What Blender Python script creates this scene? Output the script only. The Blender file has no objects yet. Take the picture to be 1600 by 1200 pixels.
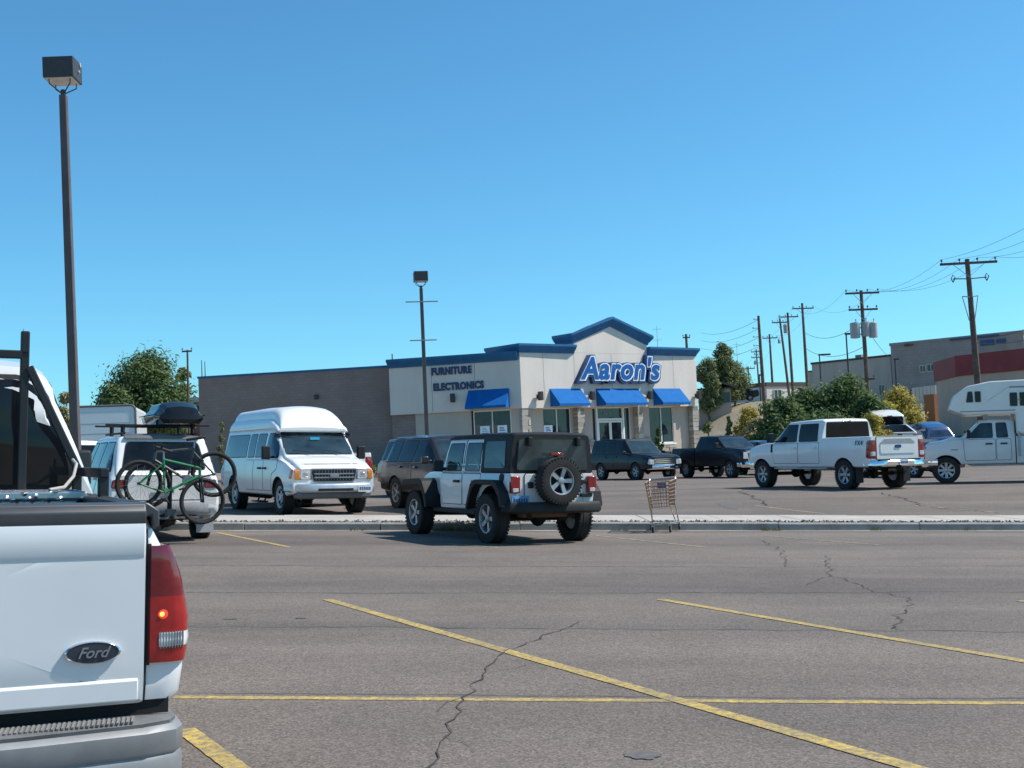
import bpy, bmesh, math, random
import numpy as np
from mathutils import Vector, Matrix, Quaternion
from mathutils.bvhtree import BVHTree

random.seed(7)
scene = bpy.context.scene
COL = scene.collection
R = math.radians

# ------------------------------------------------------------------ camera
FPX, CAM_H = 1900.0, 1.32
PITCH, ROLL = math.atan(114 / FPX), 0.045
FW = Vector((0, math.cos(PITCH), math.sin(PITCH)))
_u0 = Vector((0, -math.sin(PITCH), math.cos(PITCH)))
_r0 = Vector((1, 0, 0))
RT = _r0 * math.cos(ROLL) - _u0 * math.sin(ROLL)
UP = _u0 * math.cos(ROLL) + _r0 * math.sin(ROLL)
CAM = Vector((0, 0, CAM_H))
cam_data = bpy.data.cameras.new('camera')
cam = bpy.data.objects.new('camera', cam_data)
COL.objects.link(cam)
cam_data.sensor_width = 36
cam_data.lens = 36 * FPX / 1600
cam_data.clip_start = 0.05
cam_data.clip_end = 6000
cam.matrix_world = Matrix(((RT.x, UP.x, -FW.x, CAM.x), (RT.y, UP.y, -FW.y, CAM.y), (RT.z, UP.z, -FW.z, CAM.z), (0, 0, 0, 1)))
scene.camera = cam

# ------------------------------------------------------------------ sky, sun, exposure
SUN_EL = R(50)
SUN_H = Vector((0.985, 0.12, 0)).normalized()          # horizontal direction towards the sun
SUN_DIR = Vector((SUN_H.x * math.cos(SUN_EL), SUN_H.y * math.cos(SUN_EL), math.sin(SUN_EL)))
world = bpy.data.worlds.new('World')
scene.world = world
world.use_nodes = True
wn = world.node_tree
wn.nodes.clear()
w_out = wn.nodes.new('ShaderNodeOutputWorld')
w_bg = wn.nodes.new('ShaderNodeBackground')
w_sky = wn.nodes.new('ShaderNodeTexSky')
w_sky.sky_type = 'NISHITA'
w_sky.sun_disc = False
w_sky.sun_elevation = SUN_EL
w_sky.sun_rotation = math.atan2(SUN_H.x, SUN_H.y)
w_sky.altitude = 600
w_sky.air_density = 1.0
w_sky.dust_density = 0.7
w_sky.ozone_density = 3.0
w_bg.inputs['Strength'].default_value = 0.115
w_tint = wn.nodes.new('ShaderNodeMix')                 # the camera's rendition of a deep, dry blue sky
w_tint.data_type = 'RGBA'; w_tint.blend_type = 'MULTIPLY'; w_tint.inputs[0].default_value = 1.0
w_tint.inputs[7].default_value = (0.44, 0.88, 0.99, 1)
wn.links.new(w_sky.outputs[0], w_tint.inputs[6])
wn.links.new(w_tint.outputs[2], w_bg.inputs[0])
wn.links.new(w_bg.outputs[0], w_out.inputs[0])
sun_d = bpy.data.lights.new('sun', 'SUN')
sun_d.energy = 4.0
sun_d.angle = R(0.53)
sun_d.color = (1.0, 0.94, 0.86)
sun = bpy.data.objects.new('sun', sun_d)
COL.objects.link(sun)
sun.rotation_euler = SUN_DIR.to_track_quat('Z', 'Y').to_euler()
scene.view_settings.view_transform = 'Standard'
scene.view_settings.look = 'None'
scene.view_settings.gamma = 1.0
scene.view_settings.exposure = 0.55
scene.view_settings.use_curve_mapping = False
scene.cycles.max_bounces = 6
scene.cycles.use_denoising = True

# ------------------------------------------------------------------ helpers: pixels of the photograph to places
def ray(px, py):
    return FW + RT * ((px - 800) / FPX) + UP * ((600 - py) / FPX)
def at(px, py, d):
    return CAM + ray(px, py) * d
_v = FW - UP * (122 / FPX)
_n = RT.cross(_v)
PX, PY = -_n.x / _n.z, -_n.y / _n.z
def sstep(a, b, t):
    t = min(1, max(0, (t - a) / (b - a)))
    return t * t * (3 - 2 * t)
def near_plane(x, y):
    return PX * x + PY * y
def g(x, y):
    """height of the ground"""
    xc = min(45, max(-45, x))
    zn = PX * min(30, max(-30, x)) + PY * y
    zf = 0.13 - 0.018 * xc
    t = sstep(26.6, 34.5, y)
    z = (zn + 0.09 * sstep(25.5, 26.6, y)) * (1 - t) + zf * t
    z += sstep(63, 71, y) * (1.15 - zf) * sstep(-40, -30, -abs(x + 2) ) if y > 63 else 0
    # dirt hillside on the right behind the store
    hill = sstep(84, 128, y + 0.25 * (x - 20)) * sstep(12, 24, x)
    z += hill * 4.7
    z += sstep(110, 210, y) * 2.2 * sstep(5, 40, x)
    return z
def gnormal(x, y, e=0.8):
    return Vector((-(g(x + e, y) - g(x - e, y)) / (2 * e), -(g(x, y + e) - g(x, y - e)) / (2 * e), 1)).normalized()
def on_ground(px, py, n=40):
    """where the sight line through a pixel meets the ground"""
    r = ray(px, py)
    lo, hi = 1.0, 400.0
    for i in range(60):
        m = (lo + hi) / 2
        p = CAM + r * m
        if p.z > g(p.x, p.y): lo = m
        else: hi = m
    return CAM + r * lo
def below(px, d):
    """ground point under a pixel column at depth d"""
    p = at(px, 700, d)
    return Vector((p.x, p.y, g(p.x, p.y)))

# ------------------------------------------------------------------ helpers: materials
MATS = {}
def _new(name):
    m = bpy.data.materials.new(name)
    m.use_nodes = True
    nt = m.node_tree
    b = nt.nodes['Principled BSDF']
    return m, nt, b
def ramp(nt, fac, stops):
    r = nt.nodes.new('ShaderNodeValToRGB')
    while len(r.color_ramp.elements) < len(stops): r.color_ramp.elements.new(0.5)
    for e, (p, c) in zip(r.color_ramp.elements, stops):
        e.position = p
        e.color = (c[0], c[1], c[2], 1) if hasattr(c, '__len__') else (c, c, c, 1)
    nt.links.new(fac, r.inputs[0])
    return r.outputs[0]
def noise(nt, scale, detail=4, rough=0.55, vec=None, dist=0.0):
    n = nt.nodes.new('ShaderNodeTexNoise')
    n.inputs['Scale'].default_value = scale
    n.inputs['Detail'].default_value = detail
    n.inputs['Roughness'].default_value = rough
    n.inputs['Distortion'].default_value = dist
    if vec is not None: nt.links.new(vec, n.inputs['Vector'])
    return n.outputs['Fac']
def coords(nt, kind='Object'):
    return nt.nodes.new('ShaderNodeTexCoord').outputs[kind]
def mapping(nt, vec, scale):
    m = nt.nodes.new('ShaderNodeMapping')
    m.inputs['Scale'].default_value = scale
    nt.links.new(vec, m.inputs['Vector'])
    return m.outputs[0]
def mix(nt, fac, a, b, mode='MIX'):
    m = nt.nodes.new('ShaderNodeMix')
    m.data_type = 'RGBA'
    m.blend_type = mode
    for s, v in ((m.inputs[0], fac), (m.inputs[6], a), (m.inputs[7], b)):
        if isinstance(v, (int, float)): s.default_value = v
        elif isinstance(v, (tuple, list)): s.default_value = (v[0], v[1], v[2], 1)
        else: nt.links.new(v, s)
    return m.outputs[2]
def bump(nt, b, h, strength=0.3, dist=0.02):
    n = nt.nodes.new('ShaderNodeBump')
    n.inputs['Strength'].default_value = strength
    n.inputs['Distance'].default_value = dist
    nt.links.new(h, n.inputs['Height'])
    nt.links.new(n.outputs[0], b.inputs['Normal'])
def plain(name, col, rough=0.5, metal=0.0, var=0.12, scale=6.0, bmp=0.0, spec=0.5, coat=0.0):
    if name in MATS: return MATS[name]
    m, nt, b = _new(name)
    c = coords(nt)
    n = noise(nt, scale, 5, 0.6, c)
    lo = tuple(max(0, v * (1 - var)) for v in col); hi = tuple(min(1, v * (1 + var)) for v in col)
    nt.links.new(ramp(nt, n, [(0.3, lo), (0.7, hi)]), b.inputs['Base Color'])
    b.inputs['Roughness'].default_value = rough
    b.inputs['Metallic'].default_value = metal
    b.inputs['Specular IOR Level'].default_value = spec
    b.inputs['Coat Weight'].default_value = coat
    b.inputs['Coat Roughness'].default_value = 0.06
    if bmp: bump(nt, b, noise(nt, scale * 8, 3, 0.6, c), bmp, 0.01)
    MATS[name] = m
    return m
def paint(name, col, metal=0.0, rough=0.32, dirt=0.5, coat=0.6):
    """car paint: clear coat, with a film of road dust that thickens in patches low down"""
    if name in MATS: return MATS[name]
    m, nt, b = _new(name)
    c = coords(nt)
    sep = nt.nodes.new('ShaderNodeSeparateXYZ')
    nt.links.new(c, sep.inputs[0])
    low = ramp(nt, sep.outputs[2], [(0.35, 1.0), (0.75, 0.0)])
    n1 = ramp(nt, noise(nt, 5, 6, 0.65, c), [(0.35, 0.0), (0.75, 1.0)])
    mm = nt.nodes.new('ShaderNodeMath'); mm.operation = 'MULTIPLY'
    nt.links.new(low, mm.inputs[0]); nt.links.new(n1, mm.inputs[1])
    m2 = nt.nodes.new('ShaderNodeMath'); m2.operation = 'MULTIPLY'; m2.inputs[1].default_value = dirt
    nt.links.new(mm.outputs[0], m2.inputs[0])
    v = ramp(nt, noise(nt, 1.7, 3, 0.5, c), [(0.3, tuple(x * 0.93 for x in col)), (0.7, col)])
    nt.links.new(mix(nt, m2.outputs[0], v, (0.27, 0.23, 0.19)), b.inputs['Base Color'])
    b.inputs['Roughness'].default_value = rough
    b.inputs['Metallic'].default_value = metal
    b.inputs['Coat Weight'].default_value = coat
    b.inputs['Coat Roughness'].default_value = 0.08
    if coat < .4: b.inputs['Specular IOR Level'].default_value = 0.3
    bump(nt, b, noise(nt, 2.6, 3, 0.5, c), 0.05, 0.02)
    MATS[name] = m
    return m
def glass(name, col=(0.012, 0.016, 0.02), rough=0.03, spec=0.5):
    if name in MATS: return MATS[name]
    m, nt, b = _new(name)
    c = coords(nt)
    nt.links.new(ramp(nt, noise(nt, 2.2, 3, 0.6, c), [(0.3, tuple(v * 0.6 for v in col)), (0.75, tuple(v * 1.7 for v in col))]), b.inputs['Base Color'])
    b.inputs['Roughness'].default_value = rough
    b.inputs['Specular IOR Level'].default_value = spec
    MATS[name] = m
    return m
def lens(name, col, rough=0.12):
    if name in MATS: return MATS[name]
    m, nt, b = _new(name)
    c = coords(nt)
    n = noise(nt, 22, 2, 0.5, c)
    nt.links.new(ramp(nt, n, [(0.3, tuple(v * 0.7 for v in col)), (0.7, col)]), b.inputs['Base Color'])
    b.inputs['Roughness'].default_value = rough
    b.inputs['Coat Weight'].default_value = 0.8
    MATS[name] = m
    return m

# ------------------------------------------------------------------ helpers: meshes
class MB:
    """collects shapes; build() links them as ONE mesh object"""
    def __init__(s): s.v = []; s.f = []; s.m = []; s.cm = 0
    def add(s, vs, fs):
        o = len(s.v)
        s.v += [tuple(v) for v in vs]
        s.f += [tuple(i + o for i in f) for f in fs]
        s.m += [s.cm] * len(fs)
        return s
    def box(s, c, size, rot=None):
        hx, hy, hz = size[0] / 2, size[1] / 2, size[2] / 2
        vs = [Vector((x, y, z)) for x in (-hx, hx) for y in (-hy, hy) for z in (-hz, hz)]
        if rot is not None: vs = [rot @ v for v in vs]
        c = Vector(c)
        return s.add([v + c for v in vs], [(0, 1, 3, 2), (4, 6, 7, 5), (0, 4, 5, 1), (2, 3, 7, 6), (0, 2, 6, 4), (1, 5, 7, 3)])
    def span(s, a, b):
        return s.box([(a[i] + b[i]) / 2 for i in range(3)], [abs(b[i] - a[i]) for i in range(3)])
    def tube(s, pts, r, n=8, cap=True, closed=False):
        pts = [Vector(p) for p in pts]
        k = len(pts)
        rs = r if hasattr(r, '__len__') else [r] * k
        rings = []
        ref = None
        for i in range(k):
            if closed: t = pts[(i + 1) % k] - pts[i - 1]
            else: t = pts[min(i + 1, k - 1)] - pts[max(i - 1, 0)]
            t.normalize()
            if ref is None:
                ref = t.orthogonal().normalized()
            ref = (ref - t * ref.dot(t)).normalized()
            b = t.cross(ref)
            rings.append([pts[i] + (ref * math.cos(a) + b * math.sin(a)) * rs[i] for a in [2 * math.pi * j / n for j in range(n)]])
        vs = [v for q in rings for v in q]
        fs = []
        for i in range(k if closed else k - 1):
            i2 = (i + 1) % k
            for j in range(n):
                fs.append((i * n + j, i * n + (j + 1) % n, i2 * n + (j + 1) % n, i2 * n + j))
        if cap and not closed:
            fs.append(tuple(range(n))); fs.append(tuple((k - 1) * n + j for j in range(n)))
        return s.add(vs, fs)
    def bar(s, a, b, w, h, up=(0, 0, 1)):
        a, b = Vector(a), Vector(b)
        t = (b - a).normalized()
        x = t.cross(Vector(up))
        if x.length < 1e-4: x = t.orthogonal()
        x.normalize(); z = x.cross(t)
        vs = [p + x * (sx * w / 2) + z * (sz * h / 2) for p in (a, b) for sx, sz in ((-1, -1), (1, -1), (1, 1), (-1, 1))]
        return s.add(vs, [(0, 1, 2, 3), (4, 7, 6, 5), (0, 4, 5, 1), (1, 5, 6, 2), (2, 6, 7, 3), (3, 7, 4, 0)])
    def lathe(s, prof, n=24, axis='z', c=(0, 0, 0), close=False, cap=True):
        """prof: (radius, height along axis)"""
        c = Vector(c)
        vs = []
        for r, h in prof:
            for j in range(n):
                a = 2 * math.pi * j / n
                u, w = r * math.cos(a), r * math.sin(a)
                vs.append(c + (Vector((u, w, h)) if axis == 'z' else Vector((h, u, w)) if axis == 'x' else Vector((u, h, w))))
        fs = []
        k = len(prof)
        for i in range(k if close else k - 1):
            i2 = (i + 1) % k
            for j in range(n):
                fs.append((i * n + j, i * n + (j + 1) % n, i2 * n + (j + 1) % n, i2 * n + j))
        if not close and cap:
            if prof[0][0] > 1e-4: fs.append(tuple(range(n)))
            if prof[-1][0] > 1e-4: fs.append(tuple((k - 1) * n + j for j in range(n)))
        return s.add(vs, fs)
    def prism(s, poly, a, b, axis='x'):
        """2-D polygon extruded along an axis from a to b"""
        n = len(poly)
        def pt(p, h): return (h, p[0], p[1]) if axis == 'x' else (p[0], h, p[1]) if axis == 'y' else (p[0], p[1], h)
        vs = [pt(p, a) for p in poly] + [pt(p, b) for p in poly]
        fs = [tuple(range(n)), tuple(range(2 * n - 1, n - 1, -1))]
        fs += [(i, (i + 1) % n, n + (i + 1) % n, n + i) for i in range(n)]
        return s.add(vs, fs)
    def sweep(s, path, sec, up=(0, 0, 1)):
        """section (outward, up) swept along a path in plan; outward is to the right of travel"""
        path = [Vector(p) for p in path]
        k, n = len(path), len(sec)
        vs = []
        for i in range(k):
            t = (path[min(i + 1, k - 1)] - path[max(i - 1, 0)]).normalized()
            o = t.cross(Vector(up)).normalized()
            for a, b in sec: vs.append(path[i] + o * a + Vector(up) * b)
        fs = [(i * n + j, i * n + (j + 1) % n, (i + 1) * n + (j + 1) % n, (i + 1) * n + j) for i in range(k - 1) for j in range(n)]
        fs += [tuple(range(n)), tuple((k - 1) * n + j for j in range(n))]
        return s.add(vs, fs)
    def mesh(s, name='m', smooth=35):
        me = bpy.data.meshes.new(name)
        me.from_pydata(s.v, [], s.f)
        bm = bmesh.new(); bm.from_mesh(me)
        bmesh.ops.recalc_face_normals(bm, faces=bm.faces)
        bm.to_mesh(me); bm.free()
        me.polygons.foreach_set('material_index', s.m)
        if smooth:
            me.polygons.foreach_set('use_smooth', [True] * len(me.polygons))
            me.set_sharp_from_angle(angle=R(smooth))
        return me
    def build(s, name, mats, parent=None, smooth=35, bevel=0.0, seg=2):
        me = s.mesh(name, smooth)
        for m in (mats if isinstance(mats, (list, tuple)) else [mats]): me.materials.append(m)
        return link(name, me, parent, bevel, seg)
def link(name, me, parent=None, bevel=0.0, seg=2):
    o = bpy.data.objects.new(name, me)
    COL.objects.link(o)
    if parent is not None: o.parent = parent
    if bevel:
        b = o.modifiers.new('bevel', 'BEVEL')
        b.width = bevel; b.segments = seg; b.limit_method = 'ANGLE'; b.angle_limit = R(40)
        b.harden_normals = False
    return o
def tag(o, label, cat=None, group=None, kind=None):
    o['label'] = label
    if cat: o['category'] = cat
    if group: o['group'] = group
    if kind: o['kind'] = kind
    return o
def structure(o, label=None):
    o['kind'] = 'structure'
    if label: o['label'] = label
    return o
def empty(name, loc=(0, 0, 0), rz=0.0):
    o = bpy.data.objects.new(name, None)
    o.empty_display_size = 0.2
    COL.objects.link(o)
    o.location = loc
    o.rotation_euler = (0, 0, rz)
    return o
def text_mesh(body, size, extrude=0.0, offset=0.0, shear=0.0, spacing=1.0, width=None, height=None):
    cu = bpy.data.curves.new('t', 'FONT')
    cu.body = body; cu.size = size; cu.extrude = extrude; cu.offset = offset; cu.shear = shear
    cu.space_character = spacing; cu.align_x = 'CENTER'; cu.align_y = 'BOTTOM_BASELINE'; cu.resolution_u = 4
    o = bpy.data.objects.new('t', cu)
    COL.objects.link(o)
    me = bpy.data.meshes.new_from_object(o.evaluated_get(bpy.context.evaluated_depsgraph_get()))
    bpy.data.objects.remove(o)
    bpy.data.curves.remove(cu)
    return me
def apply_bool(o, cutter):
    b = o.modifiers.new('cut', 'BOOLEAN')
    b.operation = 'DIFFERENCE'; b.object = cutter; b.solver = 'EXACT'
    b.material_mode = 'TRANSFER'
    me = bpy.data.meshes.new_from_object(o.evaluated_get(bpy.context.evaluated_depsgraph_get()))
    o.modifiers.clear()
    old = o.data
    o.data = me
    me.name = old.name
    bpy.data.meshes.remove(old)
    bpy.data.objects.remove(cutter)
    me.polygons.foreach_set('use_smooth', [True] * len(me.polygons))
    me.set_sharp_from_angle(angle=R(32))
    return o
def copy_tree(o, parent=None):
    c = o.copy(); COL.objects.link(c); c.parent = parent
    for ch in o.children: copy_tree(ch, c)
    return c
# ================================================================== the ground
def asphalt_material():
    m, nt, b = _new('asphalt')
    c = coords(nt)
    big = noise(nt, 0.16, 4, 0.6, c)
    mid = noise(nt, 1.3, 5, 0.65, c)
    streak = noise(nt, 1.0, 4, 0.6, mapping(nt, c, (0.09, 0.9, 1)))
    fine = noise(nt, 60, 3, 0.7, c)
    v = nt.nodes.new('ShaderNodeTexVoronoi'); v.inputs['Scale'].default_value = 85
    nt.links.new(c, v.inputs['Vector'])
    stone = ramp(nt, v.outputs['Color'], [(0.15, (0.55, 0.54, 0.53)), (0.55, (0.95, 0.94, 0.94)), (0.96, (1.55, 1.53, 1.48))])
    base = ramp(nt, big, [(0.3, (0.1357, 0.1186, 0.1050)), (0.7, (0.1717, 0.1499, 0.1317))])
    base = mix(nt, 0.55, base, ramp(nt, mid, [(0.3, (0.1251, 0.1088, 0.0970)), (0.72, (0.1823, 0.1597, 0.1397))]))
    base = mix(nt, 0.4, base, ramp(nt, streak, [(0.32, (0.1113, 0.0980, 0.0890)), (0.65, (0.1908, 0.1666, 0.1442))]))
    col = mix(nt, 0.75, base, stone, 'MULTIPLY')
    track = noise(nt, 1.0, 3, 0.5, mapping(nt, c, (0.03, 0.42, 1)))
    col = mix(nt, 0.55, col, ramp(nt, track, [(0.35, (0.66, 0.66, 0.67)), (0.55, (1.02, 1.01, 1.0)), (0.72, (1.26, 1.24, 1.2))]), 'MULTIPLY')
    blot = noise(nt, 0.5, 6, 0.7, c, 0.6)
    col = mix(nt, 0.5, col, ramp(nt, blot, [(0.32, (0.78, 0.77, 0.77)), (0.5, (1.0, 1.0, 1.0)), (0.7, (1.16, 1.14, 1.12))]), 'MULTIPLY')
    # old oil drips
    oil = ramp(nt, noise(nt, 0.75, 3, 0.5, c), [(0.70, 0.0), (0.78, 0.75)])
    col = mix(nt, oil, col, (0.06, 0.056, 0.055))
    col = mix(nt, 1.0, col, (1.09, 1.06, 1.05), 'MULTIPLY')
    nt.links.new(col, b.inputs['Base Color'])
    b.inputs['Roughness'].default_value = 0.92
    b.inputs['Specular IOR Level'].default_value = 0.25
    bump(nt, b, mix(nt, 0.5, v.outputs['Distance'], fine), 0.55, 0.006)
    return m
ASPHALT = asphalt_material()
def dirt_material():
    m, nt, b = _new('dry_ground')
    c = coords(nt)
    col = ramp(nt, noise(nt, 0.12, 5, 0.6, c), [(0.3, (0.2, 0.155, 0.105)), (0.5, (0.27, 0.215, 0.145)), (0.72, (0.31, 0.26, 0.19))])
    col = mix(nt, 0.5, col, ramp(nt, noise(nt, 1.5, 6, 0.7, c), [(0.35, (0.14, 0.12, 0.07)), (0.65, (0.33, 0.27, 0.19))]))
    nt.links.new(col, b.inputs['Base Color'])
    b.inputs['Roughness'].default_value = 0.95
    bump(nt, b, noise(nt, 4, 6, 0.7, c), 0.6, 0.08)
    return m
DIRT = dirt_material()
def concrete_material(name, col, sc=3.0):
    m, nt, b = _new(name)
    c = coords(nt)
    a = ramp(nt, noise(nt, sc, 6, 0.65, c), [(0.3, tuple(v * 0.8 for v in col)), (0.7, tuple(v * 1.12 for v in col))])
    st = ramp(nt, noise(nt, sc * 0.4, 5, 0.7, c), [(0.55, 0.0), (0.72, 0.55)])
    nt.links.new(mix(nt, st, a, tuple(v * 0.5 for v in col)), b.inputs['Base Color'])
    b.inputs['Roughness'].default_value = 0.9
    bump(nt, b, noise(nt, sc * 25, 4, 0.7, c), 0.3, 0.005)
    return m
KERB_M = concrete_material('kerb_concrete', (0.3, 0.285, 0.26))
SLAB_M = concrete_material('slab_concrete', (0.42, 0.385, 0.34), 1.6)

def sheet(name, xs, ys, zf, mat):
    b = MB()
    nx, ny = len(xs), len(ys)
    vs = [(x, y, zf(x, y)) for y in ys for x in xs]
    fs = [(j * nx + i, j * nx + i + 1, (j + 1) * nx + i + 1, (j + 1) * nx + i) for j in range(ny - 1) for i in range(nx - 1)]
    b.add(vs, fs)
    return b.build(name, mat, None, smooth=60)
def lin(a, b, n): return [a + (b - a) * i / (n - 1) for i in range(n)]
LOT = (-60, 60, -12, 66)
def ground_z(x, y):
    inside = sstep(0, 2, min(x - LOT[0] - 1, LOT[1] - 1 - x, y - LOT[2] - 1, LOT[3] - 1.5 - y))
    return g(x, y) - 0.02 - 0.35 * inside
gx = sorted(set([-3000, -1500, -800, -400, -250, -150, -100, -75] + [round(v, 3) for v in lin(-62, 62, 63)] + [66, 72, 80, 90, 100, 120, 150, 200, 300, 500, 900, 1600, 3000]))
gy = sorted(set([-600, -200, -80, -30] + [round(v, 3) for v in lin(-14, 150, 83)] + [156, 165, 175, 190, 210, 240, 300, 420, 700, 1200, 2200, 4000]))
structure(sheet('ground', gx, gy, ground_z, DIRT))
structure(sheet('parking_lot', lin(LOT[0], LOT[1], 81), sorted(set(lin(LOT[2], 22, 18) + lin(22, 36, 29) + lin(36, LOT[3], 16))), g, ASPHALT))

# worn yellow stall lines
def line_material():
    m, nt, b = _new('yellow_line_paint')
    c = coords(nt)
    wear = ramp(nt, noise(nt, 26, 6, 0.75, c), [(0.38, 0.05), (0.58, 0.95)])
    wear2 = ramp(nt, noise(nt, 2.2, 4, 0.6, c), [(0.3, 0.55), (0.6, 1.0)])
    w = mix(nt, 1.0, wear, wear2, 'MULTIPLY')
    y = ramp(nt, noise(nt, 9, 4, 0.6, c), [(0.3, (0.48, 0.32, 0.05)), (0.7, (0.62, 0.43, 0.085))])
    nt.links.new(mix(nt, w, (0.15, 0.135, 0.11), y), b.inputs['Base Color'])
    b.inputs['Roughness'].default_value = 0.8
    bump(nt, b, noise(nt, 60, 3, 0.7, c), 0.4, 0.004)
    return m
def faded_material():
    m, nt, b = _new('faded_line_paint')
    c = coords(nt)
    wear = ramp(nt, noise(nt, 9, 6, 0.75, c), [(0.42, 0.0), (0.62, 0.75)])
    nt.links.new(mix(nt, wear, (0.15, 0.142, 0.135), (0.5, 0.38, 0.12)), b.inputs['Base Color'])
    b.inputs['Roughness'].default_value = 0.85
    return m
LINE_M, FADE_M = line_material(), faded_material()
def strip_on_ground(name, a, b_, w, mat, lift, n=14, jag=0.0, rnd=None, wj=0.0):
    a, b_ = Vector(a), Vector(b_)
    t = (b_ - a); t.z = 0; t.normalize()
    s = Vector((t.y, -t.x, 0))
    mb = MB(); vs = []
    for i in range(n + 1):
        p = a.lerp(b_, i / n)
        e = (rnd.uniform(-1, 1) * jag) if rnd else 0
        ww = w * (1 + (rnd.uniform(-wj, wj) if rnd else 0))
        for k in (-0.5, 0.5):
            q = p + s * (e + ww * k)
            vs.append((q.x, q.y, g(q.x, q.y) + lift))
    mb.add(vs, [(2 * i, 2 * i + 1, 2 * i + 3, 2 * i + 2) for i in range(n)])
    return structure(mb.build(name, mat, None, smooth=60))
def px_line(name, p0, p1, w, mat, lift=0.006, n=14, **k):
    return strip_on_ground(name, on_ground(*p0), on_ground(*p1), w, mat, lift, n, **k)
rl = random.Random(3)
for p0, p1 in (((511, 937), (1426, 1200)), ((1032, 937), (1620, 1037)), ((288, 1140), (380, 1208))):
    a, b_ = on_ground(*p0), on_ground(*p1)
    b_ = b_ + (b_ - a).normalized() * 1.0
    strip_on_ground('stall_line', a, b_, 0.105, LINE_M, 0.0045, 30, rnd=rl, wj=0.06, jag=0.003)
px_line('spine_line', (180, 1089), (1640, 1099.5), 0.085, LINE_M, 0.0025, 60, rnd=rl, wj=0.1, jag=0.004)
for p0, p1, w in (((338, 832), (452, 855), 0.1), ((930, 837), (1108, 856), 0.09), ((700, 850), (780, 856), 0.09)):
    px_line('stall_line', p0, p1, w, LINE_M if p0[0] < 400 else FADE_M, 0.004, 20, rnd=rl, wj=0.15, jag=0.006)
for p0, p1 in (((1190, 837), (1376, 852)), ((1180, 790), (1290, 803)), ((1430, 790), (1560, 801)), ((1590, 939), (1640, 945))):
    px_line('faded_stall_line', p0, p1, 0.09, FADE_M, 0.004, 16, rnd=rl, wj=0.2, jag=0.008)
CRACK_M = plain('crack_dark', (0.045, 0.042, 0.04), 0.95, var=0.3, scale=14)
SEAM_M = plain('seam_dark', (0.085, 0.08, 0.077), 0.95, var=0.45, scale=3.0)
def crack(pts, w=0.012, seed=1, jag=0.03, mat=None, name='asphalt_crack', lift=0.0065):
    r = random.Random(seed)
    P3 = [on_ground(*p) for p in pts]
    path = []
    for a, b_ in zip(P3[:-1], P3[1:]):
        L = (b_ - a).length
        k = max(2, int(L / 0.09))
        s = Vector(((b_ - a).y, -(b_ - a).x, 0)).normalized()
        off = 0
        for i in range(k):
            off = off * 0.7 + r.uniform(-jag, jag)
            path.append(a.lerp(b_, i / k) + s * off)
    path.append(P3[-1])
    mb = MB(); vs = []
    for i, p in enumerate(path):
        t = path[min(i + 1, len(path) - 1)] - path[max(i - 1, 0)]
        s = Vector((t.y, -t.x, 0)).normalized()
        ww = w * r.uniform(0.25, 1.5)
        for k in (-0.5, 0.5):
            q = p + s * ww * k
            vs.append((q.x, q.y, g(q.x, q.y) + lift))
    mb.add(vs, [(2 * i, 2 * i + 1, 2 * i + 3, 2 * i + 2) for i in range(len(path) - 1)])
    return structure(mb.build(name, mat or CRACK_M, None, smooth=60))
crack([(672, 1204), (690, 1160), (716, 1118), (726, 1090), (762, 1050), (800, 1016), (850, 993), (905, 972)], 0.010, 1, 0.03)
crack([(726, 1090), (700, 1098), (684, 1112)], 0.005, 21, 0.02)
crack([(762, 1050), (790, 1048), (822, 1040)], 0.005, 22, 0.02)
crack([(700, 1150), (728, 1160), (740, 1176)], 0.005, 23, 0.02)
crack([(1304, 900), (1280, 905), (1262, 915)], 0.008, 24, 0.03)
crack([(1190, 843), (1230, 869), (1236, 886)], 0.013, 2, 0.05)
crack([(1288, 868), (1304, 900), (1358, 920), (1424, 934), (1420, 950), (1400, 962), (1412, 985)], 0.012, 3, 0.05)
crack([(1150, 768), (1178, 776), (1196, 790)], 0.05, 4, 0.08)
crack([(1380, 770), (1440, 790), (1560, 802)], 0.04, 5, 0.08)
crack([(285, 883), (700, 885), (1180, 886), (1600, 884)], 0.05, 6, 0.03, SEAM_M, 'paving_seam', 0.0012)
crack([(290, 926), (640, 927), (1120, 926), (1600, 925)], 0.055, 7, 0.03, SEAM_M, 'paving_seam', 0.0012)
crack([(290, 979), (700, 981), (1200, 984), (1620, 988)], 0.06, 8, 0.035, SEAM_M, 'paving_seam', 0.0012)
crack([(285, 1083), (700, 1086), (1300, 1091), (1640, 1092)], 0.022, 9, 0.012, SEAM_M, 'paving_seam', 0.0012)
crack([(940, 785), (1010, 787), (1060, 786)], 0.06, 10, 0.05, SEAM_M, 'paving_seam', 0.0012)
crack([(930, 767), (1090, 769), (1150, 769)], 0.06, 11, 0.05, SEAM_M, 'paving_seam', 0.0012)
def stain(px, py, rx, ry, mat, seed):
    c = on_ground(px, py); r = random.Random(seed)
    mb = MB(); vs = [(c.x, c.y, g(c.x, c.y) + 0.0045)]
    n = 22
    for i in range(n):
        a = 2 * math.pi * i / n
        k = r.uniform(0.82, 1.15)
        x, y = c.x + rx * k * math.cos(a), c.y + ry * k * math.sin(a)
        vs.append((x, y, g(x, y) + 0.0045))
    mb.add(vs, [(0, 1 + i, 1 + (i + 1) % n) for i in range(n)])
    return structure(mb.build('oil_stain', mat, None, smooth=60))
STAIN_M = plain('oil_stain', (0.108, 0.1, 0.095), 0.85, var=0.3, scale=20)
stain(1005, 1181, 0.085, 0.075, STAIN_M, 1)
stain(1138, 790, 0.22, 0.9, STAIN_M, 2)
stain(360, 967, 0.06, 0.05, STAIN_M, 3)
stain(470, 966, 0.05, 0.04, STAIN_M, 4)

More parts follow.
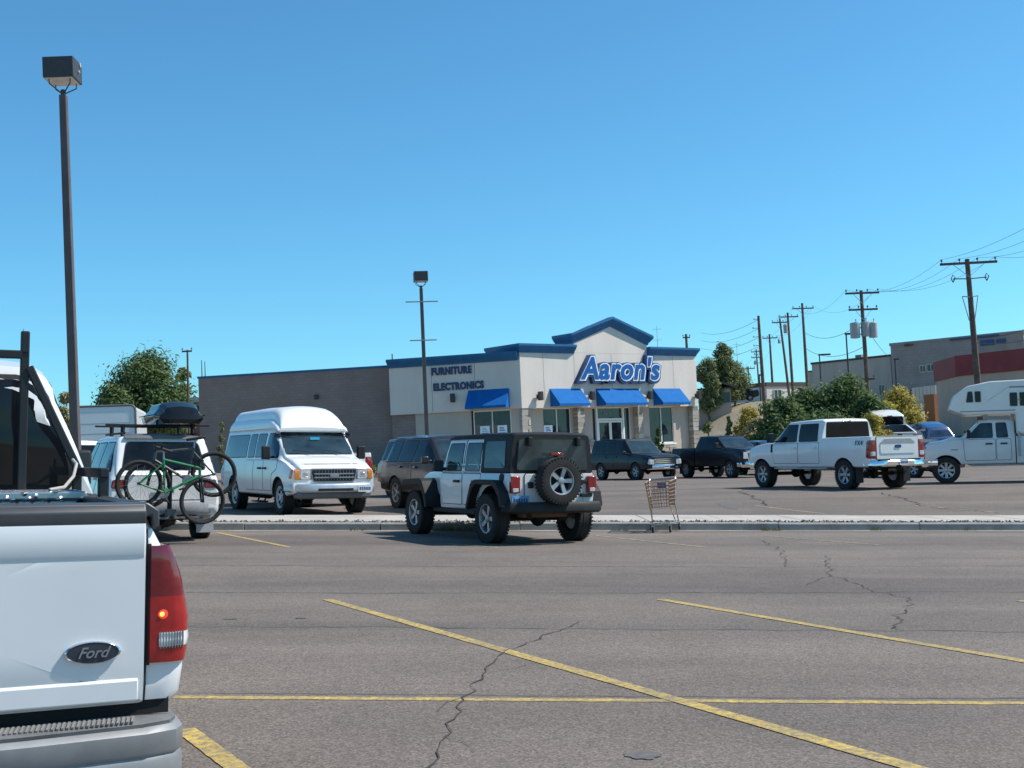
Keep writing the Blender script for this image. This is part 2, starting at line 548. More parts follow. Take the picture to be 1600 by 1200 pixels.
# kerbed island between the two lots
KY0, KY1 = 23.55, 27.0
def isl(x, y): return near_plane(x, y)
kr = random.Random(5)
kerb = structure(empty('kerb', (0, KY0, 0)))
slabs = structure(empty('island_paving', (0, KY0, 0)))
x = -16.0
while x < 27:
    L = 2.62 + kr.uniform(-0.25, 0.3)
    mb = MB()
    prof = [(0, -0.12), (0.012, 0.13), (0.04, 0.155), (0.17, 0.155), (0.17, -0.12)]
    n = len(prof); vs = []
    dz = kr.uniform(-0.006, 0.006); dy = kr.uniform(-0.012, 0.012)
    for xx in (x + 0.008, x + L / 2, x + L - 0.008):
        for yy, zz in prof: vs.append((xx, dy + yy, isl(xx, KY0 + yy) + zz + dz))
    mb.add(vs, [(i * n + j, i * n + (j + 1) % n, (i + 1) * n + (j + 1) % n, (i + 1) * n + j) for i in range(2) for j in range(n)] + [tuple(range(n)), tuple(2 * n + j for j in range(n))])
    mb.build('kerb_stone', KERB_M, kerb, smooth=0, bevel=0.006)
    x += L
# light gutter strip at the foot of the kerb
GUT_M = concrete_material('gutter_dust', (0.34, 0.31, 0.275), 5)
mb = MB(); vs = []; xs = lin(-16, 27, 130)
for xx in xs:
    w = 0.1 + 0.05 * math.sin(xx * 2.1) + kr.uniform(-0.03, 0.04)
    vs += [(xx, KY0 + 0.02, isl(xx, KY0) + 0.012), (xx, KY0 - w, isl(xx, KY0 - w) + 0.005)]
mb.add(vs, [(2 * i, 2 * i + 1, 2 * i + 3, 2 * i + 2) for i in range(len(xs) - 1)])
structure(mb.build('gutter_strip', GUT_M, None, smooth=60))
x = -16.0
while x < 27:
    L = 1.55
    z = kr.uniform(-0.006, 0.006); mb = MB(); y0, y1 = KY0 + 0.62, KY1
    vs = []
    for xx in (x + 0.008, x + L - 0.008):
        for yy, zz in ((y0, 0.0), (y0, 0.15), (y1, 0.15), (y1, -0.1)):
            vs.append((xx, yy - KY0, isl(xx, yy) + zz + z))
    mb.add(vs, [(0, 1, 5, 4), (1, 2, 6, 5), (2, 3, 7, 6), (0, 3, 2, 1), (4, 5, 6, 7), (0, 4, 7, 3)])
    mb.build('slab', SLAB_M, slabs, smooth=0, bevel=0.008)
    x += L
# pebble bed between kerb and slabs
BED_M = plain('bed_soil', (0.09, 0.075, 0.06), 0.95, var=0.3, scale=8)
mb = MB(); vs = []; xs = lin(-16, 27, 40)
for xx in xs: vs += [(xx, KY0 + 0.16, isl(xx, KY0 + 0.16) + 0.13), (xx, KY0 + 0.64, isl(xx, KY0 + 0.64) + 0.13)]
mb.add(vs, [(2 * i, 2 * i + 2, 2 * i + 3, 2 * i + 1) for i in range(len(xs) - 1)])
structure(mb.build('planting_bed', BED_M, None, smooth=60))
PEB_M, nt, b = _new('pebbles')
ri = nt.nodes.new('ShaderNodeNewGeometry').outputs['Random Per Island']
nt.links.new(ramp(nt, ri, [(0.0, (0.08, 0.07, 0.06)), (0.7, (0.2, 0.18, 0.155)), (1.0, (0.5, 0.47, 0.42))]), b.inputs['Base Color'])
b.inputs['Roughness'].default_value = 0.9
mb = MB()
for i in range(4200):
    xx = kr.uniform(-15.8, 26.5); yy = KY0 + kr.uniform(0.19, 0.6); s = kr.uniform(0.014, 0.05)
    c = Vector((xx, yy, isl(xx, yy) + 0.13 + s * 0.5)); q = Quaternion((kr.uniform(-1, 1), kr.uniform(-1, 1), kr.uniform(-1, 1), kr.uniform(-1, 1))).normalized()
    mb.add([c + q @ Vector(v) * s for v in ((1, 0, 0), (-1, 0, 0), (0, .8, 0), (0, -.8, 0), (0, 0, .7), (0, 0, -.7))],
           [(0, 2, 4), (2, 1, 4), (1, 3, 4), (3, 0, 4), (2, 0, 5), (1, 2, 5), (3, 1, 5), (0, 3, 5)])
tag(mb.build('pebbles', PEB_M, None, smooth=0), 'loose pebbles in the strip behind the kerb', 'gravel', kind='stuff')

WEED_M, nt, b = _new('weed_blades')
ri = nt.nodes.new('ShaderNodeNewGeometry').outputs['Random Per Island']
nt.links.new(ramp(nt, ri, [(0, (0.06, 0.09, 0.02)), (0.6, (0.16, 0.17, 0.05)), (1, (0.3, 0.25, 0.1))]), b.inputs['Base Color'])
mb = MB(); wr_ = random.Random(12)
for px in (545, 560, 668, 684, 690, 697, 705, 720, 962, 1180, 1196, 1352, 1490):
    x0 = (px - 800) / FPX * 23.7; sp_ = wr_.uniform(.03, .12)
    for k in range(int(wr_.uniform(8, 30))):
        xx, yy = x0 + wr_.gauss(0, sp_), KY0 - .02 - abs(wr_.gauss(0, .03)); h = wr_.uniform(.03, .11); a = wr_.uniform(0, 6.28); z = isl(xx, yy)
        mb.add([(xx - .006, yy, z), (xx + .006, yy, z), (xx + .05 * math.cos(a), yy + .05 * math.sin(a), z + h)], [(0, 1, 2)])
tag(mb.build('weeds', WEED_M, None, smooth=0), 'small dry weeds growing in the gutter along the kerb', 'weeds', kind='stuff')
# ================================================================== the furniture store
def stucco_material(name, col):
    m, nt, b = _new(name)
    c = coords(nt)
    st = noise(nt, 0.7, 6, 0.65, mapping(nt, c, (1.0, 1.0, 0.25)))
    nt.links.new(ramp(nt, st, [(0.3, tuple(v * 0.88 for v in col)), (0.7, tuple(v * 1.06 for v in col))]), b.inputs['Base Color'])
    b.inputs['Roughness'].default_value = 0.9
    bump(nt, b, noise(nt, 30, 4, 0.7, c), 0.3, 0.01)
    return m
def block_material(name, c1, c2, mortar, bw, bh):
    m, nt, b = _new(name)
    c = coords(nt)
    comb = nt.nodes.new('ShaderNodeCombineXYZ'); sep = nt.nodes.new('ShaderNodeSeparateXYZ')
    nt.links.new(c, sep.inputs[0]); nt.links.new(sep.outputs[0], comb.inputs[0]); nt.links.new(sep.outputs[2], comb.inputs[1])
    br = nt.nodes.new('ShaderNodeTexBrick')
    br.inputs['Scale'].default_value = 1.0
    br.inputs['Brick Width'].default_value = bw; br.inputs['Row Height'].default_value = bh
    br.inputs['Mortar Size'].default_value = 0.012
    for k, v in (('Color1', c1), ('Color2', c2), ('Mortar', mortar)): br.inputs[k].default_value = (*v, 1)
    nt.links.new(comb.outputs[0], br.inputs['Vector'])
    n = ramp(nt, noise(nt, 0.5, 5, 0.6, c), [(0.3, 0.85), (0.7, 1.1)])
    nt.links.new(mix(nt, 1.0, br.outputs[0], n, 'MULTIPLY'), b.inputs['Base Color'])
    b.inputs['Roughness'].default_value = 0.92
    bump(nt, b, br.outputs['Fac'], -0.4, 0.01)
    return m
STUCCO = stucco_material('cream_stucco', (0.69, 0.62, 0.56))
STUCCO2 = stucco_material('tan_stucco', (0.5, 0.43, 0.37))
CMU = block_material('tan_block_wall', (0.29, 0.215, 0.195), (0.265, 0.195, 0.175), (0.23, 0.175, 0.155), 0.4, 0.2)
BLUE = plain('blue_cornice_paint', (0.025, 0.13, 0.29), 0.55, var=0.15, scale=1.5, spec=0.25)
AWN = plain('blue_awning_canvas', (0.012, 0.125, 0.38), 0.8, var=0.12, scale=2.5, bmp=0.1, spec=0.1)
SIGN_BLUE = plain('sign_blue', (0.012, 0.11, 0.36), 0.5, var=0.06, spec=0.2)
SIGN_DARK = plain('sign_navy', (0.012, 0.05, 0.16), 0.4, var=0.1)
SIGN_WHITE = plain('sign_white', (0.85, 0.86, 0.88), 0.4, var=0.03)
LETTER = plain('navy_letter', (0.018, 0.045, 0.13), 0.5, var=0.1)
WHITE_AL = plain('white_frame', (0.75, 0.75, 0.73), 0.4, var=0.05)
DARKMETAL = plain('dark_bronze_metal', (0.035, 0.03, 0.028), 0.45, var=0.2)
STORE_GLASS = glass('store_glass', (0.014, 0.022, 0.034), 0.03)
ZB = 1.15
C0 = at(818, 700, 76); C0.z = ZB
TH = R(38)
store = tag(empty('furniture_store', C0), 'cream stucco furniture store with blue cornice, blue awnings and large blue sign', 'store')
KX = C0.x / C0.y
def tpos(px):
    k = (px - 800) / FPX
    return (C0.y * k - C0.x) / (math.cos(TH) - math.sin(TH) * k)
END = 15.9
LE = at(612, 700, 78.2)
PH = math.atan2(C0.y - LE.y, C0.x - LE.x)
LL = math.hypot(C0.y - LE.y, C0.x - LE.x)
CMR = at(609, 700, 79.2); CML = at(313, 700, 81.6)
def place_face(o, face):
    if face == 'R': o.location = (0, 0, 0); o.rotation_euler = (0, 0, TH)
    elif face == 'L': o.location = (LE.x - C0.x, LE.y - C0.y, 0); o.rotation_euler = (0, 0, PH)
    return o
def sp(px): return (px - 612) / (818 - 612) * LL
def fb(mb, name, mat, face, **k):
    return place_face(mb.build(name, mat, store, **k), face)
# core of the building: one closed block behind the faces
core = [CMR, Vector((LE.x + .3, LE.y + 1.1, 0)), Vector((C0.x - 0.1, C0.y + 1.4, 0))]
e = C0 + Vector((math.cos(TH), math.sin(TH), 0)) * (END - 0.1) + Vector((-math.sin(TH), math.cos(TH), 0)) * 1.1
core += [e, e + Vector((-math.sin(TH), math.cos(TH), 0)) * 17, CML + Vector((4, 16, 0)), CML + Vector((0.05, 0.1, 0)), CMR + Vector((-.1, 0.1, 0))]
mb = MB(); mb.prism([(p.x - C0.x, p.y - C0.y) for p in core], -1.0, 6.15, 'z'); mb.build('wall', STUCCO2, store, smooth=0)
# block side wall, thin blue cap
d = (CMR - CML); d.z = 0; la = d.length; an = math.atan2(d.y, d.x)
def cm(mb, name, mat, **k):
    o = mb.build(name, mat, store, **k); o.location = (CML.x - C0.x, CML.y - C0.y, 0); o.rotation_euler = (0, 0, an); return o
mb = MB(); mb.span((0, 0, -1.5), (la + 0.4, 0.25, 6.38)); cm(mb, 'block_wall', CMU, smooth=0)
mb = MB(); mb.span((-0.06, -0.05, 6.38), (la + 0.3, 0.3, 6.52)); cm(mb, 'wall_cap', BLUE, smooth=0)
mb = MB(); mb.span((la * .62, -0.16, 4.55), (la * .62 + .28, 0.0, 4.85)); cm(mb, 'wall_light', DARKMETAL, smooth=0, bevel=0.03)
# cornice: profile swept along a path (path runs left to right seen from the front, section outward = to the right of travel)
COR = [(0, 0), (0.06, 0), (0.1, 0.12), (0.16, 0.18), (0.3, 0.34), (0.36, 0.42), (0.36, 0.56), (-0.12, 0.56), (-0.12, 0)]
def cornice(face, pts, z, name='cornice', k=1.0):
    mb = MB(); mb.sweep([(x, y, z) for x, y in pts], [(a * k, b * k) for a, b in COR])
    return fb(mb, name, BLUE, face, smooth=25)
cornice('L', [(-.02, 1.2), (0.0, 0.0), (LL - 0.1, 0.0)], 6.22)
# left face panels
for a, b_ in ((0, 0.33), (0.33, 0.66), (0.66, 1.0)):
    mb = MB(); mb.span((LL * a + 0.01, 0, 3.2), (LL * b_ - 0.012, 0.5, 6.3)); fb(mb, 'stucco_panel', STUCCO, 'L', smooth=0, bevel=0.01)
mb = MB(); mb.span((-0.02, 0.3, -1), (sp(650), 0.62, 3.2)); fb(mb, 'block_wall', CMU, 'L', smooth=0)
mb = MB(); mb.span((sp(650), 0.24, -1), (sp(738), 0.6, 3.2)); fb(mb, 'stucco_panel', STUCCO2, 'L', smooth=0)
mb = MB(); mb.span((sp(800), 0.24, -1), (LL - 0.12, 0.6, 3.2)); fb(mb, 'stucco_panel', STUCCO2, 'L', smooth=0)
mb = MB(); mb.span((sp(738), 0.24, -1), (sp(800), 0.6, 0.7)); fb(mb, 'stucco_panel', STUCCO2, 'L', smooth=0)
def store_window(face, x0, x1, z0, z1, y, nm, posters=()):
    mb = MB(); mb.span((x0, y, z0), (x1, y + 0.02, z1)); w = fb(mb, 'window', STORE_GLASS, face, smooth=0)
    f = MB()
    for i in range(nm + 1):
        xx = x0 + (x1 - x0) * i / nm
        f.span((xx - 0.035, y - 0.06, z0), (xx + 0.035, y - 0.002, z1))
    for zz in (z0, z1): f.span((x0 - 0.035, y - 0.064, zz - 0.04), (x1 + 0.035, y - 0.003, zz + 0.04))
    f.build('frame', WHITE_AL, w, smooth=0)
    for (u, z, pw, ph, c1, c2) in posters:
        p = MB(); p.span((u - pw / 2, y - 0.02, z), (u + pw / 2, y - 0.006, z + ph)); p.cm = 1
        p.span((u - pw / 2 + 0.07, y - 0.024, z + 0.07), (u + pw / 2 - 0.07, y - 0.0205, z + ph * 0.55)); p.cm = 2
        for q in range(3):
            p.span((u - pw * 0.3, y - 0.024, z + ph * (0.62 + 0.1 * q)), (u + pw * (0.3 - 0.08 * q), y - 0.0205, z + ph * (0.68 + 0.1 * q)))
        p.build('poster', [SIGN_WHITE, c1, c2], w, smooth=0)
    return w
PB = plain('poster_blue', (0.02, 0.2, 0.5), 0.5); PRED = plain('poster_red', (0.4, 0.08, 0.08), 0.5); PLB = plain('poster_light_blue', (0.2, 0.5, 0.8), 0.5)
store_window('L', sp(742), sp(799), 0.7, 3.15, 0.34, 2, [(sp(758), 1.25, 0.62, 0.95, PB, PLB), (sp(785), 1.25, 0.62, 0.95, PLB, PB)])
def awning(face, x0, x1, zt, zb, proj):
    mb = MB()
    vs = []
    n = 8
    for i in range(n + 1):
        xx = x0 + (x1 - x0) * i / n
        sag = 0.018 * (i % 2)
        vs += [(xx, -0.01, zt), (xx, -proj * 0.5, zt + (zb + .16 - zt) * 0.5 - sag), (xx, -proj, zb + 0.16), (xx, -proj, zb)]
    fs = [(4 * i + j, 4 * i + 4 + j, 4 * i + 5 + j, 4 * i + 1 + j) for i in range(n) for j in range(3)]
    o = len(vs); vs += [(x0, -0.01, zb), (x1, -0.01, zb)]
    fs += [(0, 1, 2, 3, o), (4 * n, 4 * n + 1, 4 * n + 2, 4 * n + 3, o + 1)]
    mb.add(vs, fs)
    w = fb(mb, 'awning', AWN, face, smooth=20)
    f = MB()
    for xx in (x0 + .02, x1 - .02): f.tube([(xx, -0.02, zb + .02), (xx, -proj + .02, zb + .02)], 0.018, 6)
    f.tube([(x0, -proj + .02, zb + .02), (x1, -proj + .02, zb + .02)], 0.018, 6)
    f.build('awning_frame', WHITE_AL, w)
    return w
awning('L', sp(737), sp(800), 4.5, 3.28, 0.95)
def wall_light(face, x, z):
    mb = MB(); mb.span((x - 0.13, -0.42, z - 0.26), (x + 0.13, -0.16, z + 0.3)); mb.span((x - 0.05, -0.17, z - 0.05), (x + 0.05, 0.0, z + 0.08))
    mb.span((x - 0.09, -0.03, z - 0.14), (x + 0.09, 0.0, z + 0.14))
    return fb(mb, 'wall_light', DARKMETAL, face, smooth=0, bevel=0.012)
wall_light('L', sp(714), 4.05)
def letters(name, body, face, x, z, y, size, width, mat, offset=0.012, extrude=0.03, shear=0.0, spacing=1.05, parent=None):
    me = text_mesh(body, size, extrude, offset, shear, spacing)
    me.materials.append(mat)
    xs = [v.co.x for v in me.vertices]
    k = width / (max(xs) - min(xs)); cx = (max(xs) + min(xs)) / 2
    me.transform(Matrix.Translation((-cx, 0, 0))); me.transform(Matrix.Diagonal((k, 1, 1, 1)))
    me.transform(Matrix.Rotation(R(90), 4, 'X')); me.transform(Matrix.Translation((x, y, z)))
    o = link(name, me, parent or store)
    return place_face(o, face) if parent is None else o
letters('lettering', 'FURNITURE', 'L', (sp(674) + sp(737)) / 2 + .28, 5.62, -0.04, 0.62, sp(737) - sp(674), LETTER, 0.035, spacing=1.12)
letters('lettering', 'ELECTRONICS', 'L', (sp(676) + sp(755)) / 2 + .28, 4.62, -0.04, 0.62, sp(755) - sp(676), LETTER, 0.035, spacing=1.12)
# right face
cuts = [0.0, 1.9, 4.5, 7.8, 11.15, 13.6, END]
for a, b_ in zip(cuts[:-1], cuts[1:]):
    mb = MB(); mb.span((a + 0.01, 0, 3.18), (b_ - 0.012, 0.6, 6.75)); fb(mb, 'stucco_panel', STUCCO, 'R', smooth=0, bevel=0.01)
PE0, PE1, PKX = 4.5, 11.15, 7.82
mb = MB(); mb.prism([(PE0, 6.76), (PE1, 6.76), (PE1, 7.5), (PKX, 8.75), (PE0, 7.5)], 0.0, 1.6, 'y'); fb(mb, 'gable_panel', STUCCO, 'R', smooth=0)
cornice('R', [(0, 3.2), (0.0, 0.0), (PE0 + 0.02, 0.0)], 6.7)
cornice('R', [(PE1 - 0.02, 0.0), (END, 0.0), (END, 3.5)], 6.7)
# gable cornice: raked sweep with returns
mb = MB()
zz = 7.38
path = [(PE0, 1.7, zz), (PE0, 0.0, zz), (PKX, 0.0, zz + 1.2), (PE1, 0.0, zz), (PE1, 1.7, zz)]
n = len(COR); vs = []
outs = [(-1, 0), (-1, -1), (0, -1), (1, -1), (1, 0)]
for (x, y, z), (ox, oy) in zip(path, outs):
    for a, b_ in COR: vs.append((x + ox * a, y + oy * a, z + b_ * 1.12))
mb.add(vs, [(i * n + j, i * n + (j + 1) % n, (i + 1) * n + (j + 1) % n, (i + 1) * n + j) for i in range(4) for j in range(n)] + [tuple(range(n)), tuple(4 * n + j for j in range(n))])
fb(mb, 'gable_cornice', BLUE, 'R', smooth=25)
ROOFB = plain('blue_metal_roof', (0.03, 0.13, 0.26), 0.4, 0.3)
mb = MB(); mb.prism([(PE0 + .1, zz + .3), (PKX, zz + 1.5), (PE1 - .1, zz + .3)], 0.13, 2.2, 'y'); fb(mb, 'gable_roof', ROOFB, 'R', smooth=0)
mb = MB(); mb.span((PE0 - 1.2, 1.9, 7.42), (PE0 + .2, 2.6, 7.5)); fb(mb, 'scupper', DARKMETAL, 'R', smooth=0)
# parapet tops behind the cornices
mb = MB(); mb.span((0.1, 0.1, 6.3), (END - .1, 3.2, 7.1)); fb(mb, 'parapet', STUCCO2, 'R', smooth=0)
mb = MB(); mb.span((0.1, 0.13, 6.1), (LL - .2, 1.4, 6.7)); fb(mb, 'parapet', STUCCO2, 'L', smooth=0)
# lower recessed wall, openings
Y1 = 0.5
W1 = (tpos(854), tpos(897)); DR = (tpos(931), tpos(990)); W3 = (tpos(1020), tpos(1057))
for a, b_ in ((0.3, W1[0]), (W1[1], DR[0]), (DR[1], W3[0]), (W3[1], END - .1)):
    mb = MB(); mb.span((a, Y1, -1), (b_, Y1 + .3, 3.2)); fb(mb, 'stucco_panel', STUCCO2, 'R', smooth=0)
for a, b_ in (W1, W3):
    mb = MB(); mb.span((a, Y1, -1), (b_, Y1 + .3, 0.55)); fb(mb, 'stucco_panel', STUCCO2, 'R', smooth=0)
    mb = MB(); mb.span((a - .1, Y1 - .14, 0.55), (b_ + .1, Y1 + .04, 0.68)); fb(mb, 'window_sill', WHITE_AL, 'R', smooth=0)
store_window('R', W1[0], W1[1], 0.7, 3.17, Y1 + 0.1, 2, [(W1[0] + .45, 1.1, 0.72, 1.0, PRED, PB)])
store_window('R', W3[0], W3[1], 0.7, 3.17, Y1 + 0.1, 2)
dw = store_window('R', DR[0], DR[1], 0.02, 3.17, Y1 + 0.1, 1)
def door_leaf(a, b_):
    mb = MB()
    y = Y1 - 0.02
    mb.span((a, y, 0.02), (a + .1, y + .05, 2.3)); mb.span((b_ - .1, y, 0.02), (b_, y + .05, 2.3))
    mb.span((a + .1, y, 2.18), (b_ - .1, y + .05, 2.3)); mb.span((a + .1, y, 0.02), (b_ - .1, y + .05, 0.28))
    o = fb(mb, 'door', WHITE_AL, 'R', smooth=0)
    p = MB(); p.span((a + .1, y + .02, 0.28), (b_ - .1, y + .03, 2.18)); p.build('pane', STORE_GLASS, o, smooth=0)
    h = MB(); h.tube([(b_ - .16, y - .05, .9), (b_ - .16, y - .05, 1.4)], 0.015, 6); h.build('handle', DARKMETAL, o)
d0, d1 = tpos(939), tpos(977)
door_leaf(d0, (d0 + d1) / 2 - .01); door_leaf((d0 + d1) / 2 + .01, d1)
mb = MB()
for xx in (d0 - .16, d1 + .02): mb.span((xx, Y1 - .06, 0.0), (xx + .14, Y1 + .09, 3.16))
mb.span((d0 - .02, Y1 - .05, 2.32), (d1 + .02, Y1 + .08, 2.46))
fb(mb, 'door_frame', WHITE_AL, 'R', smooth=0)
letters('transom_sign', "Aaron's", 'R', (d0 + d1) / 2, 2.72, Y1 + .06, 0.3, 1.1, plain('transom_grey', (0.25, 0.3, 0.35), 0.5), 0.0, 0.004, 0.2)
# stone piers and wainscot, stone by stone
STONE_M, nt, b = _new('ledge_stone')
c = coords(nt)
ri = nt.nodes.new('ShaderNodeObjectInfo').outputs['Random']
cc = ramp(nt, ri, [(0, (0.3, 0.26, 0.22)), (0.5, (0.42, 0.38, 0.33)), (1, (0.52, 0.48, 0.42))])
nt.links.new(mix(nt, 0.5, cc, ramp(nt, noise(nt, 9, 5, 0.7, c), [(0.3, 0.4), (0.7, 1.2)]), 'MULTIPLY'), b.inputs['Base Color'])
b.inputs['Roughness'].default_value = 0.95
bump(nt, b, noise(nt, 14, 5, 0.7, c), 0.7, 0.03)
sr = random.Random(11)
stone_meshes = []
for i in range(6):
    q = MB(); q.box((0, 0, 0), (1, 1, 1))
    me = q.mesh('stone', 0); me.materials.append(STONE_M)
    for v in me.vertices: v.co += Vector((sr.uniform(-.05, .05), sr.uniform(-.05, .05), sr.uniform(-.06, .06)))
    stone_meshes.append(me)
def stonework(x0, x1, z0, z1, y0, y1):
    mb = MB(); mb.span((x0 + .03, y0 + .05, z0), (x1 - .03, y1, z1 - .02))
    base = fb(mb, 'stone_pier', plain('stone_mortar', (0.25, 0.23, 0.2), 0.95), 'R', smooth=0)
    z = z0
    while z < z1 - .05:
        h = min(sr.choice((0.22, 0.28, 0.36)), z1 - z)
        x = x0
        while x < x1 - .03:
            w = min(sr.uniform(0.35, 0.75), x1 - x)
            if x1 - x - w < .15: w = x1 - x
            o = link('stone', stone_meshes[sr.randrange(6)], base)
            o.location = (x + w / 2, (y0 + y1) / 2 - sr.uniform(0, .03), z + h / 2)
            o.scale = (w * .96, (y1 - y0), h * .93)
            x += w
        z += h
for a, b_ in ((0.02, .72), (4.62, 5.22), (10.02, 10.5), (15.32, END)):
    stonework(a, b_, -.2, 3.16, 0.03, Y1 - .03)
for a, b_ in ((5.24, DR[0] - .05), (DR[1] + .1, 10.0), (10.52, W3[0] - .1), (W3[0] - .05, W3[1] + .1)):
    stonework(a, b_, -.2, 1.05 if a < W3[0] - .1 else .5, Y1 - .2, Y1 - .01)
for px in (839.5, 920.5, 1011, 1086.5): wall_light('R', tpos(px), 3.92)
awning('R', tpos(858.5), tpos(906.5), 4.42, 3.26, 0.95)
awning('R', tpos(930.5), tpos(996.5), 4.42, 3.26, 0.95)
awning('R', tpos(1019.5), tpos(1062), 4.42, 3.26, 0.95)
# sign: navy can, white outline, blue face
sx0, sx1 = tpos(897), tpos(1031)
sw = sx1 - sx0
sg = letters('sign', "Aaron's", 'R', (sx0 + sx1) / 2 - .06, 4.98, -0.16, 2.05, sw, SIGN_DARK, 0.24, 0.16, 0.22, 1.07)
letters('sign_outline', "Aaron's", 'R', (sx0 + sx1) / 2 + .0, 5.04, -0.34, 2.0, sw * .955, SIGN_WHITE, 0.135, 0.02, 0.22, 1.07, parent=sg)
letters('sign_face', "Aaron's", 'R', (sx0 + sx1) / 2 + .0, 5.06, -0.37, 1.98, sw * .93, SIGN_BLUE, 0.062, 0.012, 0.22, 1.07, parent=sg)
# roof antenna
mb = MB(); p0 = at(613, 563, 80); mb.tube([(p0.x - C0.x, p0.y - C0.y, 6.2), (p0.x - C0.x, p0.y - C0.y, 7.3)], .04, 6); mb.build('vent_pipe', DARKMETAL, store)
# sidewalk and grass bank in front of the store
mb = MB(); pts = []
ex = C0 + Vector((math.cos(TH), math.sin(TH), 0)) * (END + 3)
nrm = Vector((math.sin(TH), -math.cos(TH), 0))
mb.prism([(LE.x - 1, LE.y - 2.4), (C0.x + .6, C0.y - 2.6), (ex.x + nrm.x * 2.2, ex.y + nrm.y * 2.2), (ex.x, ex.y + .3), (C0.x, C0.y + .6), (LE.x - 1, LE.y + .5)], ZB - .6, ZB + .04, 'z')
structure(mb.build('sidewalk', SLAB_M, None, smooth=0))
mb = MB()
for i in range(30):
    x0 = -24 + i * 2.0
    q0, q1 = 66.05, 66.25
    mb.add([(x0 + .01, q0, g(x0, q0) - .1), (x0 + .01, q0, g(x0, 66) + .14), (x0 + .01, q1, g(x0, 66) + .14), (x0 + 1.99, q0, g(x0, q0) - .1), (x0 + 1.99, q0, g(x0 + 2, 66) + .14), (x0 + 1.99, q1, g(x0 + 2, 66) + .14)],
           [(0, 1, 4, 3), (1, 2, 5, 4), (0, 2, 1), (3, 4, 5)])
structure(mb.build('store_kerb', SLAB_M, None, smooth=0))
GRASS_M, nt, b = _new('lawn_blades')
ri = nt.nodes.new('ShaderNodeNewGeometry').outputs['Random Per Island']
nt.links.new(ramp(nt, ri, [(0, (0.05, 0.075, 0.02)), (0.6, (0.1, 0.115, 0.035)), (1, (0.16, 0.15, 0.06))]), b.inputs['Base Color'])
b.inputs['Roughness'].default_value = 0.9
mb = MB(); gr = random.Random(4)
for i in range(14000):
    xx, yy = gr.uniform(-12, 14.5), gr.uniform(66.4, 72.5); z = g(xx, yy); a = gr.uniform(0, 6.28); h = gr.uniform(.05, .13)
    c_, s_ = .05 * math.cos(a), .05 * math.sin(a)
    mb.add([(xx - c_, yy - s_, z - .03), (xx + c_, yy + s_, z - .03), (xx + s_ * .8, yy - c_ * .8, z + h)], [(0, 1, 2)])
tag(mb.build('grass', GRASS_M, None, smooth=0), 'strip of patchy grass on the bank in front of the store', 'grass', kind='stuff')

# ================================================================== light poles
POLE_M = plain('bronze_pole_paint', (0.1, 0.075, 0.07), 0.5, var=0.2, scale=2)
LAMPBOX = plain('dark_lamp_box', (0.05, 0.042, 0.042), 0.45, var=0.2)
LAMPLENS = plain('lamp_lens', (0.75, 0.7, 0.6), 0.3)
def light_pole(px, d, topy, label, arms, yaw):
    p = below(px, d)
    top = (CAM + ray(px, topy) * d).z - p.z
    o = tag(empty('light_pole', p, yaw), label, 'light pole', 'parking lot light poles')
    mb = MB(); mb.lathe([(0.3, -.3), (0.3, .55), (0.27, .6)], 20); mb.build('base', KERB_M, o)
    w = 0.083
    mb = MB(); hb = top - 0.7
    mb.add([(sx * w * k, sy * w * k, z) for z, k in ((0.55, 1.08), (hb, .86)) for sx, sy in ((-1, -1), (1, -1), (1, 1), (-1, 1))],
           [(0, 1, 2, 3), (4, 5, 6, 7)] + [(i, (i + 1) % 4, 4 + (i + 1) % 4, 4 + i) for i in range(4)])
    mb.span((-.15, -.15, .6), (.15, .15, .63))
    mb.build('pole', POLE_M, o, smooth=0, bevel=0.012)
    mb = MB(); mb.lathe([(.055, hb - .02), (.055, hb + .1), (.04, hb + .12)], 12)
    for a in (0, 90, 180, 270):
        ca, sa = math.cos(R(a + 45)), math.sin(R(a + 45))
        mb.tube([(ca * .05, sa * .05, hb + .05), (ca * .3, sa * .3, hb + .2), (ca * .3, sa * .3, hb + .34)], .013, 6)
    mb.build('bracket', LAMPBOX, o)
    zt = hb + .3
    mb = MB(); mb.span((-.31, -.31, zt), (.31, .31, zt + .43)); hd = mb.build('lamp_head', LAMPBOX, o, smooth=0, bevel=0.012)
    mb = MB(); mb.span((-.28, -.28, zt - .012), (.28, .28, zt - .002)); mb.build('lens', LAMPLENS, hd, smooth=0)
    mb = MB(); mb.lathe([(0.035, 0.0), (0.035, .02), (.02, .03)], 10, 'x', (.31, .06, zt + .2)); mb.lathe([(0.05, 0.0), (0.05, .02)], 10, 'x', (.31, .16, zt + .38)); mb.build('latch', plain('latch_grey', (.4, .4, .4), .4), hd)
    for dz, L in arms:
        mb = MB(); mb.span((-L / 2, -.12, hb - dz - .025), (L / 2, -.075, hb - dz + .025)); mb.build('banner_arm', plain('arm_grey', (.32, .32, .33), .4, .5), o, smooth=0, bevel=.008)
    return o
light_pole(120, 24.8, 84, 'tall brown light pole with a boxy lamp head, standing behind the near white pickup', (), R(3)).rotation_euler.y = -.012
light_pole(668, 54, 423, 'light pole with two horizontal banner arms in front of the furniture store', ((0.62, 1.45), (2.35, 1.2)), R(9))
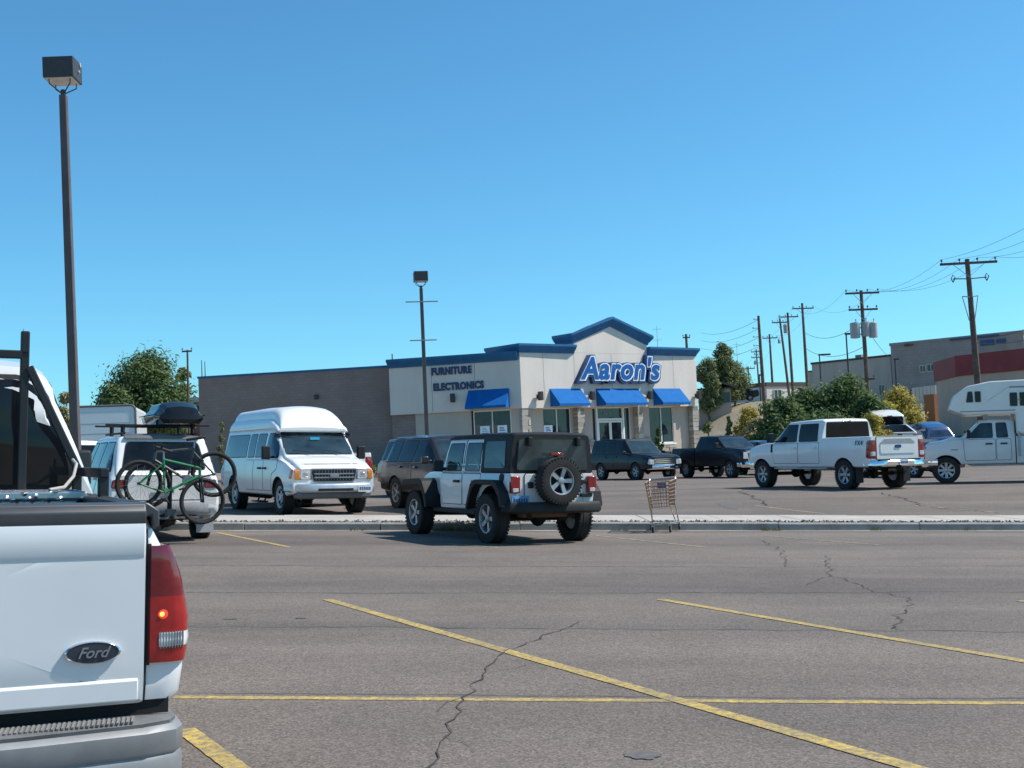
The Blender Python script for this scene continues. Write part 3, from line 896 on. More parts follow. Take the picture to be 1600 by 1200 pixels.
# ================================================================== vegetation
def leaf_material(name, lo, mid, hi):
    m, nt, b = _new(name)
    ri = nt.nodes.new('ShaderNodeNewGeometry').outputs['Random Per Island']
    c = coords(nt)
    a = ramp(nt, ri, [(0, lo), (0.55, mid), (1, hi)])
    col = mix(nt, 0.5, a, ramp(nt, noise(nt, 0.9, 4, 0.6, c), [(0.3, 0.65), (0.7, 1.3)]), 'MULTIPLY')
    nt.links.new(col, b.inputs['Base Color'])
    b.inputs['Roughness'].default_value = 0.7
    b.inputs['Specular IOR Level'].default_value = 0.2
    tr = nt.nodes.new('ShaderNodeBsdfTranslucent'); nt.links.new(col, tr.inputs[0])
    ms = nt.nodes.new('ShaderNodeMixShader'); ms.inputs[0].default_value = 0.38
    out = nt.nodes['Material Output']
    nt.links.new(b.outputs[0], ms.inputs[1]); nt.links.new(tr.outputs[0], ms.inputs[2]); nt.links.new(ms.outputs[0], out.inputs[0])
    return m
LEAF_G = leaf_material('leaf_green', (0.064, 0.102, 0.038), (0.122, 0.179, 0.064), (0.218, 0.282, 0.115))
LEAF_OLIVE = leaf_material('leaf_olive', (0.102, 0.128, 0.058), (0.192, 0.230, 0.102), (0.333, 0.346, 0.166))
LEAF_Y = leaf_material('leaf_yellow', (0.192, 0.166, 0.038), (0.435, 0.346, 0.064), (0.600, 0.512, 0.115))
LEAF_PALE = leaf_material('leaf_pale', (0.179, 0.166, 0.077), (0.333, 0.307, 0.154), (0.486, 0.435, 0.256))
BARK = plain('bark', (0.13, 0.1, 0.075), 0.95, var=0.35, scale=5, bmp=0.6)
def plant(name, px, d, topy, wpx, label, cat, leafm, n=5000, leaf=0.2, shape='round', trunk=0.35, seed=1, lobes=14, group=None, depth=0.8, base=None):
    """trunk and limbs with a crown of leaf clumps; px column, top row and width in pixels give its size"""
    r = random.Random(seed)
    p = below(px, d)
    if base is not None: p = at(px, base, d); 
    H = (CAM + ray(px, topy) * d).z - p.z
    W = wpx * d / FPX / 2
    o = tag(empty(name, p), label, cat, group)
    z0 = H * trunk
    cl = []
    for i in range(lobes):
        t = (i + r.random()) / lobes
        a = r.uniform(0, 6.283)
        if shape == 'round': prof = math.sin(math.pi * (0.12 + 0.82 * t)) ** 0.7
        elif shape == 'spire': prof = (1 - t) ** 0.8 * 0.9 + 0.1
        else: prof = math.cos(t * 1.45) ** 0.5
        rad = W * prof * r.uniform(0.2, 0.68)
        s = W * r.uniform(0.34, 0.6) * (0.75 if shape == 'spire' else 1) * (0.6 + .4 * prof)
        z = z0 + s * .5 + (H - z0 - s * 1.2) * t
        cl.append((Vector((rad * math.cos(a), rad * depth * math.sin(a), z)), s))
    cl.append((Vector((0, 0, H - W * .3)), W * .3))
    tr = MB()
    tw = max(0.05, H * 0.022)
    lean = r.uniform(-.05, .05) * H
    top = Vector((lean, 0, z0 + (H - z0) * .55))
    tr.tube([(0, 0, -.4), (lean * .2, 0, z0 * .5), (lean * .5, 0, z0), top], [tw * 1.3, tw, tw * .85, tw * .3], 8)
    for c_, s in cl[::2]:
        b0 = Vector((lean * .4, 0, z0 * r.uniform(.55, 1.05)))
        m_ = b0.lerp(c_, .5) + Vector((0, 0, -.1 * s))
        tr.tube([b0, m_, c_], [tw * .5, tw * .33, tw * .1], 5)
    tr.build('trunk', BARK, o)
    mb = MB()
    for i in range(int(n * .12)):
        a = r.uniform(0, 6.283); rr_ = W * math.sqrt(r.random()) * .9; zz_ = z0 + (H - z0) * r.uniform(.05, .85) * (1 - (rr_ / W) ** 2 * .6)
        cl.append((Vector((rr_ * math.cos(a), rr_ * depth * math.sin(a), zz_)), 0.0)) if i % 40 == 0 else None
    cl = [(c_, s if s else W * r.uniform(.12, .22)) for c_, s in cl]
    tot = sum(s ** 2 for _, s in cl)
    for c_, s in cl:
        k = int(n * s * s / tot)
        for i in range(k):
            v = Vector((r.gauss(0, 1), r.gauss(0, 1), r.gauss(0, 1))).normalized()
            q = c_ + Vector((v.x, v.y * depth, v.z * .8)) * s * (r.random() ** 0.4) * r.uniform(.8, 1.12)
            if q.z < .02: q.z = r.uniform(.02, .15)
            if r.random() < .07: q = c_ + Vector((v.x, v.y * depth, v.z * .9)) * s * r.uniform(1.05, 1.35)
            if q.z < .02: q.z = .05
            L = leaf * r.uniform(.45, 1.25)
            n_ = (v + Vector((r.uniform(-1, 1), r.uniform(-1, 1), r.uniform(-.3, 1.2))) * .9).normalized()
            t1 = n_.orthogonal().normalized(); t2 = n_.cross(t1)
            a = r.uniform(0, 6.28); u = t1 * math.cos(a) + t2 * math.sin(a); w = n_.cross(u)
            mb.add([q - u * L, q + w * L * .42, q + u * L, q - w * L * .42], [(0, 1, 2, 3)])
    mb.build('crown', leafm, o, smooth=0)
    return o
plant('shade_tree', 232, 100, 541, 158, 'big dark green tree with a broad crown behind the trailer, left of the block wall', 'tree', LEAF_G, 26000, 0.19, 'round', .28, 2, 40)
plant('shade_tree', 172, 97, 596, 86, 'low feathery green limb-heavy tree beside the big dark tree', 'tree', LEAF_G, 5000, 0.22, 'round', .35, 5, 12)
plant('shade_tree', 288, 103, 572, 40, 'small olive tree against the left end of the block wall', 'tree', LEAF_OLIVE, 4000, 0.22, 'round', .3, 6, 10)
plant('thin_tree', 106, 88, 612, 46, 'sparse pale yellow tree behind the tall brown light pole', 'tree', LEAF_PALE, 2200, 0.17, 'round', .3, 8, 10)
plant('shade_tree', 1136, 120, 532, 52, 'tallest green tree right of the store roof', 'tree', LEAF_OLIVE, 11000, 0.15, 'round', .12, 9, 34)
plant('shade_tree', 1112, 118, 556, 50, 'yellowish olive tree touching the right corner of the store cornice', 'tree', LEAF_OLIVE, 7000, 0.15, 'round', .15, 10, 26)
plant('shade_tree', 1152, 122, 562, 58, 'round grey green tree right of the tallest tree on the hill', 'tree', LEAF_OLIVE, 9000, 0.15, 'round', .15, 12, 26)
for i, (px, d, ty, w, m_, lab) in enumerate((
    (1222, 70, 616, 96, LEAF_G, 'leftmost dark green bush behind the white crew cab pickup'),
    (1268, 73, 601, 116, LEAF_G, 'wide dark green bush above the cab of the white crew cab pickup'),
    (1326, 72, 579, 122, LEAF_G, 'tallest green bush in front of the transformer pole'),
    (1362, 70, 614, 66, LEAF_G, 'green bush between the tallest bush and the yellow bush'),
    (1290, 66, 640, 150, LEAF_G, 'low dark green bush directly behind the white crew cab roof'))):
    plant('bush', px, d, ty, w, lab, 'bush', m_, 11000, 0.14, 'dome', .05, 20 + i, 30, 'bushes at the foot of the hillside')
for i, (px, d, ty, w, m_, lab) in enumerate((
    (1406, 76, 600, 90, LEAF_Y, 'large round yellow flowering bush left of the red banded building'),
    (1384, 74, 624, 62, LEAF_Y, 'yellow bush leaning against the green bushes'),
    (1366, 64, 643, 70, LEAF_Y, 'bright yellow bush left of the small white pickup'),
    (1424, 72, 640, 56, LEAF_Y, 'low yellow bush right of the small white pickup cab'),
    (1172, 80, 634, 54, LEAF_Y, 'yellow bush at the foot of the bare tall pole'),
    (1186, 76, 652, 62, LEAF_PALE, 'pale dry bush below the bare tall pole'),
    (1206, 72, 656, 60, LEAF_PALE, 'pale olive bush left of the dark green bushes'))):
    plant('yellow_bush', px, d, ty, w, lab, 'bush', m_, 6500, 0.11, 'dome', .05, 40 + i, 24, 'yellow bushes at the foot of the hillside')
plant('bush', 1107, 84, 658, 20, 'small green bush on bare dirt beside the store corner', 'bush', LEAF_OLIVE, 1500, 0.12, 'dome', .05, 60, 8, base=676)
plant('bush', 1140, 80, 650, 13, 'narrow dark upright shrub on the dirt slope', 'bush', LEAF_OLIVE, 1500, 0.12, 'dome', .05, 61, 8, base=684)
plant('bush', 1030, 73.5, 668, 15, 'dark shrub beside the store window under the right awning', 'bush', LEAF_G, 1600, 0.1, 'dome', .05, 62, 9)
plant('bush', 347, 79, 660, 16, 'small dark shrub at the block wall behind the white van', 'bush', LEAF_OLIVE, 1500, 0.1, 'dome', .05, 63, 9)

# ================================================================== buildings behind
def wallmat(name, col): return stucco_material(name, col)
BG_GREY = block_material('grey_block_building', (0.3, 0.27, 0.265), (0.28, 0.25, 0.245), (0.21, 0.19, 0.185), 0.8, 0.4)
BG_BEIGE = wallmat('beige_building', (0.43, 0.38, 0.34))
BG_TAN = wallmat('tan_building', (0.42, 0.35, 0.29))
BG_RED = plain('red_band', (0.2, 0.03, 0.035), 0.7, var=0.15, scale=1)
BG_ROOF = plain('grey_green_roof', (0.09, 0.095, 0.085), 0.8)
BG_BROWN = plain('brown_trim', (0.07, 0.05, 0.045), 0.8)
BG_WHITE = wallmat('offwhite_wall', (0.55, 0.52, 0.47))
BRICK = block_material('red_brick', (0.22, 0.07, 0.045), (0.18, 0.06, 0.04), (0.2, 0.17, 0.15), 0.3, 0.1)
BGLASS = glass('building_glass', (0.02, 0.03, 0.04), 0.05)
class Bld:
    """a box building: front wall from pixel column a at depth da to column b at depth db, top rows give its height"""
    def __init__(s, name, label, a, da, b, db, topy, deep, wall, zbase=None, cap=None, cat='building'):
        s.A = at(a, topy, da); s.B = at(b, topy, db)
        s.zt = s.A.z
        s.zb = (min(g(s.A.x, s.A.y), g(s.B.x, s.B.y)) - 1.0) if zbase is None else zbase
        dv = s.B - s.A; dv.z = 0
        s.L = dv.length; s.an = math.atan2(dv.y, dv.x)
        s.o = tag(empty(name, (s.A.x, s.A.y, s.zb), s.an), label, cat)
        s.H = s.zt - s.zb
        mb = MB(); mb.span((0, 0, 0), (s.L, deep, s.H)); mb.build('wall', wall, s.o, smooth=0)
        s.deep = deep
        if cap:
            mb = MB(); mb.span((-.12, -.12, s.H - cap[0]), (s.L + .12, deep + .12, s.H + .05)); mb.build('roof_band', cap[1], s.o, smooth=0)
    def box(s, name, x0, x1, z0, z1, mat, y0=-.08, y1=.05, parent=None):
        mb = MB(); mb.span((x0, y0, z0), (x1, y1, z1)); return mb.build(name, mat, parent or s.o, smooth=0)
    def window(s, x0, x1, z0, z1, frame=None):
        w = s.box('window', x0, x1, z0, z1, BGLASS, -.03, .05)
        f = MB(); t = .09
        f.span((x0 - t, -.1, z0 - t), (x1 + t, -.035, z0)); f.span((x0 - t, -.1, z1), (x1 + t, -.035, z1 + t))
        f.span((x0 - t, -.1, z0), (x0, -.035, z1)); f.span((x1, -.1, z0), (x1 + t, -.035, z1)); f.span(((x0 + x1) / 2 - .04, -.09, z0), ((x0 + x1) / 2 + .04, -.035, z1))
        f.build('frame', frame or BG_WHITE, w, smooth=0)
        return w
bg = Bld('grey_building', 'large grey block building on the hill behind the red banded building', 1391, 170, 1600, 158, 537, 22, BG_GREY, cap=(.35, plain('grey_parapet', (.25, .24, .24), .8)))
m_ = FPX / 165
for x0, x1 in ((3.2, 5.4), ): bg.window(x0 + .9, x0 + 1.6, bg.H - 4.3, bg.H - 3.5); bg.window(x0 + 1.9, x0 + 2.9, bg.H - 4.3, bg.H - 3.4)
bg.box('soffit_light', 2.2, 3.2, bg.H - .55, bg.H - .35, BG_BROWN, -.6)
bg.box('sign_band', 12.5, 14.3, bg.H - 1.5, bg.H - .8, SIGN_DARK, -.16); bg.box('sign_band', 14.6, 15.8, bg.H - 1.35, bg.H - .85, SIGN_DARK, -.16)
bg.box('roof_trim', 8.5, 15.0, bg.H - .45, bg.H - .2, SIGN_DARK, -.25)
bg.box('ledge', -.1, bg.L, bg.H - 7.0, bg.H - 6.7, BG_BROWN, -.5)
bb = Bld('beige_building', 'long beige building on the hill behind the utility poles', 1268, 182, 1392, 172, 567, 20, BG_BEIGE, cap=(.25, BG_BROWN))
bb.box('rooftop_unit', 5.6, 6.6, bb.H + .0, bb.H + .7, BG_GREY, 3, 4.2); bb.window(9.5, 10.8, bb.H - 6.6, bb.H - 5.2); bb.window(11.2, 12.0, bb.H - 6.6, bb.H - 4.2)
bb.box('wing', -2.0, 0.05, 0, bb.H - 1.2, BG_BEIGE, 1.5, 9); bb.box('wing_roof', -2.1, 0.02, bb.H - 1.2, bb.H - 1.05, BG_BROWN, 1.3, 9.2)
bb.box('roof_block', -2.0, -.4, bb.H - 1.05, bb.H + .2, BG_WHITE, 5, 9)
br = Bld('red_banded_building', 'tan building with a wide dark red band along its roof, behind the camper', 1495, 92, 1680, 84, 557, 14, BG_TAN, zbase=-1.2, cap=(1.5, BG_RED))
# its angled left wall
lw = Vector(at(1461, 574, 99)); ang = math.atan2(br.A.y - lw.y, br.A.x - lw.x); L_ = math.hypot(br.A.y - lw.y, br.A.x - lw.x)
for nm, z0, z1, m2, off in (('wall', 0, br.H - .02, BG_TAN, 0), ('roof_band', br.H - 1.5, br.H + .05, BG_RED, .12)):
    mb = MB(); mb.span((-off, -off, z0), (L_ + .02, 3, z1)); o = mb.build(nm, m2, br.o, smooth=0)
    rot = Matrix.Rotation(-br.an, 4, 'Z'); q = rot @ Vector((lw.x - br.A.x, lw.y - br.A.y, 0)); o.location = q; o.rotation_euler = (0, 0, ang - br.an)
bo = Bld('orange_shed', 'small orange brown shed beside the tan wall of the red banded building', 1443, 101, 1459, 100, 617, 4, plain('orange_plaster', (.3, .13, .06), .9), zbase=-.8, cat='shed')
bo.box('door', 1.0, 1.7, 0.6, 3.4, BG_BROWN)
bl = Bld('low_building', 'low white building with a flat brown roof among the utility poles', 1197, 146, 1262, 150, 598, 9, BG_WHITE, cap=(.45, BG_BROWN)); bl.window(1.2, 2.4, bl.H - 1.9, bl.H - .9)
rw = Bld('retaining_wall', 'pale concrete wall on the hill between the yellow bush and the tan wall', 1425, 122, 1461, 118, 606, .4, BG_WHITE, cat='wall')
for i in range(6): rw.box('panel', .05 + i * rw.L / 6, (i + 1) * rw.L / 6 - .04, rw.H - 1.4, rw.H - .05, BG_WHITE, -.06, .01)
# gabled house at the right end of the store
hA = at(1092, 640, 119); hB = at(1143, 640, 118.5)
ho = tag(empty('house', (hA.x, hA.y, g(hA.x, hA.y) - .6), math.atan2(hB.y - hA.y, hB.x - hA.x)), 'small house with a sloping grey green roof and dark porch beside the store corner', 'house')
hz = at(1100, 606, 118).z - ho.location.z; L_ = (hB - hA).length
mb = MB(); mb.span((0, 0, 0), (L_, 7, hz)); mb.build('wall', BG_TAN, ho, smooth=0)
mb = MB(); hr = at(1100, 586, 118).z - ho.location.z
mb.prism([(-.5, hr), (L_ + .6, hz - .1), (L_ + .6, hz + .1), (-.5, hr + .2), (-2.5, hz + .1), (-2.5, hz - .1)], -.8, 7.6, 'y'); mb.build('roof', BG_ROOF, ho, smooth=0)
mb = MB(); mb.span((-.1, -.04, hz - .15), (L_, .02, hz + .0)); mb.build('eave_board', BG_ROOF, ho, smooth=0)
for i in range(3):
    mb = MB(); x0 = .35 + i * L_ / 3.2; mb.span((x0, -.05, hz - 1.5), (x0 + .75, .03, hz - .5)); mb.build('window', BGLASS, ho, smooth=0)
# low buildings on the left
b1 = Bld('brick_building', 'low red brick building behind the trailer on the left', 200, 112, 318, 112, 640, 8, BRICK, cap=(.3, BG_BROWN)); b1.window(2, 3.2, b1.H - 2.2, b1.H - 1); b1.window(4.6, 5.6, b1.H - 2.2, b1.H - 1)
rfA = at(262, 629, 119); rfB = at(318, 629, 119)
hs = tag(empty('house', (rfA.x, rfA.y, g(rfA.x, rfA.y) - .5), math.atan2(rfB.y - rfA.y, rfB.x - rfA.x)), 'house with a pale low gabled roof peeking out left of the block wall', 'house')
L_ = (rfB - rfA).length; hz = rfA.z - hs.location.z
mb = MB(); mb.span((0, 0, 0), (L_, 6, hz)); mb.build('wall', BG_TAN, hs, smooth=0)
mb = MB(); mb.prism([(-.4, hz), (L_ * .3, hz + .55), (L_ * .62, hz + .15), (L_ * .8, hz + .5), (L_ + .4, hz), (L_ + .3, hz - .12), (-.4, hz - .12)], -.6, 6.5, 'y'); mb.build('roof', plain('pale_roof', (.5, .46, .4), .8), hs, smooth=0)

# ================================================================== utility poles and wires
WOODP = plain('weathered_pole_wood', (0.13, 0.09, 0.07), 0.95, var=0.35, scale=3, bmp=0.5)
GALV = plain('galvanised', (0.45, 0.46, 0.48), 0.45, 0.4)
INSUL = plain('insulator', (0.12, 0.07, 0.05), 0.3)
TANK = plain('transformer_grey', (0.36, 0.36, 0.37), 0.5)
ARM_ENDS = {}
def utility_pole(key, px, topy, d, label, arms, yaw=0.0, thick=0.15, lean=0.0, tanks=(), braces=True, stubs=0, mat=None):
    px = px + .047 * (700 - topy)
    p = below(px, d)
    H = (CAM + ray(px - .047 * (700 - topy), topy) * d).z - p.z
    o = tag(empty('utility_pole', p, yaw), label, 'utility pole', 'wooden utility poles')
    mb = MB(); mb.tube([(lean, 0, -.5), (lean * .5, 0, H * .5), (0, 0, H)], [thick * 1.15, thick, thick * .75], 10); mb.build('pole', mat or WOODP, o)
    ends = []
    for dz, w in arms:
        z = H - dz
        mb = MB(); mb.box((0, -thick - .05, z), (w, .1, .13)); a = mb.build('crossarm', WOODP, o, smooth=0)
        n = 4 if w > 1.6 else 2
        for i in range(n):
            q = MB()
            xx = (-.47 + .94 * i / (n - 1)) * w
            q.lathe([(.02, z + .06), (.02, z + .14), (.055, z + .16), (.065, z + .2), (.03, z + .28)], 8, 'z', (xx, -thick - .05, 0))
            q.build('insulator', INSUL, a)
            ends.append(Matrix.Translation(p) @ Matrix.Rotation(yaw, 4, 'Z') @ Vector((xx, -thick - .05, z + .27)))
        if braces and w > 1.6:
            q = MB()
            for s in (-1, 1): q.bar((s * w * .28, -thick - .11, z - .05), (0, -thick - .02, z - .75), .04, .02)
            q.build('brace', GALV, a, smooth=0)
    for x, dz, r_, h in tanks:
        z = H - dz
        mb = MB(); mb.lathe([(r_ * .5, -.03), (r_, 0), (r_, h), (r_ * .8, h + .06), (.05, h + .1)], 16, 'z', (x, -thick * .3, z))
        mb.lathe([(.03, h + .05), (.03, h + .25), (.05, h + .26), (.05, h + .3)], 8, 'z', (x + r_ * .3, -thick * .3, z))
        t = mb.build('transformer', TANK, o)
        mb = MB(); mb.bar((0, 0, z + h * .7), (x, -thick * .3, z + h * .7), .08, .08); mb.bar((0, 0, z + h * .25), (x, -thick * .3, z + h * .25), .08, .08); mb.build('bracket', GALV, t, smooth=0)
    for i in range(stubs):
        z = H - .3 - i * .75; q = MB(); q.bar((0, 0, z), (-.55 if i else -.4, 0, z - .03), .05, .05); q.lathe([(.05, -.05), (.05, .08)], 8, 'z', (-.52 if i else -.38, 0, z)); q.build('insulator_arm', GALV, o, smooth=0)
    ARM_ENDS[key] = ends
    return o
u = utility_pole('A', 1517, 402, 66, 'nearest thick utility pole rising behind the camper, wide top crossarm', [(.25, 3.05)], R(-4), .17, .2)
H = (CAM + ray(1517, 402) * 66).z - u.location.z
for dz, x in ((1.1, .95), (1.1, -.85)):
    q = MB(); q.tube([(0, -.1, H - dz), (x, -.1, H - dz + .04)], .03, 6); q.tube([(x, -.1, H - dz - .15), (x + .12, -.1, H - dz + .1), (x, -.1, H - dz + .25), (x - .1, -.1, H - dz + .05), (x, -.1, H - dz - .15)], .03, 6); q.build('cutout_switch', INSUL, u)
q = MB()
for x in (-.42, .42): q.tube([(0, -.1, H - 2.1), (x, -.1, H - 2.05)], .03, 6); q.tube([(x, -.1, H - 2.05), (x * .35, -.15, H - 3.4)], .025, 6)
q.build('stand_off_bracket', GALV, u)
utility_pole('B', 1349, 452, 84, 'utility pole with two light grey transformers and three crossarms', [(.2, 2.4), (1.35, 2.05), (6.2, 1.0)], R(4), .15, 0.05, [(-.62, 3.3, .33, 1.0), (.66, 3.3, .3, 1.0), (0.12, 3.2, .3, .95)])
utility_pole('C', 1256, 472, 132, 'tall utility pole left of the beige building with one crossarm', [(.6, 2.4)], R(6), .16, .05)
utility_pole('D', 1233, 487, 136, 'utility pole with a single transformer high on its left side', [(.5, 2.3)], R(8), .15, .1, [(-.35, 2.3, .25, .9)])
utility_pole('E', 1220.5, 496, 140, 'leaning utility pole just left of the pole with the single transformer', [(.5, 2.0)], R(5), .14, .7, [(-.25, 2.9, .14, .4)])
utility_pole('F', 1204, 521, 150, 'short utility pole with a plain crossarm above the low white building', [(.5, 1.9)], R(5), .14, .05)
utility_pole('G', 1187, 492, 104, 'bare dark tall pole with small side insulators and no crossarm', [], 0, .15, .1, stubs=6)
utility_pole('H', 1183, 545, 190, 'distant double crossarm pole behind the bare tall pole', [(.4, 1.7), (1.3, 1.7)], 0, .13, .2, [(-.3, 2.4, .2, .5)])
utility_pole('I', 1170, 572, 170, 'shortest distant utility pole right of the trees on the hill', [(.3, 1.8)], R(6), .12, .1)
utility_pole('J', 1073, 521, 118, 'utility pole top showing just above the store cornice', [(.35, .7)], 0, .16, .05, braces=False)
utility_pole('K', 290, 546, 98, 'thin wooden pole in front of the big dark tree on the left', [(.12, .8)], 0, .1, -.1, braces=False)
for px, ty, lab in ((1160, 533, 'faint thin radio mast behind the trees on the hill'), (1036, 508, 'thin radio mast rising above the store roof'), (319, 562, 'left one of two thin pipes above the block wall end'), (324, 564, 'right one of two thin pipes above the block wall end'), (40.5, 512, 'thin whip antenna beside the black rack post')):
    d = {1160: 230, 1036: 200, 319: 100, 324: 100, 40.5: 60}[px]
    p = below(px, d); H = (CAM + ray(px, ty) * d).z - p.z
    q = MB(); q.tube([(0, 0, -.5), (0, 0, H * .6), (0, 0, H)], [.09, .07, .03] if d > 70 else [.03, .02, .012], 6)
    if d > 150:
        for dz in (.5, 2.3): q.bar((-.7, 0, H - dz), (.7, 0, H - dz), .05, .05)
    tag(q.build('mast', GALV if d > 150 else DARKMETAL, None), lab, 'mast').location = p
# street lights and signs near the hill buildings
for px, ty, d, lab in ((1289, 553, 120, 'parking lamp with a long arm left of the transformer pole'), (1333, 520, 100, 'thin lamp stem standing just left of the transformer pole'), (1407, 560, 110, 'small lamp post in front of the grey building'), (1193, 585, 130, 'slim lamp post behind the bare tall pole')):
    p = below(px, d); H = (CAM + ray(px, ty) * d).z - p.z
    o = tag(empty('street_lamp', p), lab, 'street lamp', 'lamps on the hill')
    q = MB(); q.tube([(0, 0, -.5), (0, 0, H)], [.09, .06], 8); q.build('post', DARKMETAL, o)
    q = MB(); q.span((-.1, -.12, H - .1), (1.1 if px == 1289 else .35, .12, H + .06)); q.build('lamp_head', DARKMETAL, o, smooth=0, bevel=.02)
WIRE_M = plain('wire_black', (0.03, 0.03, 0.035), 0.6)
def wire(a, b_, sag, r_=0.008, lab='thin overhead wire strung between the utility poles'):
    a, b_ = Vector(a), Vector(b_)
    pts = []
    for i in range(17):
        t = i / 16; q = a.lerp(b_, t); q.z -= sag * 4 * t * (1 - t); pts.append(q)
    mb = MB(); mb.tube([p - a for p in pts], r_, 5)
    o = tag(mb.build('overhead_wire', WIRE_M, None), lab, 'wire', 'overhead wires'); o.location = a
A_, B_ = ARM_ENDS['A'], ARM_ENDS['B']
L1 = 'overhead wire from the nearest thick pole to the transformer pole'
L2 = 'overhead wire leaving the nearest thick pole out of view to the upper right'
L3 = 'overhead wire from the transformer pole to the tall pole left of the beige building'
L4 = 'short overhead wire between the crossarms of the poles on the hill'
L5 = 'thin wire running left from the bare tall pole'
for i in range(4):
    wire(A_[i], B_[i], .8, lab=L1)
    wire(A_[i], at(1760 + 12 * i, 255 + 26 * i, 38), .5, lab=L2)
for i in (0, 3): wire(B_[i], ARM_ENDS['C'][i], 1.2, lab=L3); wire(ARM_ENDS['C'][i], ARM_ENDS['F'][i], 1.0, lab=L4)
for i in (0, 3): wire(ARM_ENDS['D'][i], ARM_ENDS['E'][i], .3, lab=L4); wire(ARM_ENDS['F'][i], ARM_ENDS['I'][i], .8, lab=L4)
wire(at(1526, 530, 66), at(1680, 485, 45), .2, .018, 'upper thick cable running right from halfway up the nearest pole')
wire(at(1526, 536, 66), at(1680, 505, 45), .3, .015, 'lower thick cable running right from halfway up the nearest pole')
wire(at(1352, 510, 84), at(1392, 560, 160), .3, .02, 'service cable dropping from the transformers to the grey building')
wire(at(1353, 540, 84), at(1260, 545, 132), .8, .02, 'lower cable between the transformer pole and the tall pole to its left')
wire(at(1352, 500, 84), at(1258, 520, 132), .9, .02, 'upper cable between the transformer pole and the tall pole to its left')
for k in range(4): wire(at(1184, 500 + 14 * k, 104), at(1095, 520 + 12 * k, 160), .6, .016, L5)
p = at(1165, 652, 86)
r_ = random.Random(9); mb = MB(); bmx = bmesh.new(); bmesh.ops.create_icosphere(bmx, subdivisions=2, radius=.5)
for v in bmx.verts: v.co *= r_.uniform(.8, 1.15); v.co.z *= .7
mb.add([v.co.copy() for v in bmx.verts], [[v.index for v in f.verts] for f in bmx.faces]); bmx.free()
o = tag(mb.build('boulder', concrete_material('boulder_rock', (.42, .36, .3), 4), None, smooth=50), 'pale boulder on the dirt slope beside the pale bushes', 'rock'); o.location = below(1166, 84)
# ================================================================== vehicle kit
WHITE_P = paint('white_car_paint', (0.78, 0.78, 0.76), dirt=0.45)
WHITE_P2 = paint('old_white_car_paint', (0.7, 0.7, 0.68), rough=0.45, dirt=0.75)
NAVY_P = paint('navy_car_paint', (0.006, 0.008, 0.014), 0.0, 0.35, dirt=0.08, coat=0.22)
BLACK_P = paint('black_car_paint', (0.008, 0.009, 0.012), 0.0, 0.3, dirt=0.1, coat=0.25)
BROWN_P = paint('bronze_car_paint', (0.03, 0.024, 0.025), 0.2, 0.3, dirt=0.12, coat=0.35)
RED_P = paint('red_car_paint', (0.3, 0.03, 0.025), 0.1, 0.3, dirt=0.4)
BLUE_P = paint('blue_car_paint', (0.02, 0.07, 0.2), 0.3, 0.28, dirt=0.35)
GLASS_D = glass('tinted_glass', (0.008, 0.01, 0.013), spec=0.3)
GLASS_C = glass('windscreen_glass', (0.02, 0.035, 0.045))
GLASS_J = glass('green_grey_glass', (0.035, 0.055, 0.06), 0.05)
RUBBER = plain('black_rubber', (0.012, 0.012, 0.012), 0.7)
TYRE = plain('tyre_rubber', (0.02, 0.019, 0.018), 0.85, var=0.25, scale=9)
PLASTIC = plain('black_plastic', (0.02, 0.02, 0.021), 0.6, var=0.2, scale=5, bmp=0.15, spec=0.25)
GREY_PL = plain('grey_plastic', (0.11, 0.11, 0.115), 0.5, var=0.15, scale=5)
CHROME = plain('chrome', (0.75, 0.76, 0.78), 0.12, 1.0, var=0.05)
ALLOY = plain('alloy_rim', (0.4, 0.41, 0.43), 0.4, 0.7, var=0.15)
STEEL = plain('grey_steel', (0.3, 0.3, 0.31), 0.4, 0.6)
UNDER = plain('underbody_black', (0.012, 0.011, 0.011), 0.9, var=0.3)
RED_L = lens('red_lens', (0.28, 0.01, 0.012))
AMBER_L = lens('amber_lens', (0.7, 0.22, 0.02))
CLEAR_L = lens('clear_lens', (0.62, 0.64, 0.66), 0.08)
SEAM = plain('door_gap', (0.02, 0.02, 0.02), 0.9)
PLATE = plain('licence_plate_white', (0.7, 0.72, 0.75), 0.5, var=0.15, scale=30)

def interp_st(st, y):
    for a, b in zip(st[:-1], st[1:]):
        if a[0] <= y <= b[0] + 1e-9:
            t = 0 if b[0] - a[0] < 1e-9 else (y - a[0]) / (b[0] - a[0])
            return [a[i] + (b[i] - a[i]) * t for i in range(len(a))]
    return list(st[-1])
def section(s):
    """half outline of one body station: (y, zb, wb, zm, wm, zs, ws, zt, wt, r, crown)"""
    y, zb, wb, zm, wm, zs, ws, zt, wt, r, cr = s
    pts = [(0, zb), (wb * .6, zb), (wb - .03, zb), (wb, zb + .03)]
    def q(a, b, k, bul):
        out = []
        for i in range(1, k):
            t = i / k
            out.append((a[0] + (b[0] - a[0]) * t + bul * 4 * t * (1 - t), a[1] + (b[1] - a[1]) * t))
        return out
    A, B, C, D = (wb, zb + .03), (wm, zm), (ws, zs), (wt, zt - r)
    pts += q(A, B, 3, .008) + [B] + q(B, C, 3, .008) + [C]
    pts += q(C, D, 4, .012 if zt - zs > .25 else 0) + [D]
    for i in range(1, 5):
        a = math.pi / 2 * i / 4
        pts.append((wt - r + r * math.cos(a), zt - r + r * math.sin(a)))
    wi = wt - r
    pts += [(wi * .66, zt + cr * .6), (wi * .33, zt + cr * .9), (0, zt + cr)]
    return pts
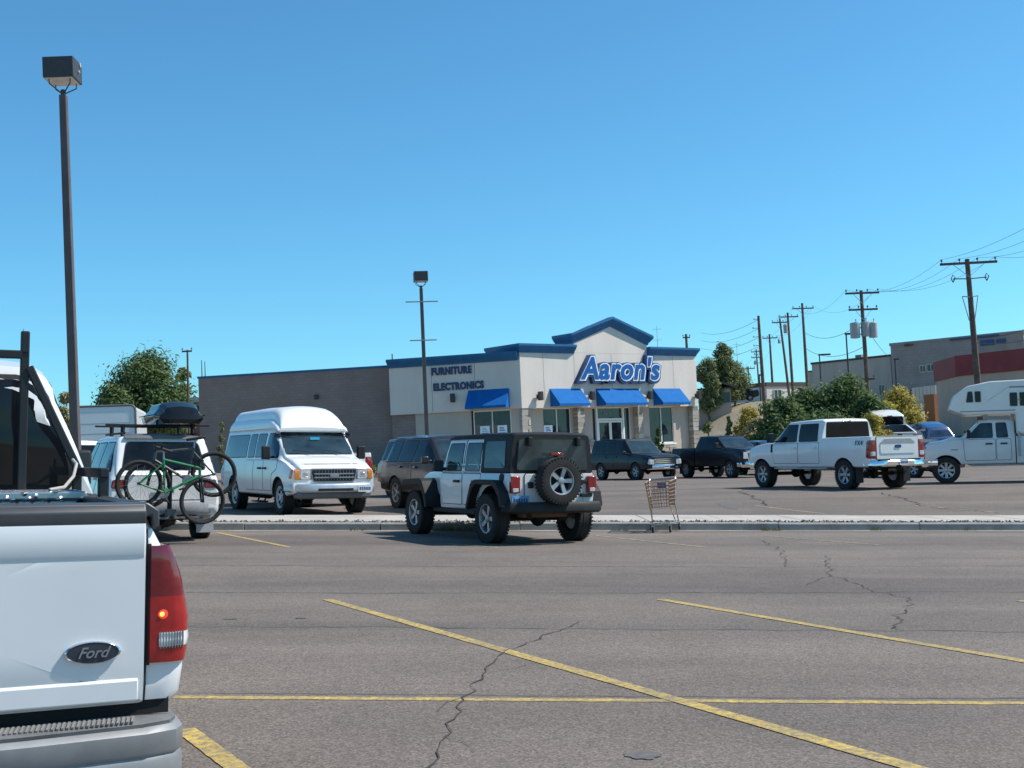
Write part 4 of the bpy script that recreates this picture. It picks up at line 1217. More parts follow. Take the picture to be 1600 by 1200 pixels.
def loft_mesh(st, step=0.12):
    ys = []
    for a, b in zip(st[:-1], st[1:]):
        k = max(1, int(math.ceil((b[0] - a[0]) / step)))
        ys += [a[0] + (b[0] - a[0]) * i / k for i in range(k)]
    ys.append(st[-1][0])
    mb = MB(); rings = []
    for y in ys:
        h = section(interp_st(st, y))
        ring = [(x, y, z) for x, z in h] + [(-x, y, z) for x, z in h[-2:0:-1]]
        rings.append(ring)
    n = len(rings[0])
    vs = [v for r_ in rings for v in r_]
    fs = [(i * n + j, i * n + (j + 1) % n, (i + 1) * n + (j + 1) % n, (i + 1) * n + j) for i in range(len(ys) - 1) for j in range(n)]
    # end caps as strips between the two halves
    h = n // 2
    for base in (0, (len(ys) - 1) * n):
        for j in range(h):
            a, b, c, d = j, j + 1, (n - j - 1) % n, (n - j) % n
            q = []
            for i in (a, b, c, d):
                if base + i not in q: q.append(base + i)
            if len(q) >= 3: fs.append(tuple(q))
    mb.add(vs, fs)
    return mb
class Vehicle:
    def __init__(s, name, label, cat, group=None):
        s.o = tag(empty(name), label, cat, group)
        s.bvh = None
        s.bodies = []
    # -------- bodies
    def loft(s, name, st, mat, arches=(), cavity=None, cavmat=None, step=0.12, parent=None):
        mb = loft_mesh(st, step)
        o = mb.build(name, mat, parent or s.o, smooth=32)
        if arches or cavity:
            c = MB()
            for y, z, r, w in arches:
                for sx in (-1, 1):
                    c.lathe([(r, 0), (r, .5)], 28, 'x', (sx * w - (.0 if sx > 0 else .5), y, z))
            if cavity: c.span(*cavity)
            cut = c.build('cutter', cavmat or UNDER, None, smooth=0)
            bpy.context.view_layer.update()
            par = o.parent; o.parent = None
            apply_bool(o, cut)
            o.parent = par
        s.bodies.append(o)
        s.retree()
        return o
    def retree(s):
        V, F = [], []
        for o in s.bodies:
            k = len(V)
            V += [v.co.copy() for v in o.data.vertices]
            F += [tuple(i + k for i in p.vertices) for p in o.data.polygons]
        s.bvh = BVHTree.FromPolygons(V, F)
    # -------- patches laid on the body
    def hit(s, a, b, view):
        if view == 'L': o, d = Vector((-4, a, b)), Vector((1, 0, 0))
        elif view == 'Rt': o, d = Vector((4, a, b)), Vector((-1, 0, 0))
        elif view == 'F': o, d = Vector((a, 12, b)), Vector((0, -1, 0))
        elif view == 'B': o, d = Vector((a, -12, b)), Vector((0, 1, 0))
        else: o, d = Vector((a, b, 6)), Vector((0, 0, -1))
        loc, nor, i, dist = s.bvh.ray_cast(o, d)
        if loc is None: return None, None
        if nor.dot(d) > 0: nor = -nor
        return loc, nor
    def patch_into(s, mb, poly, view, off, rnd=0.03, seg=0.09, skirt=True, flat=False):
        """rounded polygon laid on the body, lifted by off"""
        n = len(poly); P = [Vector((p[0], p[1])) for p in poly]
        out = []
        for i in range(n):
            p, a, b = P[i], P[i - 1], P[(i + 1) % n]
            r1 = min(rnd, (a - p).length * .45, (b - p).length * .45)
            if r1 < 1e-4: out.append(p); continue
            p0, p1 = p + (a - p).normalized() * r1, p + (b - p).normalized() * r1
            for k in range(4):
                t = k / 3; out.append(p0 * (1 - t) ** 2 + p * 2 * t * (1 - t) + p1 * t * t)
        dense = []
        for i in range(len(out)):
            a, b = out[i], out[(i + 1) % len(out)]
            k = max(1, int((b - a).length / seg))
            dense += [a.lerp(b, j / k) for j in range(k)]
        c = Vector((0, 0))
        for p in dense: c += p
        c /= len(dense)
        N = len(dense)
        rings = [1, .72, .4]
        pts = [c + (p - c) * k for k in rings for p in dense] + [c]
        L = []
        last = None
        hits = [s.hit(p.x, p.y, view) for p in pts]
        good = [h for h in hits if h[0] is not None]
        if not good: return
        ax = {'L': 0, 'Rt': 0, 'F': 1, 'B': 1, 'T': 2}[view]
        med = sorted(h[0][ax] for h in good)[len(good) // 2]
        dirn = {'L': Vector((-1, 0, 0)), 'Rt': Vector((1, 0, 0)), 'F': Vector((0, 1, 0)), 'B': Vector((0, -1, 0)), 'T': Vector((0, 0, 1))}[view]
        for p, h in zip(pts, hits):
            loc, nor = h
            if loc is None or abs(loc[ax] - med) > .9:
                loc = Vector((med, p.x, p.y)) if ax == 0 else Vector((p.x, med, p.y)) if ax == 1 else Vector((p.x, p.y, med))
                nor = dirn
            nn = dirn if flat else (nor + dirn).normalized()
            L.append(loc + nn * off)
        fs = []
        for r_ in range(len(rings) - 1):
            for j in range(N): fs.append((r_ * N + j, r_ * N + (j + 1) % N, (r_ + 1) * N + (j + 1) % N, (r_ + 1) * N + j))
        o_ = (len(rings) - 1) * N
        for j in range(N): fs.append((o_ + j, o_ + (j + 1) % N, len(rings) * N))
        if skirt:
            k = len(L)
            for j in range(N): L.append(L[j] - dirn * (off + .012))
            for j in range(N): fs.append((j, (j + 1) % N, k + (j + 1) % N, k + j))
        mb.add(L, fs)
    def patch(s, name, poly, view, mat, off=0.006, rnd=0.03, parent=None, frame=None, fw=0.018, **k):
        """one panel; with frame, a rubber surround is laid under it as part of the same piece"""
        mb = MB()
        s.patch_into(mb, poly, view, off, rnd, **k)
        o = mb.build(name, mat, parent or s.o, smooth=40)
        if frame is not None:
            c = sum((Vector(p) for p in poly), Vector((0, 0))) / len(poly)
            big = []
            n = len(poly)
            for i in range(n):
                p = Vector(poly[i]); a, b = Vector(poly[i - 1]), Vector(poly[(i + 1) % n])
                e1, e2 = (p - a).normalized(), (b - p).normalized()
                n1, n2 = Vector((e1.y, -e1.x)), Vector((e2.y, -e2.x))
                if n1.dot(p - c) < 0 and n2.dot(p - c) < 0: n1, n2 = -n1, -n2
                v = (n1 + n2)
                v = v / max(.4, v.length_squared / 2) if v.length > 1e-4 else n1
                big.append(tuple(p + v * fw))
            fb_ = MB(); s.patch_into(fb_, big, view, off * .45, rnd + fw * .6, **k)
            fb_.build('frame', frame, o, smooth=40)
        return o
    def both(s, name, poly, mat, **k):
        return [s.patch(name, poly, v, mat, **k) for v in ('L', 'Rt')]
    def door(s, poly, mat, handle=None, hmat=None, gap=0.012, off=0.005):
        for v, sx in (('L', -1), ('Rt', 1)):
            o = s.patch('door', poly, v, mat, off=off, rnd=.05, frame=SEAM, fw=gap)
            if handle:
                loc, nor = s.hit(handle[0], handle[1], v)
                if loc is not None:
                    m = MB(); x = loc.x + sx * .03
                    m.span((x - .018, handle[0] - .1, handle[1] - .022), (x + .018, handle[0] + .1, handle[1] + .022))
                    m.span((loc.x - .02, handle[0] - .1, handle[1] - .018), (loc.x + sx * .03, handle[0] - .07, handle[1] + .018)); m.span((loc.x - .02, handle[0] + .07, handle[1] - .018), (loc.x + sx * .03, handle[0] + .1, handle[1] + .018))
                    m.build('handle', hmat or mat, o, smooth=0, bevel=.008)
    def wheels(s, ws, r, w, rimmat, kind='spoke', rimr=None, n=7):
        """ws: (x, y) centres; left wheels turn their face to -x"""
        tm, rm = wheel_meshes(r, w, rimr or r * .6, rimmat, kind, n)
        for x, y in ws:
            t = link('wheel', tm, s.o); t.location = (x, y, r)
            if x < 0: t.rotation_euler = (0, 0, math.pi)
            q = link('rim', rm, t)
    def box(s, name, a, b, mat, bevel=0.012, parent=None, seg=2):
        mb = MB(); mb.span(a, b); return mb.build(name, mat, parent or s.o, smooth=35, bevel=bevel, seg=seg)
    def mirror(s, x, y, z, mat, size=(.2, .1, .2), stalk=.12, smat=None):
        for sx in (-1, 1):
            mb = MB(); mb.span((sx * (x + stalk), y - size[1] / 2, z), (sx * (x + stalk + size[0]), y + size[1] / 2, z + size[2]))
            mb.span((sx * (x - .03), y - .03, z + .02), (sx * (x + stalk + .02), y + .03, z + .08))
            o = mb.build('side_mirror', mat, s.o, bevel=.025, seg=3)
            mb = MB(); mb.span((sx * (x + stalk + .02), y - size[1] / 2 - .006, z + .02), (sx * (x + stalk + size[0] - .02), y - size[1] / 2 + .004, z + size[2] - .02)); mb.build('mirror_glass', GLASS_C, o, smooth=0)
    def under(s, y0, y1, w, z, axles, r, track):
        mb = MB()
        for sx in (-1, 1): mb.span((sx * w - .05, y0, z - .09), (sx * w + .05, y1, z + .06))
        for y in axles:
            mb.tube([(-track, y, r), (track, y, r)], .055, 10)
            mb.lathe([(0.02, -.14), (.1, -.12), (.15, 0), (.1, .12), (.02, .14)], 12, 'y', (.08 if y < 1 else .3, y, r))
        mb.span((-w, y0 + .3, z), (w, y1 - .2, z + .12))
        mb.tube([(.35, y0 + .2, z - .06), (.35, y0 + 1.6, z - .06)], .09, 10)
        mb.build('chassis', UNDER, s.o, smooth=35)
    def bumper(s, name, ypos, halfw, z0, z1, front=True, mat=None, depth=.12, wrap=.35, curve=.06):
        sg = 1 if front else -1
        halfw = halfw - depth * .75
        path = []
        if wrap: path.append((-halfw, ypos - sg * wrap, 0))
        for i in range(9):
            t = -1 + i / 4
            path.append((t * (halfw - (.0 if abs(t) < 1 else .0)) * (1 if abs(t) < 1 else .985), ypos - sg * curve * t * t - (sg * .05 if abs(t) == 1 else 0), 0))
        if wrap: path.append((halfw, ypos - sg * wrap, 0))
        if not front: pass
        h = z1 - z0
        sec = [(0, z0 + .02), (depth * .7, z0), (depth, z0 + h * .2), (depth, z0 + h * .75), (depth * .75, z1), (0, z1)]
        if front: sec = [(-a, b) for a, b in sec]
        mb = MB(); mb.sweep(path, sec)
        return mb.build(name, mat or CHROME, s.o, smooth=38)
    def plate(s, x, y, z, front=False, w=.31, h=.155, mat=None, txt=None):
        sg = 1 if front else -1
        o = s.box('licence_plate', (x - w / 2, y, z), (x + w / 2, y + sg * .012, z + h), mat or PLATE, bevel=0)
        mb = MB()
        r_ = random.Random(int(abs(x * 100 + z * 1000)))
        for i in range(6):
            xx = x - w * .36 + i * w * .145
            mb.span((xx - .014, y + sg * .0125, z + h * .25), (xx + .014, y + sg * .015, z + h * .7))
        mb.build('plate_characters', plain('plate_ink', (.03, .05, .14), .6), o, smooth=0)
        return o
    def place(s, px, d, anchor, heading, dz=0.0, tilt=1.0, scale=1.0):
        """put the local point anchor (x, y) on the ground under pixel column px at depth d; heading in degrees from straight away, + to the right"""
        p = below(px, d)
        h = R(heading)
        f = Vector((math.sin(h), math.cos(h), 0)); rt = Vector((math.cos(h), -math.sin(h), 0))
        n = gnormal(p.x, p.y, 1.2)
        n = (n * tilt + Vector((0, 0, 1 - tilt))).normalized()
        f = (f - n * f.dot(n)).normalized(); rt = f.cross(n)
        o = p - (rt * anchor[0] + f * anchor[1]) * scale
        o.z += dz
        s.o.matrix_world = Matrix(((rt.x, f.x, n.x, o.x), (rt.y, f.y, n.y, o.y), (rt.z, f.z, n.z, o.z), (0, 0, 0, 1))) @ Matrix.Diagonal((scale, scale, scale, 1))
        return s
_wm = {}
def wheel_meshes(r, w, rr, rimmat, kind, n):
    key = (round(r, 3), round(w, 3), round(rr, 3), rimmat.name, kind, n)
    if key in _wm: return _wm[key]
    h = w / 2
    mb = MB()
    prof = [(rr, -h * .8), (rr + .015, -h * .95), (r * .86, -h), (r * .95, -h * .95), (r, -h * .75)]
    prof += [(r - .008, -h * .4), (r, -h * .36), (r, h * .36), (r - .008, h * .4)]
    prof += [(r, h * .75), (r * .95, h * .95), (r * .86, h), (rr + .015, h * .95), (rr, h * .8)]
    mb.lathe(prof, 40, 'x', close=True)
    # tread blocks on the shoulders
    for k in range(40):
        a = 2 * math.pi * k / 40
        for sx in (-1, 1):
            ca, sa = math.cos(a), math.sin(a); rot = Matrix.Rotation(a, 3, 'X')
            mb.box(rot @ Vector((sx * h * .86, r * .985, 0)), (h * .3, .022, .03), rot)
    tm = mb.mesh('wheel', 30); tm.materials.append(TYRE)
    q = MB()
    # barrel and dish (outer face towards +x)
    q.lathe([(rr * 1.0, h * .8), (rr * 1.02, h * .9), (rr * .95, h * .86), (rr * .9, h * .55), (rr * .86, -h * .5), (0.01, -h * .55)], 36, 'x', cap=False)
    q.cm = 0
    if kind == 'spoke':
        for k in range(n):
            a = 2 * math.pi * k / n; rot = Matrix.Rotation(a, 3, 'X')
            vs = [Vector((h * .62, rr * .12, -rr * .12)), Vector((h * .62, rr * .12, rr * .12)), Vector((h * .74, rr * .96, rr * .17)), Vector((h * .74, rr * .96, -rr * .17))]
            bk = [v + Vector((-h * .35, 0, 0)) for v in vs]
            q.add([rot @ v for v in vs + bk], [(0, 1, 2, 3), (0, 4, 5, 1), (1, 5, 6, 2), (2, 6, 7, 3), (3, 7, 4, 0)])
        q.lathe([(rr * .26, h * .2), (rr * .25, h * .72), (rr * .16, h * .78), (.005, h * .78)], 16, 'x')
    else:
        q.lathe([(rr * .9, h * .5), (rr * .75, h * .62), (rr * .55, h * .5), (rr * .35, h * .55), (rr * .3, h * .85), (.005, h * .9)], 28, 'x', cap=False)
    q.cm = 1
    q.lathe([(rr * .885, h * .05), (rr * .88, h * .12), (.01, h * .12)], 24, 'x', cap=False)
    if kind == 'steel':
        for k in range(8):
            a = 2 * math.pi * k / 8; rot = Matrix.Rotation(a, 3, 'X')
            q.box(rot @ Vector((h * .6, rr * .68, 0)), (.03, .05, .06), rot)
    rm = q.mesh('rim', 30); rm.materials.append(rimmat); rm.materials.append(UNDER)
    _wm[key] = (tm, rm)
    return tm, rm
def mir(poly): return [(-x, z) for x, z in poly]

def pickup(name, label, P, paintm, group=None, tint=None):
    """crew or extended cab pickup. y = 0 at the rear axle, nose towards +y"""
    V = Vehicle(name, label, 'pickup truck', group)
    W, zb, r = P['W'], P['zb'], P['r']
    wb, yf, yc, yh, yb, ye = P['wb'], P['yf'], P['yc'], P['yh'], P['yb'], P['ye']   # front axle, nose, cowl, header, cab back, bed end
    zh, zc, zl, zr, zbed = P['zh'], P['zc'], P['zl'], P['zr'], P['zbed']           # hood nose, cowl, belt, roof, bed rail
    wr = P.get('wr', W * .8)
    zm = zb + .42
    ar = r * 1.16
    st = [
        [yb, zb, W - .05, zm, W - .015, zl, W - .05, zr - .07, wr - .03, .08, .01],
        [yb + .1, zb, W - .04, zm, W - .01, zl, W - .045, zr - .005, wr, .09, .02],
        [yb + .7, zb, W - .04, zm, W - .01, zl, W - .045, zr, wr + .01, .09, .03],
        [yh, zb, W - .04, zm, W - .01, zl, W - .045, zr - .035, wr, .09, .03],
        [yc, zb, W - .04, zm, W - .005, zc - .06, W - .05, zc, W - .14, .045, .02],
        [yc + .25, zb, W - .03, zm, W, zc - .06, W - .05, zc + .0, W - .14, .05, .035],
        [yf - .45, zb, W - .03, zm, W, zh - .05, W - .06, zh, W - .15, .06, .04],
        [yf - .16, zb + .02, W - .04, zm, W - .03, zh - .09, W - .1, zh - .03, W - .2, .06, .03],
        [yf - .05, zb + .05, W - .08, zm, W - .06, zh - .13, W - .13, zh - .09, W - .24, .04, .01],
        [yf, zb + .08, W - .12, zm, W - .09, zh - .18, W - .15, zh - .14, W - .26, .03, 0]]
    V.loft('cab', st, paintm, [(wb, r, ar, W - .32)])
    bst = [[ye, zb + .16, W - .12, zm, W - .1, zbed - .1, W - .1, zbed, W - .11, .04, 0],
           [ye + .035, zb + .08, W - .05, zm, W - .04, zbed - .1, W - .055, zbed, W - .065, .04, 0],
           [ye + .14, zb, W - .03, zm, W - .008, zbed - .1, W - .035, zbed, W - .045, .04, 0],
           [-.3, zb, W - .03, zm, W, zbed - .1, W - .03, zbed, W - .04, .04, 0],
           [yb - .03, zb, W - .03, zm, W, zbed - .1, W - .03, zbed, W - .04, .04, 0]]
    bw = W - .15
    V.loft('bed', bst, paintm, [(0, r, ar, W - .3)], ((-bw, ye + .09, zbed - P.get('deep', .52)), (bw, yb - .1, zbed + .5)), P.get('liner', GREY_PL))
    gl = tint or GLASS_D
    # side glass
    zt = zr - .13
    nd = P.get('doors', 2)
    sl = (yc - yh) / (zr - zc)                     # windscreen slope
    y_b0 = zl + .035
    ya = yc - (y_b0 - zc) * sl - .16
    yt = yc - (zt - zc) * sl - .13
    if nd == 2:
        ym = P.get('ym', (yb + ya) / 2 - .02)
        V.both('window', [(ym + .07, y_b0), (ya, y_b0), (yt, zt), (ym + .07, zt)], gl, rnd=.04, frame=RUBBER)
        V.both('window', [(yb + .2, y_b0), (ym - .06, y_b0), (ym - .06, zt), (yb + .24, zt)], gl, rnd=.04, frame=RUBBER)
        V.door([(ym - .0, zb + .12), (yc - .1, zb + .12), (yc - .06, zl - .02), (ym, zl - .02)], paintm, (ym + .18, zl - .16), P.get('hm'))
        V.door([(yb + .12, zb + .12), (ym - .04, zb + .12), (ym - .04, zl - .02), (yb + .12, zl - .02)], paintm, (yb + .32, zl - .16), P.get('hm'))
    else:
        V.both('window', [(yb + .5, y_b0), (ya, y_b0), (yt, zt), (yb + .5, zt)], gl, rnd=.04, frame=RUBBER)
        V.both('window', [(yb + .14, y_b0), (yb + .42, y_b0), (yb + .42, zt), (yb + .16, zt)], gl, rnd=.04, frame=RUBBER)
        V.door([(yb + .46, zb + .12), (yc - .1, zb + .12), (yc - .06, zl - .02), (yb + .46, zl - .02)], paintm, (yb + .66, zl - .16), P.get('hm'))
    wv = wr - .09
    V.patch('windscreen', [(-W + .24, zc + .05), (W - .24, zc + .05), (wv + .02, zr - .11), (-wv - .02, zr - .11)], 'F', GLASS_C, rnd=.05, frame=RUBBER)
    V.patch('rear_window', [(-wv - .04, zl + .05), (wv + .04, zl + .05), (wv - .01, zr - .1), (-wv + .01, zr - .1)], 'B', gl, rnd=.05, frame=RUBBER)
    V.patch('brake_light', [(-.14, zr - .075), (.14, zr - .075), (.14, zr - .035), (-.14, zr - .035)], 'B', RED_L, rnd=.01, off=.012)
    # nose
    gz0, gz1 = zb + .2, zh - .18
    V.patch('grille', [(-W + .42, gz0), (W - .42, gz0), (W - .36, gz1), (-W + .36, gz1)], 'F', PLASTIC, off=.012, rnd=.06, frame=P.get('grim', CHROME), fw=.04)
    for k in range(3):
        zz = gz0 + (gz1 - gz0) * (k + .7) / 3.4
        V.patch('grille_bar', [(-W + .42, zz - .03), (W - .42, zz - .03), (W - .42, zz + .03), (-W + .42, zz + .03)], 'F', P.get('grim', CHROME), off=.03, rnd=.02)
    hl = [(W - .36, gz0 + .12), (W - .1, gz0 + .12), (W - .13, gz1 + .02), (W - .34, gz1 + .02)]
    for q in (hl, mir(hl)): V.patch('headlight', q, 'F', CLEAR_L, off=.015, rnd=.04, frame=PLASTIC)
    V.bumper('front_bumper', yf + .03, W - .04, zb - .06, zb + .2, True, P.get('bm', CHROME), .1, .4, .12)
    # tail
    tz0, tz1 = zb + .17, zbed - .05
    tw = W - .28
    tg = V.patch('tailgate', [(-tw, tz0), (tw, tz0), (tw, tz1 + .02), (-tw, tz1 + .02)], 'B', paintm, off=.02, rnd=.03, frame=SEAM, fw=.014)
    V.patch('tailgate_panel', [(-tw + .12, tz0 + .2), (tw - .12, tz0 + .2), (tw - .12, tz1 - .14), (-tw + .12, tz1 - .14)], 'B', paintm, off=.034, rnd=.06, parent=tg)
    V.patch('tailgate_handle', [(-.12, tz1 - .1), (.12, tz1 - .1), (.12, tz1 - .03), (-.12, tz1 - .03)], 'B', PLASTIC, off=.04, rnd=.02, parent=tg)
    tl = [(tw + .02, tz0 + .06), (W - .045, tz0 + .06), (W - .045, tz1 - .06), (tw + .02, tz1 - .06)]
    for q in (tl, mir(tl)):
        t = V.patch('tail_light', q, 'B', RED_L, off=.02, rnd=.03)
        c_ = sum(p[0] for p in q) / 4; hw = (W - tw) * .28
        V.patch('reverse_lamp', [(c_ - hw, tz0 + .14), (c_ + hw, tz0 + .14), (c_ + hw, tz0 + .26), (c_ - hw, tz0 + .26)], 'B', CLEAR_L, off=.028, rnd=.02, parent=t)
    tls = [(ye + .02, tz0 + .06), (ye + .13, tz0 + .1), (ye + .1, tz1 - .1), (ye + .02, tz1 - .06)]
    V.both('tail_light', tls, RED_L, off=.006, rnd=.02)
    V.bumper('rear_bumper', ye - .02, W - .06, zb + .0, zb + .2, False, P.get('bm', CHROME), .16, .3, .03)
    V.box('bumper_step', (-W + .25, ye - .16, zb + .2), (W - .25, ye + .0, zb + .215), PLASTIC, bevel=.004)
    if P.get('plate', True): V.plate(P.get('px', 0.0), ye - .2, zb + .04)
    V.mirror(W - .05, yc - .22, zl + .02, P.get('mm', PLASTIC), P.get('ms', (.2, .1, .26)), .1)
    V.under(ye + .1, yf - .2, .42, zb + .08, (0, wb), r, W - .25)
    tr = W - .17
    V.wheels([(-tr, 0), (tr, 0), (-tr, wb), (tr, wb)], r, P.get('tw', .28), P.get('rim', ALLOY), P.get('rk', 'spoke'), n=P.get('rn', 6))
    for sx in (-1, 1):
        if P.get('board', True):
            V.box('running_board', (sx * (W - .14), .75, zb - .06), (sx * (W + .02), wb - .72, zb - .01), P.get('bdm', ALLOY), bevel=.015)
    for sx in (-1, 1): V.box('mud_flap', (sx * (W - .3), -.5 * 1.0 - .02, r * .45), (sx * (W - .05), -.5, zb + .1), RUBBER, bevel=0)
    return V
def wagon(name, label, cat, P, paintm, group=None, tint=None):
    """SUV, sedan or hatch from one loft. y = 0 rear axle"""
    V = Vehicle(name, label, cat, group)
    W, zb, r, wb = P['W'], P['zb'], P['r'], P['wb']
    yf, yc, yh, yr, ye = P['yf'], P['yc'], P['yh'], P['yr'], P['ye']
    zh, zc, zl, zr = P['zh'], P['zc'], P['zl'], P['zr']
    wr = P.get('wr', W * .72); zm = zb + .38; ar = r * 1.14
    yt = P.get('yt', ye)                           # rear window foot (== ye for wagons, further forward for sedans)
    zk = P.get('zk', zl)                           # boot height
    st = []
    st.append([ye, zb + .12, W - .12, zm, W - .1, zk - .14, W - .12, zk - .04, W - .2, .05, 0])
    st.append([ye + .06, zb + .04, W - .06, zm, W - .05, zk - .1, W - .08, zk, W - .16, .05, .01])
    if yt > ye + .1:
        st.append([yt, zb, W - .04, zm, W - .01, zk - .07, W - .06, zk, W - .15, .05, .02])
    st.append([yr, zb, W - .03, zm, W, zl, W - .05, zr - .02, wr, .09, .02])
    st.append([(yr + yh) / 2, zb, W - .03, zm, W, zl, W - .05, zr, wr + .01, .09, .03])
    st.append([yh, zb, W - .03, zm, W, zl, W - .05, zr - .03, wr, .09, .03])
    st.append([yc, zb, W - .03, zm, W, zc - .06, W - .06, zc, W - .15, .05, .03])
    st.append([yf - .4, zb, W - .04, zm, W - .02, zh - .05, W - .07, zh, W - .18, .06, .04])
    st.append([yf - .14, zb + .02, W - .08, zm, W - .06, zh - .09, W - .11, zh - .03, W - .22, .06, .03])
    st.append([yf - .03, zb + .04, W - .13, zm, W - .11, zh - .14, W - .16, zh - .07, W - .27, .05, .02])
    st.append([yf, zb + .06, W - .18, zm, W - .16, zh - .2, W - .21, zh - .13, W - .32, .04, 0])
    V.loft('body', st, paintm, [(wb, r, ar, W - .3), (0, r, ar, W - .3)])
    gl = tint or GLASS_D
    zt = zr - .12; y0 = zl + .03
    sl = (yc - yh) / (zr - zc); sr = (yr - yt) / (zr - zk)
    ya, yb2 = yc - (y0 - zc) * sl - .18, yc - (zt - zc) * sl - .14
    yra, yrb = yt + (y0 - zk) * sr + .16, yt + (zt - zk) * sr + .14
    ym = P.get('ym', ya - 1.15); ym2 = P.get('ym2', ym - .95)
    V.both('window', [(ym + .05, y0), (ya, y0), (yb2, zt), (ym + .05, zt)], gl, frame=RUBBER)
    if P.get('win3', True) and ym2 > yrb + .15:
        V.both('window', [(ym2 + .05, y0), (ym - .04, y0), (ym - .04, zt), (ym2 + .05, zt)], gl, frame=RUBBER)
        V.both('window', [(yra, y0), (ym2 - .05, y0), (ym2 - .05, zt), (yrb, zt)], gl, frame=RUBBER)
    else:
        V.both('window', [(yra, y0), (ym - .04, y0), (ym - .04, zt), (yrb, zt)], gl, frame=RUBBER)
    V.door([(ym, zb + .1), (yc - .14, zb + .1), (yc - .1, zl - .02), (ym, zl - .02)], paintm, (ym + .18, zl - .1), P.get('hm'))
    V.door([(max(ym2, .42), zb + .1), (ym - .03, zb + .1), (ym - .03, zl - .02), (ym2, zl - .02), (ym2, zb + .55)], paintm, (ym2 + .2, zl - .1), P.get('hm'))
    wv = wr - .12
    V.patch('windscreen', [(-W + .26, zc + .05), (W - .26, zc + .05), (wv, zr - .1), (-wv, zr - .1)], 'F', GLASS_C, rnd=.05, frame=RUBBER)
    V.patch('rear_window', [(-W + .28, zk + .06), (W - .28, zk + .06), (wv - .02, zr - .12), (-wv + .02, zr - .12)], 'B', gl, rnd=.06, frame=RUBBER)
    gz0, gz1 = zb + .24, zh - .22
    V.patch('grille', [(-W + .46, gz0), (W - .46, gz0), (W - .42, gz1), (-W + .42, gz1)], 'F', PLASTIC, off=.012, rnd=.06, frame=P.get('grim', CHROME), fw=.03)
    for k in range(P.get('bars', 2)):
        zz = gz0 + (gz1 - gz0) * (k + .8) / (P.get('bars', 2) + .6)
        V.patch('grille_bar', [(-W + .45, zz - .025), (W - .45, zz - .025), (W - .45, zz + .025), (-W + .45, zz + .025)], 'F', P.get('grim', CHROME), off=.03, rnd=.02)
    hl = [(W - .4, gz1 - .22), (W - .1, gz1 - .2), (W - .13, gz1 + .02), (W - .4, gz1)]
    for q in (hl, mir(hl)): V.patch('headlight', q, 'F', CLEAR_L, off=.014, rnd=.04, frame=PLASTIC)
    V.bumper('front_bumper', yf + .01, W - .1, zb + .0, zb + .22, True, P.get('bm', paintm), .1, .4, .14)
    if P.get('fplate', True): V.plate(0, yf + .12, zb + .05, True)
    tz = P.get('tz', (zk - .42, zk - .08))
    tl = [(W - .3, tz[0]), (W - .1, tz[0]), (W - .12, tz[1]), (W - .3, tz[1])]
    for q in (tl, mir(tl)): V.patch('tail_light', q, 'B', RED_L, off=.015, rnd=.03, frame=PLASTIC, fw=.01)
    V.patch('tailgate', [(-W + .32, zb + .28), (W - .32, zb + .28), (W - .34, zk - .05), (-W + .34, zk - .05)], 'B', paintm, off=.01, rnd=.04, frame=SEAM, fw=.012)
    V.bumper('rear_bumper', ye - .02, W - .1, zb + .04, zb + .26, False, P.get('bm', paintm), .1, .4, .1)
    V.plate(0, ye - .04, zk - .36)
    V.mirror(W - .06, yc - .28, zl + .0, P.get('mm', paintm), (.17, .1, .16), .06)
    V.under(ye + .15, yf - .3, .4, zb + .06, (0, wb), r, W - .25)
    tr = W - .14
    V.wheels([(-tr, 0), (tr, 0), (-tr, wb), (tr, wb)], r, P.get('tw', .24), P.get('rim', ALLOY), P.get('rk', 'spoke'), n=P.get('rn', 5))
    return V
